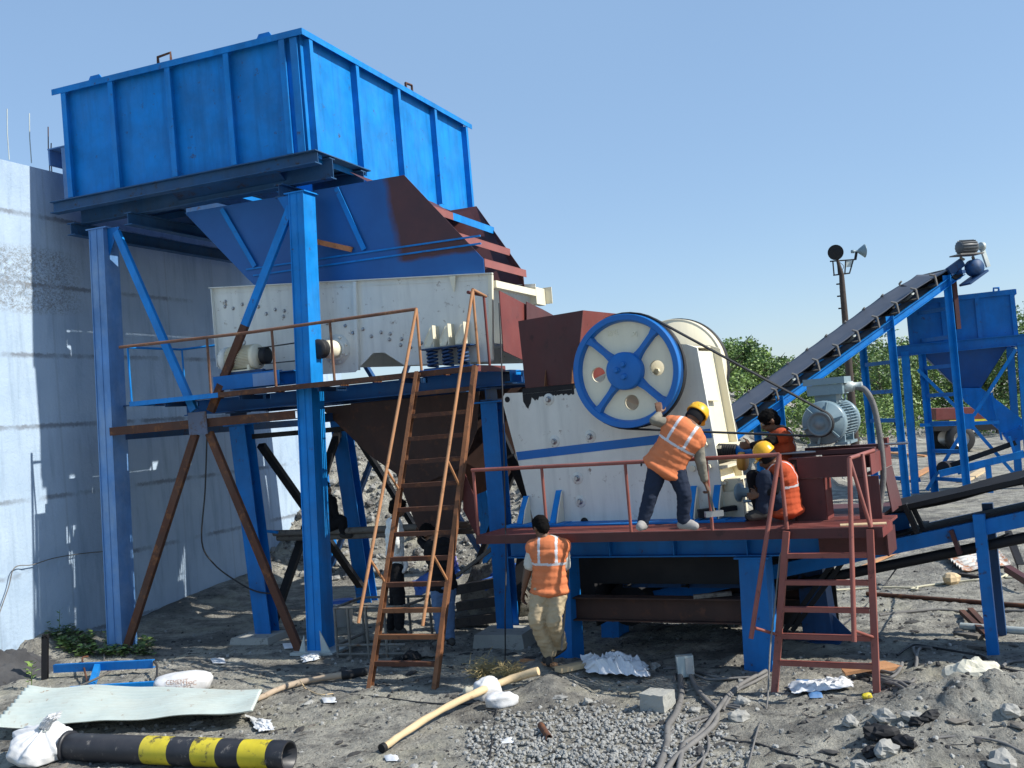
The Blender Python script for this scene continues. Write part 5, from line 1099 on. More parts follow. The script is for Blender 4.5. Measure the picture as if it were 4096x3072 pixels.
# sacks and bags
def bag(name, label, c, r, seed, mat, yaw=0., flat=0., knot=None, group=None, nz=.22, mats=None, res=28):
    q = MB(); R = Matrix.Rotation(yaw, 3, 'Z'); vs = []; n, m_ = res, res*2//3
    for j in range(m_+1):
        th = pi*j/m_
        for k in range(n):
            ph = 2*pi*k/n; e = V((sin(th)*cos(ph), sin(th)*sin(ph), cos(th)))
            e2 = V([math.copysign(abs(v)**.8, v) for v in e])
            s = 1+nz*fbm(e.x*1.3+seed, e.y*1.3, e.z*1.3+seed, 4)+.05*noise.noise(V((e.x*6, e.y*6, e.z*6+seed)))
            p = R @ V((e2.x*r[0]*s, e2.y*r[1]*s, e2.z*r[2]*s)); p.z = max(p.z, -r[2]*.72)
            vs.append(V(c)+p)
    q.add(vs, [(j*n+k, j*n+(k+1) % n, (j+1)*n+(k+1) % n, (j+1)*n+k) for j in range(m_) for k in range(n)], True)
    return q, tag(q.build(name, mat, None, c), label, 'bag' if 'sheet' not in name else 'sheet', group)
c = gp(92, 1600, .12)
ks = thing('white_sack', 'bulging white sack with twisted knotted neck in the left foreground', 'sack', V((c.x, c.y, 0)))
AXS = V((.26, -.30, .92)).normalized(); AX1 = AXS.orthogonal().normalized(); AX2 = AXS.cross(AX1)
def sackf(i, j):
    a = 2*pi*i
    prof = [(0, -.17), (.15, -.165), (.235, -.10), (.262, -.02), (.245, .045), (.19, .095), (.115, .13), (.055, .155), (.036, .175), (.045, .20), (.040, .235), (.046, .27), (.042, .30), (.05, .335), (.0, .32)]
    f = j*(len(prof)-1); k = min(int(f), len(prof)-2); t_ = f-k
    r_ = prof[k][0]*(1-t_)+prof[k+1][0]*t_; h = prof[k][1]*(1-t_)+prof[k+1][1]*t_
    up_ = sstep(-.02, .13, h)
    fold = 1+(.13*sin(a*9+2.2*sin(a*3))+.09*sin(a*17+1))*up_+.16*noise.noise(V((cos(a)*1.7, sin(a)*1.7, j*3)))+.07*noise.noise(V((cos(a)*4.5, sin(a)*4.5, j*11)))
    h += .035*noise.noise(V((cos(a)*2, sin(a)*2, 5)))+(.035*noise.noise(V((cos(a)*3, sin(a)*3, 8))) if h > .28 else 0)
    nb = max(0, h-.16)
    p = c+AX1*(r_*fold*cos(a)*1.1)+AX2*(r_*fold*sin(a))+AXS*(h-nb*nb*1.2)+V((.9, .1, 0))*(nb*nb*1.9+.25*nb)
    return V((p.x, p.y, max(p.z, c.z-.13)))
q = MB(); q.grid(sackf, 130, 80); q.build('body', M['white'], ks)
q = MB(); q.lathe([(.044, -.010), (.052, 0), (.044, .010)], c+AXS*.172, AXS, 20, True); q.build('tie', M['galv'], ks)
cc = gp(395, 1478, .10)
_, ob = bag('cement_sack', 'crumpled printed white cement sack behind the corrugated sheet', cc, (.33, .19, .14), 4, M['white'], .15)
ob['category'] = 'sack'
prn = paint('faded_sack_print', (.45, .28, .20), .8, .3, .3, (.6, .58, .55), 0)
for i, (tx, dx, dz) in enumerate((('CEMENT', -.13, .04), ('PPC', .10, .01), ('50 KG', -.02, -.03))):
    cu = bpy.data.curves.new('print', 'FONT'); cu.body = tx; cu.size = .065; cu.extrude = .001
    to = bpy.data.objects.new('print', cu); COL.objects.link(to); dg = bpy.context.evaluated_depsgraph_get()
    me = bpy.data.meshes.new_from_object(to.evaluated_get(dg)); bpy.data.objects.remove(to); me.materials.append(prn)
    sub = me; 
    for v in sub.vertices:      # wrap the print on the bulging sack
        x = v.co.x+dx; z = v.co.y+dz; k = max(.0, 1-(x/.34)**2-((z)/.16)**2)
        v.co = V((x, -.20*sqrt(k)-.012, z+.015)) if k > 0 else V((x, -.03, z))
    o2 = bpy.data.objects.new('print', sub); COL.objects.link(o2); o2.parent = ob
# corrugated sheet
def sheet(name, label, corners, nwave, amp, mat, lift, droop=0., par=None, wavy=.03):
    P = [G(*D(*c_), l_) for c_, l_ in zip(corners, lift)]       # far-left, far-right, near-right, near-left
    def f(i, j):
        p = (P[0]*(1-i)+P[1]*i)*(1-j)+(P[3]*(1-i)+P[2]*i)*j
        return p+V((0, 0, amp*sin(2*pi*nwave*j)+wavy*noise.noise(V((i*3, j*2, 4)))+droop*noise.noise(V((i*5, j*1.5, 9)))))
    q = MB(); q.grid(f, 90, int(nwave*8)); o = q.build(name, mat, None, (P[0]+P[2])/2); s = o.modifiers.new('thickness', 'SOLIDIFY'); s.thickness = .003
    return tag(o, label, 'metal sheet')
gs = paint('pale_galvanised_sheet', (.56, .62, .57), .5, .08, .35, (.52, .46, .36), .12, .06, (.32, .20, .12), .15, bmp=.05)
sheet('corrugated_sheet', 'long pale corrugated metal sheet lying in the left foreground', ((62, 1482), (566, 1492), (546, 1534), (-22, 1572)), 11, .017, gs, (.20, .13, .17, .16), .035)
rs = paint('rusting_galvanised_sheet', (.50, .50, .47), .5, .1, .3, (.4, .36, .3), .2, .55, (.30, .13, .06), .2, sc=1.2)
sheet('corrugated_sheet', 'rust stained corrugated sheet on the ground right of the outgoing conveyor', ((2030, 1190), (2138, 1170), (2185, 1218), (2080, 1232)), 9, .022, rs, (.12, .14, .05, .06), .02)
# blue frame, dark post, rods
bf = thing('channel_frame', 'small blue steel frame lying behind the pale corrugated sheet', 'frame', gp(230, 1460))
a_, b_, c_, d_ = gp(118, 1442, .13), gp(332, 1432, .12), gp(150, 1492, .06), gp(335, 1480, .05)
part('channel', M['blue2'], bf, lambda q: q.cbar(a_, b_, .06, .10, side=1), ID)
part('channel', M['blue'], bf, lambda q: q.cbar(c_, d_, .06, .09, side=1), ID)
part('cross_member', M['blue'], bf, lambda q: q.bar(a_+(b_-a_)*.44, c_+(d_-c_)*.25, .07, .08), ID)
pst = thing('steel_post', 'short dark notched steel post standing among the weeds', 'post', gp(100, 1482))
pz0 = gp(97, 1484, -.1); px_ = V((.035, 0, 0))
part('channel', M['black'], pst, lambda q: (q.cbar(pz0, pz0+V((.05, 0, .64)), .075, .05, EY, .008, 1), q.bar(pz0+V((.03, 0, .62)), pz0+V((.033, 0, .67)), .02, .05, EY), q.bar(pz0+V((.075, 0, .62)), pz0+V((.078, 0, .67)), .02, .05, EY)), ID)
cab('bent_rod', 'bent rusty rod leaning over the blue frame', 'rod', [(190, 1420), V(gp(178, 1420, .10)), V(gp(181, 1440, .12)), (188, 1470), (194, 1492)], .012, M['rust'], .06)
cab('wooden_stick', 'grey stick lying across the small blue frame', 'stick', [V(gp(176, 1482, .1)), V(gp(205, 1468, .14)), V(gp(238, 1452, .17))], .014, M['old_wood'])
cab('hose', 'short black hose loop at the right end of the small blue frame', 'hose', [V(gp(332, 1428, .16)), V(gp(339, 1440, .12)), V(gp(338, 1462, .08)), (331, 1476)], .014, M['dark_cable'])
cab('hose', 'grey hose arching over the weeds at the wall foot', 'hose', [(225, 1425), V(gp(228, 1400, .05)), V(gp(255, 1393, .08)), V(gp(300, 1402, .06)), (330, 1412)], .012, M['cable'])
# weeds
def leaf(q, p, d, s, up=.3):
    d = V(d).normalized(); sd_ = d.cross(V((0, 0, 1))); sd_ = sd_.normalized() if sd_.length > 1e-3 else V((1, 0, 0)); u_ = sd_.cross(d)
    q.add([p, p+d*s*.45+sd_*s*.42+u_*s*.06, p+d*s, p+d*s*.45-sd_*s*.42+u_*s*.06], [(0, 1, 2), (0, 2, 3)])
def weed(label, base, h, nl, ls, mat, seed, lean=.1):
    r = random.Random(seed); t_ = thing('leafy_weed', label, 'plant', base)
    top = base+V((lean*h, 0, h)); q = MB(); q.tube([base-EZ*.03, base+V((lean*h*.3, .01, h*.5)), top], [.007, .005, .003], 5); q.build('stem', LF[1], t_)
    q = MB()
    for k in range(nl):
        f = .15+.85*(k+.5)/nl; a = k*2.4+r.random(); p = base+(top-base)*f; d = V((cos(a), sin(a)*.7-.25, .25+.3*r.random()))
        leaf(q, p+d*.02, d, ls*(.7+.5*r.random()))
    q.build('leaves', mat, t_)
weed('bright green round leaved weed left of the dark post', gp(68, 1490), .34, 16, .085, LF[2], 3)
weed('tall thin weed growing against the wall behind the dark post', gp(130, 1408), .40, 14, .05, LF[1], 5)
qw = MB(); r = random.Random(12)
for i in range(2600):
    dx = 105+225*r.random(); dy = 1390+30*r.random()
    if noise.noise(V((dx*.03, dy*.05, 2))) < -.15: continue
    p = gp(dx, dy); qw.cur = r.choices((0, 1, 2, 3), (4, 3, 2, 2))[0]
    a = r.random()*6.28; leaf(qw, p+V((0, 0, .10*r.random())), (cos(a), sin(a), .5*r.random()), .03+.06*r.random())
setting(qw.build('weeds', [LF[0], LF[1], LF[2], paint('dry_stalks', (.30, .27, .17), .9, .3, 0, streak=0)]), 'stuff')
# logs and boards
def log(name, label, pts, rr, mat, extra=None, cat='log'):
    P = [gp(p[0], p[1], p[2]) for p in pts]; t_ = thing(name, label, cat, V((P[0].x, P[0].y, 0)))
    C_ = curve(P, 8); N = len(C_); q = MB()
    rad = [rr[0]+(rr[1]-rr[0])*i/(N-1)+.006*noise.noise(V((i*.35, 2, rr[0]*50))) for i in range(N)]
    C_ = [p+V((.012*noise.noise(V((i*.3, 1, 4))), .012*noise.noise(V((i*.3, 5, 4))), 0)) for i, p in enumerate(C_)]
    q.tube(C_, rad, 12); q.build('trunk', mat, t_); return t_, C_, rad
t_, C_, rad = log('peeled_log', 'long crooked peeled tree trunk lying across the foreground', [(826, 1616, .045), (883, 1577, .07), (951, 1535, .11), (1020, 1501, .14), (1092, 1471, .12), (1163, 1451, .08)], (.031, .041), M['wood'])
q = MB(); q.tube([C_[0]-(C_[1]-C_[0]).normalized()*.012, C_[0]+(C_[1]-C_[0])*.5], .041, 12); q.build('burnt_end', M['black'], t_)
t_, C_, rad = log('bamboo_pole', 'weathered pale pole lying left of the tall ladder foot', [(553, 1508, .05), (620, 1482, .05), (690, 1466, .05), (745, 1458, .05), (792, 1450, .05)], (.030, .042), paint('pale_bamboo', (.42, .33, .24), .8, .2, .3, (.3, .25, .2), 0, .15, (.15, .1, .07), bmp=.4))
q = MB(); n0 = int(len(C_)*.72); q.tube(C_[n0:], [r_+.006 for r_ in rad[n0:]], 12); q.build('black_wrap', M['rubber'], t_)
cab('rope', 'thin pale rope tied round the pole left of the ladder', 'rope', [V(gp(648, 1470, .09)), V(gp(655, 1480, .09)), (660, 1487), (690, 1500), (720, 1498)], .006, M['wood'])
def board(name, label, p, r, w_, h, mat, cat='board', lift=.02, group=None):
    a, b__ = gp(*p, lift), gp(*r, lift); q = MB(); q.bar(a, b__, w_, h); return tag(q.build(name, mat, None, (a+b__)/2), label, cat, group)
board('split_board', 'pale split board beside the white plastic sheet', (1205, 1440), (1318, 1424), .12, .05, M['wood'], lift=.06)
board('split_board', 'orange board with white edge behind the peeled log', (1128, 1424), (1200, 1438), .06, .03, M['orange_wood'], lift=.08)
board('orange_board', 'orange plank lying flat behind right foot of the short red ladder', (1868, 1446), (1930, 1436), .26, .03, M['orange_wood'], lift=.06)
board('orange_board', 'orange plank tilted behind the lowest rung of the short red ladder', (1822, 1452), (1892, 1440), .16, .03, M['orange_wood'], lift=.09)
for i, (p, r, w_, l_) in enumerate((((1872, 1282), (2240, 1312), .05, 'long dark pipe lying on the ground right of the short ladder'), ((2075, 1353), (2240, 1366), .06, 'white plastic pipe behind the blue conveyor post'))):
    a, b__ = gp(*p, .03), gp(*r, .03); q = MB(); q.cyl(a, b__, .028 if i == 0 else .045, n=12); tag(q.build('pipe', M['rust'] if i == 0 else M['galv'], None, a), l_, 'pipe')
an = [((2078, 1322), (2140, 1380), 'rusty angle iron, left one of the crossed pair behind blue post'), ((2096, 1318), (2152, 1378), 'rusty angle iron, right one of the crossed pair behind blue post')]
for p, r, l_ in an:
    a, b__ = gp(*p, .03), gp(*r, .03); q = MB(); q.lbar(a, b__, .06, .05); tag(q.build('angle_iron', M['rust'], None, a), l_, 'angle iron')
board('old_plank', 'grey weathered plank lying left of the white plastic pipe', (2066, 1368), (2120, 1378), .10, .04, M['old_wood'], 'plank')
board('old_plank', 'thin grey lath nearest the blue conveyor post foot', (2090, 1395), (2140, 1402), .05, .03, M['old_wood'], 'plank')
board('dark_plank', 'dark plank lying behind the cut wood block', (2072, 1240), (2130, 1248), .07, .05, M['dark_wood'], 'plank')
board('long_board', 'long orange board on the ground below the outgoing conveyor', (1822, 1245), (1975, 1175), .07, .03, M['orange_wood'], 'board')
q = MB(); p = gp(2056, 1250, .08); q.ball(p, (.13, .10, .09), 8, 5, Matrix.Rotation(.4, 3, 'Z'), False, .25, 1.5, 2); tag(q.build('wood_block', M['wood'], None, p), 'cut wood block beside the pale rope', 'wood block')
cab('rope', 'long cream rope snaking over the ground below the outgoing conveyor', 'rope', [kP(-10, 965), kP(150, 945), kP(420, 928), kP(600, 935), kP(650, 925), kP(660, 945), kP(610, 948), kP(700, 922), kP(1000, 885), kP(1180, 868), kP(1238, 840), kP(1215, 805), kP(1180, 815), kP(1200, 845), kP(1320, 860), kP(1420, 815), kP(1400, 850), kP(1560, 845)], .014, paint('cream_rope', (.52, .49, .36), .9, .1, .2, streak=0), .02)
cab('hose', 'grey hose crossing the ground right of the short ladder', 'hose', [kP(350, 1165), kP(620, 1140), kP(840, 1118), kP(1050, 1135), kP(1300, 1125), kP(1560, 1122)], .018, M['cable'])
cab('wire', 'black wire looping from the outgoing conveyor to the ground', 'wire', [V(B @ ov(1.2, CY0-.1, -.1)), V(gp(*kP(880, 690), .55)), V(gp(*kP(560, 715), .35)), kP(380, 930), kP(180, 1140), kP(0, 1280)], .010, M['dark_cable'])
# power cables in front of the deck
CBL = 'muddy power cables in the foreground'
for i, (pts, r_, l_) in enumerate(((((610, 300), (612, 450), (625, 620), (570, 830), (475, 985), (462, 1180), (400, 1370), (360, 1480)), .030, 'thickest muddy cable running down from left of the junction box'),
        (((685, 300), (720, 400), (790, 560), (900, 690), (1010, 800), (1005, 930), (890, 1060), (700, 1210), (560, 1330), (450, 1470)), .024, 'thick muddy cable running from right of the junction box'),
        (((1560, 370), (1330, 470), (1180, 600), (1075, 730), (980, 870), (830, 1060), (650, 1180), (620, 1330), (590, 1480)), .022, 'muddy cable from the blue leg curving down the middle of the bundle'),
        (((1600, 400), (1400, 530), (1230, 590), (1140, 700), (1080, 800)), .016, 'short muddy cable end beside the pale egg shaped stone'),
        (((1280, 765), (1100, 745), (1010, 790), (960, 880), (830, 940), (790, 1020), (820, 1180), (870, 1330), (830, 1480)), .013, 'thin cable with a loop on top of the bundle'),
        (((1270, 790), (1110, 765), (1040, 800), (950, 910), (880, 1000), (920, 1130), (900, 1300), (700, 1460)), .012, 'thin grey cable twisted round the right of the bundle'),
        (((960, 860), (800, 900), (640, 960), (520, 1050), (360, 1200), (230, 1350), (180, 1470)), .016, 'flat grey cable fanning out left of the bundle'),
        (((430, 345), (620, 345), (830, 390), (980, 450), (1150, 455), (1400, 430), (1590, 380)), .013, 'grey cable lying behind the bundle below the junction box'),
        (((550, 470), (560, 400), (680, 380), (830, 430), (950, 470), (1200, 450), (1480, 430)), .012, 'thin grey cable looped round the thick cable top'))):
    cab('power_cable', l_, 'cable', [kB(*p) for p in pts], r_, M['cable'], r_*.9+.006*(i % 3), CBL)
jb = thing('junction_box', 'square grey metal box where two thick cables end', 'box', gp(1481, 1440))
pj = gp(1481, 1438, .13); part('casing', M['galv'], jb, lambda q: (q.hexa([pj+V(p) for p in ((-.085, -.03, -.11), (.08, -.03, -.11), (.08, .06, -.10), (-.085, .06, -.10), (-.09, -.01, .10), (.085, -.01, .10), (.085, .08, .10), (-.09, .08, .10))])), ID)
part('lid', M['steel'], jb, lambda q: q.hexa([pj+V(p) for p in ((-.005, -.040, -.08), (.072, -.040, -.08), (.072, -.033, -.08), (-.005, -.033, -.08), (-.005, -.021, .08), (.072, -.021, .08), (.072, -.013, .08), (-.005, -.013, .08))]), ID)
cab('thin_cable', 'thin black cable on the ground left of the gravel', 'cable', [kA(0, 630), kA(250, 650), kA(500, 680), kA(760, 715), kA(1000, 742), kA(1250, 735), kA(1500, 718), kA(1690, 712)], .008, M['dark_cable'])
cab('thin_cable', 'thin black cable running right past the small white stone', 'cable', [kA(1520, 800), kA(1700, 840), kA(1900, 880), kA(2110, 885), kB(0, 1010), kB(240, 985), kB(400, 980)], .008, M['dark_cable'])
cab('thin_cable', 'thin black cable crossing the gravel to the bottom right', 'cable', [kB(950, 1080), kB(1200, 1130), kB(1450, 1175), kB(1700, 1245), kB(1900, 1310), kB(2200, 1385), kR(380, 1290)], .010, M['dark_cable'])
cab('thin_cable', 'thin grey cable over the right hand mound', 'cable', [kR(1300, 1180), kR(1500, 1140), kR(1750, 1115), kR(2000, 1130), kR(2250, 1170)], .011, M['cable'])
for i, pts in enumerate((((960, 175), (1060, 100), (1140, 75), (1300, 95), (1560, 140), (1800, 185), (1960, 290), (2220, 345)), ((1300, 105), (1180, 95), (1120, 110), (1150, 200), (1150, 300), (1090, 410), (980, 440), (800, 410)), ((1220, 95), (1165, 130), (1145, 260), (1120, 360), (1010, 440), (860, 420), (700, 370), (600, 330)), ((1140, 400), (1130, 470), (1070, 510), (960, 480), (800, 410)), ((1010, 250), (980, 310), (920, 350), (800, 330)), ((2000, 290), (2060, 245), (2220, 225)), ((1010, 270), (960, 360), (880, 390), (790, 370)))):
    cab('coiled_cable', ('black cable arching along the top of the right mound', 'thick loop of cable hanging down the right mound', 'second loop of cable just inside the thick loop on the right mound', 'short cable bend at the bottom of the coil right of the red ladder', 'small cable loop nearest the red ladder foot', 'grey cable end at the right edge of the photo', 'cable bend between red ladder foot and coil')[i], 'cable', [kR(*p) for p in pts], .016 if i else .012, M['cable'] if i else M['dark_cable'], .03, 'cables right of the short ladder')
# hanging cables
zb_ = V((-4.88, WY-.01, 0))
hang('hanging_cable', 'thin pale cable hanging straight down from the feeder platform corner', 'cable', [MA @ on(*D(1078, 655), MA, 1, WY), MA @ on(*D(1084, 800), MA, 1, 11.3), MA @ on(*D(1089, 1000), MA, 1, 11.0), MA @ on(*D(1093, 1200), MA, 1, 10.7), MA @ on(*D(1091, 1320), MA, 1, 10.5), gp(1090, 1440, .01), gp(1072, 1540, .012), gp(1055, 1662, .012)], .0085, M['dark_cable'])
hang('hanging_cable', 'grey cable hanging from the short red ladder into the foreground', 'cable', [B @ on(*D(*k4(1060, 375)), B, 1, FE-.03), B @ on(*D(*k4(1015, 385)), B, 1, FE-.04), B @ on(*D(*k4(1003, 470)), B, 1, FE-.05), B @ on(*D(*k4(985, 640)), B, 1, 9.85), B @ on(*D(*k4(962, 850)), B, 1, 9.7), gp(*k4(945, 1140), .02), gp(*k4(905, 1240), .02), gp(*k4(865, 1380), .02), gp(*k4(850, 1450), .02)], .0085, M['cable'])
hang('hanging_cable', 'black cable drooping from the tower gusset toward the feeder column', 'cable', [MA @ on(*D(447, 945), MA, 1, 11.8), MA @ on(*D(443, 1060), MA, 1, 11.9), MA @ on(*D(436, 1170), MA, 1, 12.0), MA @ on(*D(462, 1218), MA, 1, 12.1), MA @ on(*D(510, 1255), MA, 1, 12.2), MA @ on(*D(555, 1278), MA, 1, 12.3), MA @ on(*D(605, 1283), MA, 1, 12.4)], .012, M['dark_cable'])
hang('wall_wire', 'thin wire fixed along the white wall', 'wire', [MA @ on(*D(x, y), MA, 0, -11.74) for x, y in ((-5, 1335), (18, 1270), (32, 1226), (70, 1220), (115, 1206), (175, 1196), (240, 1190))], .007, M['old_wood'])
# concrete block, footings, stones
blk = MB(); p = gp(1420, 1512, .07); Rz = Matrix.Rotation(-.62, 3, 'Z')
def bx(u_, v_, w_): q_ = V((u_*.125, v_*.115, w_*.08)); q_ += V((1, 1, 1))*.006*noise.noise(q_*30); return p+Rz @ q_
n = 8
for ax in range(3):
    for s in (-1, 1):
        def ff(i, j, ax=ax, s=s):
            a, b__ = 2*i-1, 2*j-1; k = [0, 0, 0]; k[ax] = s; k[(ax+1) % 3] = a; k[(ax+2) % 3] = b__
            return bx(*k)
        blk.grid(ff, n, n, False)
tag(blk.build('concrete_block', M['concrete_block'], None, p), 'rough grey concrete cube left of the power cables', 'block')
def foot(label, x0, x1, y0, y1, z1, T):
    q = MB(T); q.hexa([(x0-.05, y0-.05, -.15), (x1+.05, y0-.05, -.15), (x1+.05, y1+.05, -.15), (x0-.05, y1+.05, -.15), (x0, y0, z1), (x1, y0, z1), (x1, y1, z1), (x0, y1, z1)])
    tag(q.build('concrete_footing', M['concrete_block'], None, T @ V(((x0+x1)/2, y0, 0))), label, 'footing')
foot('dark concrete footing under the blue column behind the walking worker', -5.35, -4.72, 11.85, 12.4, .16, MA)
foot('low concrete footing under the blue feeder column by the wall', -9.15, -8.55, 12.1, 12.6, .07, MA)
ST = [(1270, 1518, .05, 'white stone in front of the dark soil heap'), (1415, 1440, .06, 'pale stone at the end of white plastic sheet'), (1500, 1535, .055, 'white stone just below the concrete cube'), (1392, 1500, .05, 'pale stone on the left of concrete cube'), (1602, 1515, .075, 'egg shaped pale stone right of the power cables'), (1595, 1548, .09, 'flat pale stone half buried at the gravel edge'),
      (1838, 1560, .075, 'flat white stone in front of the red ladder'), (1912, 1556, .085, 'upright pale stone in front of red ladder right foot'), (1945, 1553, .04, 'small pale stone next to the upright one'), (1970, 1520, .085, 'pale stone between red ladder and right mound'), (1915, 1620, .10, 'grey stone at the foot of the right mound'), (2185, 1585, .09, 'white stone on the slope of the right mound'), (1855, 1652, .06, 'pale stone among clods at the bottom edge'), (2165, 1648, .12, 'grey slab of stone in the bottom right corner')]
for i, (dx, dy, r_, l_) in enumerate(ST):
    p = gp(dx, dy, r_*.35); q = MB(); q.ball(p, (r_, r_*.8, r_*.62), 12, 8, Matrix.Rotation(i*1.3, 3, 'Z'), False, .6, 1.5, i+3)
    tag(q.build('stone', M['stone'], None, p), l_, 'stone')
p = gp(2105, 1452, .10); q = MB(); q.ball(p, (.24, .17, .15), 22, 14, None, False, .5, 1.8, 8); tag(q.build('boulder', paint('white_rock', (.60, .58, .48), .9, .15, .3, (.35, .34, .3), 0, bmp=.8), None, p), 'big white boulder on top of the right hand mound', 'boulder')
hpq = MB(); hc_ = gp(12, 1455)
hpq.grid(lambda i, j: (lambda x, y: V((hc_.x+x, hc_.y+y, gz(hc_.x+x, hc_.y+y)-.03+.30*exp(-(x/.42)**2-(y/.42)**2)*(1+.5*noise.noise(V((x*6, y*6, 2))))+.03*noise.noise(V((x*17, y*17, 5))))))(-1.1+2.2*i, -.9+1.8*j), 60, 50)
tag(hpq.build('soil_heap', paint('black_coal_soil', (.055, .055, .058), .95, .35, .4, (.11, .11, .11), 0, bmp=1., bsc=25), None, hc_), 'dark soil heap at the left edge in front of the white wall', 'heap')
# clods of black coal
for i, (dx, dy, r_) in enumerate(((1905, 1600, .10), (1880, 1625, .07), (1960, 1640, .08), (1985, 1560, .06), (2010, 1530, .07), (890, 1420, .12), (860, 1432, .1))):
    p = gp(dx, dy, r_*.3); q = MB(); q.ball(p, (r_*1.3, r_*.8, r_*.6), 12, 8, Matrix.Rotation(i*.9, 3, 'Z'), False, .6, 2, i+30)
    tag(q.build('coal_lump', M['black'], None, p), ('largest black lump at the foot of right mound', 'black lump left of the grey stone', 'black lump at the bottom right', 'small black lump on the near side of right mound', 'dark lump high on the side of right mound', 'dark crumpled clod behind the brown ladder foot', 'dark clod left of the crumpled one behind brown ladder')[i], 'lump', 'black lumps')
q = MB(); a, b__ = gp(1168, 1568, .03), gp(1186, 1594, .03); q.lathe([(.030, 0), (.022, 0), (.022, .12), (.030, .12)], b__, a-b__, 14); q.lathe([(.030, 0), (.030, (a-b__).length)], b__, a-b__, 14)
tag(q.build('pipe_stub', M['rust'], None, a), 'short rusty pipe stub at the left edge of the gravel', 'pipe')
# plastic sheets, bags, straw
def rag(name, label, corners, lift, amp, mat, seed, n=56, cat='sheet'):
    P = [gp(*c_, lift) for c_ in corners]
    def f(i, j):
        p = (P[0]*(1-i)+P[1]*i)*(1-j)+(P[3]*(1-i)+P[2]*i)*j
        w_ = noise.noise(V((i*2.6+seed, j*2.0, 1))); w2 = 1-abs(noise.noise(V((i*5.5+seed, j*4, 3))))*2.6; w3 = 1-abs(noise.noise(V((i*12+seed, j*9, 7))))*2.4
        ed_ = min(i, 1-i, j, 1-j); ed_ = sstep(0, .18, ed_)*.75+.25
        return p+V((.06*noise.noise(V((i*6+seed, j*6, 8))), .05*noise.noise(V((i*6, j*6+seed, 5))), max(-.01, amp*ed_*(.55*w_+.25+.45*w2*.6+.22*w3))))
    q = MB(); q.grid(f, n, n); o = q.build(name, mat, None, sum(P, V((0, 0, 0)))/4); return tag(o, label, cat)
wp = paint('white_plastic_sheet', (.70, .72, .74), .35, .08, .2, (.5, .48, .45), 0, bmp=.3, bsc=25)
rag('plastic_sheet', 'crumpled white plastic sheet in front of the crusher deck', ((1255, 1434), (1398, 1440), (1404, 1464), (1270, 1466)), .02, .19, wp, 2)
rag('plastic_sheet', 'torn white plastic behind the lowest rung of the short red ladder', ((1700, 1478), (1838, 1470), (1845, 1488), (1712, 1500)), .02, .09, wp, 6)
rag('plastic_sheet', 'small white plastic scrap below the corrugated sheet end', ((530, 1545), (585, 1560), (590, 1578), (560, 1582)), .02, .06, wp, 9, 20)
rag('plastic_sheet', 'crushed clear bottle and plastic at foot of the near blue column', ((650, 1418), (690, 1412), (692, 1424), (655, 1430)), .02, .05, wp, 11, 18)
rag('cloth', 'grey crumpled cloth on the ground behind brown ladder foot', ((865, 1402), (935, 1398), (948, 1420), (880, 1422)), .02, .11, M['old_wood'], 14, 30)
bag('plastic_bag', 'crumpled white bag behind the peeled log', gp(1052, 1492, .09), (.15, .10, .12), 7, M['white'], .4, nz=.5)
bag('plastic_bag', 'white bag lying in front of the peeled log', gp(1082, 1512, .05), (.16, .10, .08), 17, M['white'], .2, nz=.45)
bag('plastic_bag', 'small yellow white packet by the red ladder right foot', gp(1873, 1504, .02), (.05, .03, .03), 21, M['yellow'], .2, nz=.5, res=14)
q = MB(); a, b__ = gp(1000, 1494, .05), gp(1040, 1497, .05)
q.lathe([(.02, 0)]+[(.045+.012*(k % 2), .02+.02*k) for k in range(8)]+[(.02, .19)], a, b__-a, 18); tag(q.build('ribbed_hose', paint('cream_ribbed_plastic', (.5, .48, .38), .7, .1, .3), None, a), 'short ribbed cream hose piece left of white bag', 'hose')
def straw(label, dx, dy, R, seed, n=260):
    r = random.Random(seed); p0 = gp(dx, dy, .02); q = MB()
    for k in range(n):
        a = r.random()*6.28; d = V((cos(a), sin(a), r.gauss(.3, .4))).normalized(); p = p0+V((r.gauss(0, R*.4), r.gauss(0, R*.3), abs(r.gauss(0, R*.4)))); q.tube([p, p+d*R*.5+V((0, 0, .01)), p+d*R*.9], .0028, 3, False)
    tag(q.build('straw_heap', paint('dry_straw', (.46, .36, .17), .9, .25, 0, streak=0), None, p0), label, 'straw')
straw('tuft of dry straw behind the white bags', 1052, 1458, .16, 3); straw('flat yellow straw between log and orange board', 1100, 1466, .13, 4, 200)
for i, (dx, dy, l_) in enumerate(((710, 1512, 'scrap of white paper left of the brown ladder'), (1095, 1600, 'pale paper scrap right of log lower end'), (845, 1638, 'white paper scrap beside the log burnt end'), (625, 1395, 'paper scrap near the feeder footing'), (470, 1428, 'pale scrap on the ground right of the blue frame'), (1760, 1500, 'blue scrap below red ladder'), (1735, 1478, 'grey blue scrap by the left foot of red ladder'))):
    rag('paper_scrap', l_, ((dx-16, dy-4), (dx+14, dy-6), (dx+18, dy+6), (dx-10, dy+7)), .01, .025, wp if i < 5 else M['blue_steel'], 20+i, 6, 'scrap')['group'] = 'scraps of litter'
for k_, (p_, r_) in enumerate(((D(2178, 1152), D(2206, 1225)), (D(2176, 1228), D(2230, 1262)))):
    a, b__ = G(*p_, .45-.25*k_), G(*r_, .12); q = MB(); q.lbar(a, b__, .09, .09); tag(q.build('steel_bracket', M['black'] if k_ == 0 else M['oxide_dark'], None, a), ('black steel bracket at the right edge beside the blue conveyor post', 'dull red steel bracket at the right edge beside the rope')[k_], 'bracket')
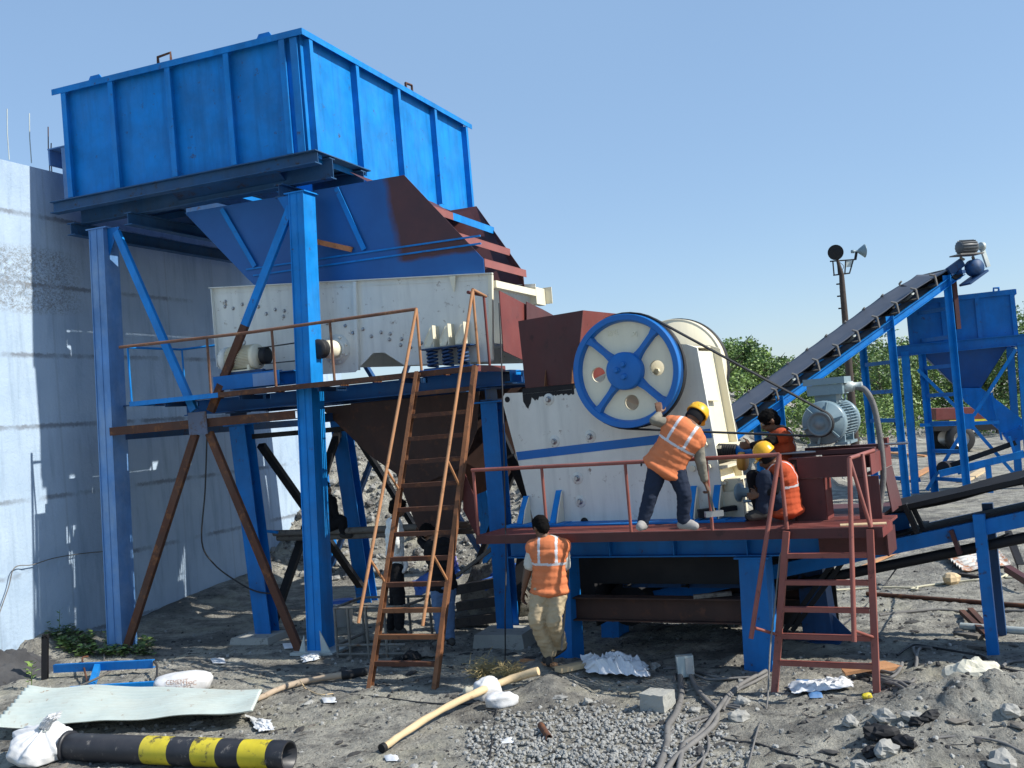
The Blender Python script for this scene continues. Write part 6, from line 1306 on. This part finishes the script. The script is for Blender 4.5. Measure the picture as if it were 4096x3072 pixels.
# pipe cage, bamboo poles, timber stack, tarpaulin
cg_ = thing('pipe_cage', 'grey welded pipe cage behind the tall brown ladder', 'frame', MA @ V((-6.6, 11.6, 0)))
PT = paint('dull_pipe', (.16, .155, .14), .7, .25, .35, (.25, .24, .22), .1, .3, (.12, .07, .04))
X_ = [(-6.98, 11.32), (-6.05, 11.36), (-5.95, 12.0), (-6.98, 12.0)]
for k in range(4):
    for z in (.05, .16 if k in (0, 3) else .05, .62):
        a, b__ = X_[k], X_[(k+1) % 4]; part('rail', PT, cg_, lambda q: q.tube([(a[0], a[1], z), (b__[0], b__[1], z)], .018, 6))
for (x, y) in ((-6.98, 11.32), (-6.80, 11.325), (-6.55, 11.335), (-6.3, 11.345), (-6.98, 12.0), (-6.6, 12.0), (-6.3, 12.0), (-6.0, 12.0)):
    part('bar', PT, cg_, lambda q: q.tube([(x, y, 0), (x, y, .63)], .018, 6))
for k, (p, r, l_) in enumerate(((D(592, 1152), D(1035, 1132), 'upper weathered pole of the scaffold behind the brown ladder'), (D(600, 1162), D(1030, 1146), 'lower weathered pole of the scaffold behind the brown ladder'))):
    a, b__ = on(*p, MA, 1, 13.1+.08*k), on(*r, MA, 1, 13.0+.08*k); q = MB(MA); q.tube(curve([a, a+(b__-a)*.35+V((0, 0, -.01)), a+(b__-a)*.7, b__], 8), [.045]*24+[.038], 10); tag(q.build('scaffold_pole', M['old_wood'], None, MA @ a), l_, 'pole')
a, b__ = on(*D(524, 1142), MA, 1, 12.95), on(*D(600, 1150), MA, 1, 12.95); q = MB(MA); q.cyl(a, b__, .022, n=10); tag(q.build('blue_pipe', M['blue'], None, MA @ a), 'short blue pipe sticking out left of the feeder column', 'pipe')
for k, (x0, y0, x1, y1, b_, l_) in enumerate(((985, 1345, 1062, 1335, 12.9, 'lowest dark timber of the stack behind blue column'), (990, 1310, 1062, 1300, 12.95, 'second dark timber of the stack behind blue column'), (985, 1275, 1060, 1260, 12.9, 'third dark timber of the stack behind blue column'), (985, 1245, 1050, 1195, 12.7, 'grey slanting board on top of the timber stack'))):
    a, b__ = on(*D(x0, y0), MA, 1, b_), on(*D(x1, y1), MA, 1, b_); q = MB(MA); q.bar(a, b__+(b__-a)*.5, .14, .12 if k < 3 else .04); tag(q.build('timber_beam', M['dark_wood'] if k < 3 else M['old_wood'], None, MA @ a), l_, 'timber', 'timbers stacked behind the ladder')
for k, (pts, m_, l_) in enumerate(((((890, 1255), (985, 1215), (1000, 1240), (900, 1290)), M['tarp'], 'blue tarpaulin heap seen through the brown ladder'), (((925, 1225), (985, 1205), (990, 1222), (935, 1240)), M['purple'], 'violet plastic sheet on the blue tarpaulin'), (((1040, 1255), (1120, 1215), (1130, 1230), (1050, 1275)), M['tarp'], 'blue plastic sheet right of the blue column'))):
    P = [on(*D(*c_), MA, 1, 13.4+.25*(i > 1)*-1) for i, c_ in enumerate(pts)]
    def f(i, j, P=P, k=k):
        p = (P[0]*(1-i)+P[1]*i)*(1-j)+(P[3]*(1-i)+P[2]*i)*j; return p+V((0, .1*noise.noise(V((i*4, j*4, k))), .09*noise.noise(V((i*5+k, j*3, 2)))))
    q = MB(MA); q.grid(f, 20, 12); o = q.build('tarpaulin', m_, None, MA @ P[0]); s = o.modifiers.new('thickness', 'SOLIDIFY'); s.thickness = .01; tag(o, l_, 'tarpaulin')
hp_ = MB(MA)    # the heap the tarpaulin lies on
hp_.ball((-5.6, 13.9, .25), (.8, .4, .6), 20, 12, None, True, .4, 2, 5); tag(hp_.build('soil_heap', M['ground'], None, MA @ V((-5.6, 13.9, 0))), 'dark soil heap under the blue tarpaulin', 'heap')
bk = thing('bucket', 'dirty blue bucket standing behind the walking worker', 'bucket', MA @ V((-4.7, 12.75, 0)))
part('body', M['dark_blue'], bk, lambda q: q.lathe([(0, 0), (.14, 0), (.18, .36), (.19, .36), (.19, .38), (.17, .38), (.13, .03), (0, .03)], (-4.55, 12.7, .02), (0, 0, 1), 24))
part('handle', M['black'], bk, lambda q: q.tube([(-4.55+.185*cos(a), 12.7, .36+.1*sin(a)) for a in [pi*i/10 for i in range(11)]], .006, 5))
bk2 = thing('bucket', 'white plastic bucket behind the near blue column', 'bucket', MA @ V((-7.2, 13.2, 0)))
pbk = MA.inverted() @ gp(742, 1352)
part('body', M['white'], bk2, lambda q: q.lathe([(0, 0), (.13, 0), (.16, .32), (.17, .32), (.17, .34), (.15, .34), (.12, .03), (0, .03)], pbk, (0, 0, 1), 24))
part('lid', M['tarp'], bk2, lambda q: q.lathe([(.175, .342), (.175, .37), (0, .372)], pbk, (0, 0, 1), 24))
a, b__ = on(*D(1500, 1295), B, 1, 10.60), on(*D(1572, 1280), B, 1, 10.60); q = MB(B); q.bar((a.x, 10.58, .742), (b__.x, 10.72, .755), .06, .04); tag(q.build('board', M['old_wood'], None, B @ a), 'short grey board resting on the dark beam below the deck', 'board')
for k, (p, r, l_) in enumerate((((1955, 1040), (2010, 1010), 'orange board on the ground left of the bunker leg'), ((1900, 990), (2000, 985), 'orange planks seen between the trestle and bunker'), ((2080, 1040), (2130, 1012), 'pale board under the bunker'))):
    board('far_board', l_, p, r, .25, .05, M['orange_wood'] if k < 2 else M['wood'], 'board', .03)
# ------------------------------------------------------------------ people
def cloth(name, col, var=.12, sc=6, rough=.9):
    return paint(name, col, rough, var, .2, tuple(min(1, c*1.25+.02) for c in col), .0, 0, bmp=.25, bsc=45, spec=.15, sc=sc)
SKIN = paint('brown_skin', (.14, .070, .040), .5, .12, 0, streak=0, bmp=.05, spec=.35)
HAIR = paint('black_hair', (.006, .0055, .0055), .85, .3, 0, streak=0, bmp=.5, bsc=60, spec=.08)
VEST = cloth('orange_vest_cloth', (.64, .20, .085)); VEST_SHADED = cloth('shaded_orange_vest_cloth', (.42, .075, .03)); STRIP = paint('reflective_strip', (.60, .60, .62), .35, .05, .1, streak=0)  # darker vest cloth has the squatting workers' shade put into its colour
KHAKI = cloth('khaki_cloth', (.42, .335, .215)); JEANS = cloth('dark_blue_cloth', (.022, .030, .052)); CHECK = cloth('pale_checked_cloth', (.52, .51, .46)); OLIVE = cloth('grey_olive_cloth', (.22, .205, .165))
DARKC = cloth('black_cloth', (.012, .012, .014)); SHOE = cloth('dark_shoe', (.05, .048, .045)); SHOE2 = cloth('pale_shoe', (.30, .29, .28)); WHITEC = cloth('white_cloth', (.66, .68, .66)); DENIM = cloth('blue_denim', (.10, .17, .30))
YEL = paint('yellow_helmet_plastic', (.80, .42, .02), .3, .06, .1, (.5, .35, .1), .1, bmp=0)
EYE = paint('eye', (.25, .23, .2), .2, .1, 0, streak=0)
def cap(q, p, r, a, b, n=12):
    p, r = V(p), V(r); q.tube([p, r], [a, b], n, True, True); q.ball(p, a*.995, n, 8); q.ball(r, b*.995, n, 8)
def remesh(q, name, mat, parent, vox, smooth=3, wr=0., wsc=14., seed=0., pick=None, mats=None):
    me = bpy.data.meshes.new('tmp'); me.from_pydata([tuple(v) for v in q.v], [], q.f)
    ob = bpy.data.objects.new('tmp', me); COL.objects.link(ob)
    m = ob.modifiers.new('r', 'REMESH'); m.mode = 'VOXEL'; m.voxel_size = vox; m.adaptivity = 0
    if smooth: s = ob.modifiers.new('s', 'SMOOTH'); s.factor = .5; s.iterations = smooth
    dg = bpy.context.evaluated_depsgraph_get(); out = bpy.data.meshes.new_from_object(ob.evaluated_get(dg)); bpy.data.objects.remove(ob)
    out.name = name
    o = wloc(parent)
    nrm = [v.normal.copy() for v in out.vertices]
    for v, n in zip(out.vertices, nrm):
        if wr:
            w = noise.noise(V((v.co.x*wsc*.7+seed, v.co.y*wsc*.7, v.co.z*wsc*1.1)))+.6*noise.noise(V((v.co.x*wsc*2+seed, v.co.y*wsc*2, v.co.z*wsc*3)))
            v.co += n*(wr*w)
    for m_ in (mats or [mat]): out.materials.append(m_)
    for p in out.polygons:
        p.use_smooth = True
        if pick: p.material_index = pick(p.center)
    for v in out.vertices: v.co -= o
    c = bpy.data.objects.new(name, out); COL.objects.link(c); c.parent = parent
    return c
def hand(q, w, tip, side, curl, r=.0085, grip=0.):
    """palm from wrist w toward tip, side = thumb direction, curl = direction the fingers bend to"""
    w, tip = V(w), V(tip); d = (tip-w).normalized(); s = V(side); s = (s-d*s.dot(d)).normalized(); c = V(curl); c = (c-d*c.dot(d)-s*c.dot(s)).normalized()
    for k in (-1.5, -.5, .5, 1.5): cap(q, w+d*.005+s*.007*k, w+d*.085+s*.0185*k, .015, .0135, 8)
    for k, L in ((1.5, .072), (.5, .082), (-.5, .076), (-1.5, .060)):
        b0 = w+d*.088+s*.020*k; g = .35+grip
        d1 = (d*cos(g)+c*sin(g)); d2 = d*cos(g*2.2)+c*sin(g*2.2); d3 = d*cos(g*3)+c*sin(g*3)
        p1 = b0+d1*L*.45; p2 = p1+d2*L*.32; cap(q, b0, p1, r*1.05, r, 8); cap(q, p1, p2, r, r*.92, 8); cap(q, p2, p2+d3*L*.25, r*.92, r*.8, 8)
    b0 = w+d*.03+s*.030; p1 = b0+(d*.55+s*.75+c*.25).normalized()*.042; cap(q, b0, p1, .013, .0105, 8); cap(q, p1, p1+(d*.85+s*.3+c*.35).normalized()*.035, .0105, .008, 8)
def person(label, J, look, shirt, vest, trouser, shoe, hair=True, helmet=False, sleeve=1., baggy=1., fat=1., hands=None, head_tilt=0., stripe=True):
    """J: joint name -> world point"""
    pe, ch, nk, hd = J['pelvis'], J['chest'], J['neck'], J['head']
    low = min(J['aL'].z, J['aR'].z)-.08
    t_ = thing('person', label, 'person', V((pe.x, pe.y, low)))
    sp = (ch-pe).normalized(); ac = (J['sR']-J['sL']); ac = (ac-sp*ac.dot(sp)).normalized(); dp = ac.cross(sp).normalized()
    Rm = Matrix((ac, dp, sp)).transposed(); f = fat
    lk = V(look).normalized(); upv = (hd-nk).normalized(); sd_ = lk.cross(upv).normalized(); fw_ = upv.cross(sd_).normalized(); Rh = Matrix((sd_, fw_, upv)).transposed()
    def torso(q, g=0., lo=-.02, hi=1.22, neck=False):
        L = (ch-pe).length; n = 7
        for k in range(n):
            u = lo+(hi-lo)*k/(n-1); p = pe+(ch-pe)*u
            wx = (.168-.02*sin(pi*min(1, max(0, u)))+.018*sstep(.5, 1, u))*f; wy = .112*f
            if u > 1.05: wx *= .86; wy *= .85
            q.ball(p, (wx+g, wy+g, .11+g*.5), 18, 10, Rm)
        for s in ('sL', 'sR'): cap(q, ch+(J[s]-ch)*.35+sp*.03, J[s], .070+g, .060+g)
    def arm(q, s, g, frac=1.):
        sh, el, wr = J['s'+s], J['e'+s], J['w'+s]
        cap(q, sh, el, .052+g, .041+g*.9)
        if frac > 1: cap(q, el, el+(wr-el)*(frac-1), .041+g*.9, (.041-.012*(frac-1))+g*.8)
    def legs(q, g, frac=1.):
        for s in 'LR':
            h_, k_, a_ = J['h'+s], J['k'+s], J['a'+s]
            cap(q, h_, k_, .088*f+g, .058+g); cap(q, k_, k_+(a_-k_)*frac, .058+g, .043+g*1.1)
            q.ball(h_+(pe-h_)*.45, (.088*f+g*.55,)*3, 14, 8)
    # body: one continuous skin
    q = MB(); torso(q); legs(q, -.006)
    for s in 'LR':
        sh, el, wr = J['s'+s], J['e'+s], J['w'+s]; cap(q, sh, el, .050, .040); cap(q, el, wr, .040, .027)
        H = (hands or {}).get(s)
        tip = J.get('t'+s) or wr+(wr-el).normalized()*.1
        if H: hand(q, wr, tip, H[0], H[1], grip=H[2])
        else: hand(q, wr, tip, dp, -ac if s == 'R' else ac)
        a_, to = J['a'+s], J['f'+s]; cap(q, a_, to, .030, .020)
    cap(q, ch+sp*.06, nk, .062, .055); cap(q, nk, hd-upv*.03, .055, .056)
    q.ball(hd+upv*.015, (.074, .094, .098), 22, 16, Rh); q.ball(hd-upv*.055+fw_*.028, (.056, .064, .062), 18, 12, Rh)
    q.ball(hd-upv*.025+fw_*.100, (.014, .020, .024), 10, 8, Rh); q.ball(hd-upv*.068+fw_*.092, (.024, .010, .010), 10, 8, Rh); q.ball(hd+upv*.018+fw_*.088, (.05, .012, .012), 12, 8, Rh)
    for s in (-1, 1): q.ball(hd+sd_*.076*s-upv*.012-fw_*.005, (.012, .022, .032), 10, 8, Rh)
    remesh(q, 'body', SKIN, t_, .0085, 2)
    for s in (-1, 1):
        q = MB(); q.ball(hd+fw_*.086+sd_*.032*s+upv*.002, .0125, 10, 8); q.build('eye', EYE, t_)
    if hair:
        q = MB(); q.ball(hd+upv*.028-fw_*.008, (.084, .104, .100), 22, 16, Rh); q.ball(hd-upv*.02-fw_*.045, (.074, .066, .075), 16, 10, Rh); q.ball(hd+upv*.075+fw_*.03, (.07, .07, .04), 16, 10, Rh)
        remesh(q, 'hair', HAIR, t_, .010, 1, .008, 60)
    if helmet:
        hc = hd+upv*.055; q = MB(); q.lathe([(r_*.86, z_*.86) for r_, z_ in ((.128, -.012), (.132, 0), (.126, .02), (.122, .055), (.10, .10), (.06, .128), (0, .138))], hc, upv, 30)
        q.lathe([(r_*.86, z_*.86) for r_, z_ in ((.128, -.012), (.11, -.01), (.118, .05), (.09, .1), (0, .13))], hc, upv, 30); hm = q.build('helmet', YEL, t_)
        q = MB(); pk_ = [hc+fw_*.085+sd_*x-upv*.010 for x in (-.07, -.04, 0, .04, .07)]; ou = [hc+fw_*y+sd_*x-upv*.022 for x, y in ((-.06, .125), (-.035, .142), (0, .148), (.035, .142), (.06, .125))]
        q.add(pk_+ou+[p-upv*.006 for p in pk_+ou], [(i, i+1, 6+i, 5+i) for i in range(4)]+[(10+i, 15+i, 16+i, 11+i) for i in range(4)]+[(5+i, 6+i, 16+i, 15+i) for i in range(4)]); q.build('peak', YEL, hm)
        q = MB()
        for x in (-.045, 0, .045): q.tube([hc+Rh @ V((x*.86, -.102*cos(a), .109*sin(a)*(1-abs(x)*2)+.008)) for a in [.25+i*(pi-.5)/10 for i in range(11)]], .007, 6)
        q.build('ridge', YEL, hm)
        q = MB(); q.lathe([(.080, -.05), (.090, -.03), (.090, .03)], hd+upv*.01-fw_*.005, upv, 24); q.build('head_cloth', DARKC, t_)
    q = MB(); torso(q, .012, -.05, 1.2)
    for s in 'LR': arm(q, s, .016 if sleeve < 1.5 else .012, sleeve if sleeve > 1 else .62) if sleeve > 1 else cap(q, J['s'+s], J['s'+s]+(J['e'+s]-J['s'+s])*.72, .070, .066)
    cap(q, ch+sp*.08, nk-(nk-ch)*.12, .07, .060)
    remesh(q, 'shirt', shirt, t_, .010, 2, .007, 13, 2)
    if vest:
        q = MB(); torso(q, .034, -.12, 1.16); q.ball(pe-sp*.07, (.165*f+.05, .116*f+.052, .07), 18, 10, Rm)
        L = (ch-pe).length
        def pick(c_):
            h = (c_-pe).dot(sp)/L; x = (c_-pe).dot(ac)
            if not stripe: return 0
            if .625 < h < .70: return 1
            if h > .70 and .078 < abs(x-.0) < .106: return 1
            return 0
        remesh(q, 'vest', vest, t_, .0085, 2, .0055, 7, 5, pick, [vest, STRIP])
    q = MB(); legs(q, .016*baggy, .97); q.ball(pe-sp*.02, (.165*f+.004, .116*f+.004, .12), 18, 10, Rm)
    remesh(q, 'trousers', trouser, t_, .010, 3, .0075*baggy, 12, 8)
    for s in 'LR':
        a_, to = J['a'+s], J['f'+s]; d = (to-a_); fl = V((d.x, d.y, d.z)); q = MB()
        hl = a_-fl.normalized()*.03-V((0, 0, .045)); cap(q, hl, to-V((0, 0, .008)), .046, .042); cap(q, a_-V((0, 0, .02)), a_+(to-a_)*.7, .049, .043)
        remesh(q, 'shoe', shoe, t_, .010, 2)
    return t_
def PX(dx, dy, dep): d = ray(*D(dx, dy)); return CAM + d*(dep/d.y)
def pose(tab, y0): return {k: PX(v[0], v[1], y0+(v[2] if len(v) > 2 else 0)) for k, v in tab.items()}
# worker walking past the blue leg, seen from behind
y0 = 11.12
J = pose(dict(pelvis=(1187, 1262), chest=(1185, 1192), neck=(1175, 1163, -.01), head=(1168, 1138, .03), sL=(1153, 1183, .02), sR=(1215, 1181, -.02), eL=(1141, 1236, .03), wL=(1131, 1275, .06), tL=(1129, 1294, .06), eR=(1222, 1236, .02), wR=(1222, 1274, .0), tR=(1221, 1292, -.02),
    hL=(1171, 1276), hR=(1203, 1276), kL=(1158, 1338, -.05), kR=(1196, 1342, -.10), aL=(1188, 1412, .10), aR=(1211, 1393, .14), fL=(1186, 1430, .02), fR=(1178, 1424, .12)), y0)
person('worker walking on the ground in orange vest, checked shirt and khaki trousers, back turned', J, (-.55, .9, -.25), CHECK, VEST, KHAKI, SHOE, True, False, .7, 1.9, 1.02, {'L': (V((.4, .8, 0)), V((.7, .2, 0)), .05), 'R': (V((-.2, .9, .2)), V((-1, 0, 0)), .55)})
q = MB(); q.tube([PX(1221, 1283, y0-.03), PX(1219, 1330, y0-.04), PX(1213, 1405, y0-.06)], .013, 8); tag(q.build('hammer_handle', M['old_wood'], None, PX(1213, 1405, y0-.06)), 'thin wooden handle held down by the walking worker', 'tool')
# worker pushing the flywheel
kp = lambda x, y: (1323+.1855*x, 853+.1855*y)
y0 = on(*D(1440, 1135), B, 1, 10.33).y
def KP(x, y, dz=0): a = kp(x, y); return (a[0], a[1], dz)
J = pose(dict(pelvis=KP(625, 790), chest=KP(815, 470, -.05), neck=KP(900, 345, -.02), head=KP(955, 265, .02), sL=KP(690, 345, .0), sR=KP(985, 530, -.08), eL=KP(490, 300, -.02), wL=KP(545, 228, .12), tL=KP(540, 165, .14), eR=KP(1025, 770, -.06), wR=KP(1075, 1010, .0), tR=KP(1115, 1100, .0),
    hL=KP(535, 830, .02), hR=KP(725, 840, -.02), kL=KP(445, 1160, -.03), kR=KP(835, 1150, -.06), aL=KP(355, 1480, -.0), aR=KP(830, 1470, .0), fL=KP(318, 1528, -.10), fR=KP(960, 1518, -.02)), y0)
person('worker in yellow helmet and orange vest pushing the flywheel on the red deck', J, (.62, .75, -.35), OLIVE, VEST, JEANS, SHOE2, False, True, 1.85, 1.15, 1.06, {'L': (V((1, 0, -.1)), V((0, 1, 0)), .02), 'R': (V((.3, .7, .2)), V((-.8, .4, .2)), .5)})
q = MB(); q.tube([PX(*kp(1110, 1070), y0), PX(*kp(1180, 1360), y0+.02)], .014, 8); hm = tag(q.build('sledge_hammer', M['old_wood'], None, PX(*kp(1180, 1360), y0)), 'sledge hammer held by the worker pushing the flywheel', 'tool')
q = MB(); p = PX(*kp(1185, 1385), y0+.02); q.bar(p-V((.09, 0, 0)), p+V((.09, .02, .0)), .055, .055); q.build('hammer_head', M['steel'], hm, p)
q = MB(); p = B @ on(*D(*kp(1090, 1380)), B, 1, 10.72); q.bar(p-V((.08, 0, 0)), p+V((.10, 0, .01)), .10, .09); q.bar(p+V((.05, 0, .02)), p+V((.33, .03, .03)), .08, .05); tag(q.build('hydraulic_jack', M['black'], None, p), 'small black jack on the deck at the crusher foot', 'jack')
# two workers squatting at the spring rod
ks_ = lambda x, y: (1539+.1953*x, 837+.1953*y)
def KS(x, y, dz=0): a = ks_(x, y); return (a[0], a[1], dz)
y0 = on(*D(1690, 1110), B, 1, 11.02).y
J = pose(dict(pelvis=KS(800, 1150, .05), chest=KS(770, 640), neck=KS(700, 470), head=KS(632, 365), sL=KS(760, 540, -.16), sR=KS(720, 540, .17), eL=KS(590, 620, -.2), wL=KS(420, 640, -.1), tL=KS(330, 640, -.05), eR=KS(560, 640, .2), wR=KS(430, 650, .1), tR=KS(350, 650, .06),
    hL=KS(780, 1170, -.08), hR=KS(780, 1170, .1), kL=KS(450, 985, -.12), kR=KS(470, 1000, .18), aL=KS(520, 1360, -.08), aR=KS(540, 1370, .15), fL=KS(400, 1420, -.1), fR=KS(420, 1420, .15)), y0)
person('bareheaded squatting worker in orange vest with one arm on the spring rod', J, (-.95, .0, -.25), DARKC, VEST_SHADED, DARKC, SHOE, True, False, 1.8, 1., 1., {'L': (V((0, 0, 1)), V((-.2, .6, -.7)), .2), 'R': (V((0, 0, 1)), V((-.2, -.6, -.7)), .2)})
y0 = on(*D(1690, 1118), B, 1, 10.58).y
J = pose(dict(pelvis=KS(800, 1290), chest=KS(755, 990), neck=KS(680, 860), head=KS(612, 770), sL=KS(755, 930, -.17), sR=KS(730, 930, .17), eL=KS(690, 1130, -.2), wL=KS(520, 1190, -.15), tL=KS(440, 1200, -.12), eR=KS(660, 1120, .2), wR=KS(520, 1160, .1), tR=KS(440, 1170, .06),
    hL=KS(780, 1300, -.09), hR=KS(780, 1300, .09), kL=KS(585, 985, -.16), kR=KS(560, 1000, .12), aL=KS(560, 1370, -.13), aR=KS(540, 1370, .12), fL=KS(430, 1425, -.14), fR=KS(420, 1420, .12)), y0)
person('squatting worker in yellow helmet and big orange vest behind the deck handrail', J, (-.93, .1, -.35), DARKC, VEST_SHADED, JEANS, SHOE, False, True, 1.8, 1., 1.2, {'L': (V((0, 0, 1)), V((-.2, .6, -.7)), .2), 'R': (V((0, 0, 1)), V((-.2, -.6, -.7)), .2)})
# three workers behind the tall ladder
kw = lambda x, y: (675+.2604*x, 999+.2604*y)
def KW(x, y, dz=0): a = kw(x, y); return (a[0], a[1], dz)
y0 = 13.0
J = pose(dict(pelvis=KW(690, 860), chest=KW(680, 580), neck=KW(690, 450), head=KW(705, 375), sL=KW(655, 500, .15), sR=KW(680, 510, -.17), eL=KW(650, 650, .2), wL=KW(690, 735, .15), tL=KW(715, 775, .1), eR=KW(690, 660, -.2), wR=KW(705, 745, -.12), tR=KW(718, 790, -.08),
    hL=KW(690, 880, .09), hR=KW(690, 880, -.09), kL=KW(690, 1130, .1), kR=KW(720, 1130, -.1), aL=KW(650, 1370, .1), aR=KW(720, 1370, -.1), fL=KW(690, 1405, .1), fR=KW(760, 1405, -.1)), y0)
person('worker in white shirt holding a white ring behind the tall brown ladder', J, (.95, -.1, -.3), WHITEC, None, DARKC, SHOE, True, False, 1.8, 1.2, .95)
pr = PX(*kw(718, 855), y0-.12); q = MB(); q.lathe([(.085+.028*cos(a), .028*sin(a)) for a in [i*2*pi/12 for i in range(12)]], pr, (-.1, 1, 0), 36, True); tag(q.build('white_ring', M['white'], None, pr), 'thick white ring held by the worker in white shirt', 'ring')
y0 = 12.75
J = pose(dict(pelvis=KW(1085, 1010), chest=KW(1050, 740), neck=KW(1020, 640), head=KW(960, 585, .05), sL=KW(990, 690), sR=KW(1125, 700), eL=KW(930, 690, .1), wL=KW(885, 640, .2), tL=KW(870, 605, .22), eR=KW(1140, 850, .1), wR=KW(1080, 960, .2), tR=KW(1060, 1000, .22),
    hL=KW(1045, 1040), hR=KW(1120, 1040), kL=KW(1050, 1250), kR=KW(1130, 1250), aL=KW(1070, 1450), aR=KW(1140, 1450), fL=KW(1060, 1490, -.05), fR=KW(1160, 1490, -.06)), y0)
person('worker in black shirt and blue jeans standing behind the tall brown ladder', J, (-.7, .6, -.2), DARKC, None, DENIM, SHOE, True, False, 1.8, 1.2, 1.)
y0 = (MA @ on(*D(715, 1140), MA, 1, 13.1)).y
J = pose(dict(pelvis=KW(130, 500), chest=KW(125, 350), neck=KW(105, 290), head=KW(95, 225), sL=KW(85, 320, .1), sR=KW(165, 320, -.1), eL=KW(110, 420, .1), wL=KW(170, 480, .05), tL=KW(200, 500, .0), eR=KW(190, 420, -.1), wR=KW(220, 480, -.1), tR=KW(235, 510, -.1),
    hL=KW(120, 520, .08), hR=KW(150, 520, -.08), kL=KW(225, 470, .1), kR=KW(245, 480, -.12), aL=KW(235, 570, .1), aR=KW(262, 580, -.12), fL=KW(290, 600, .1), fR=KW(315, 600, -.12)), y0)
person('worker in dark clothes sitting on the scaffold poles behind the near blue column', J, (.9, -.2, -.1), DARKC, None, DARKC, SHOE, True, False, 1.8, 1.1, .9)
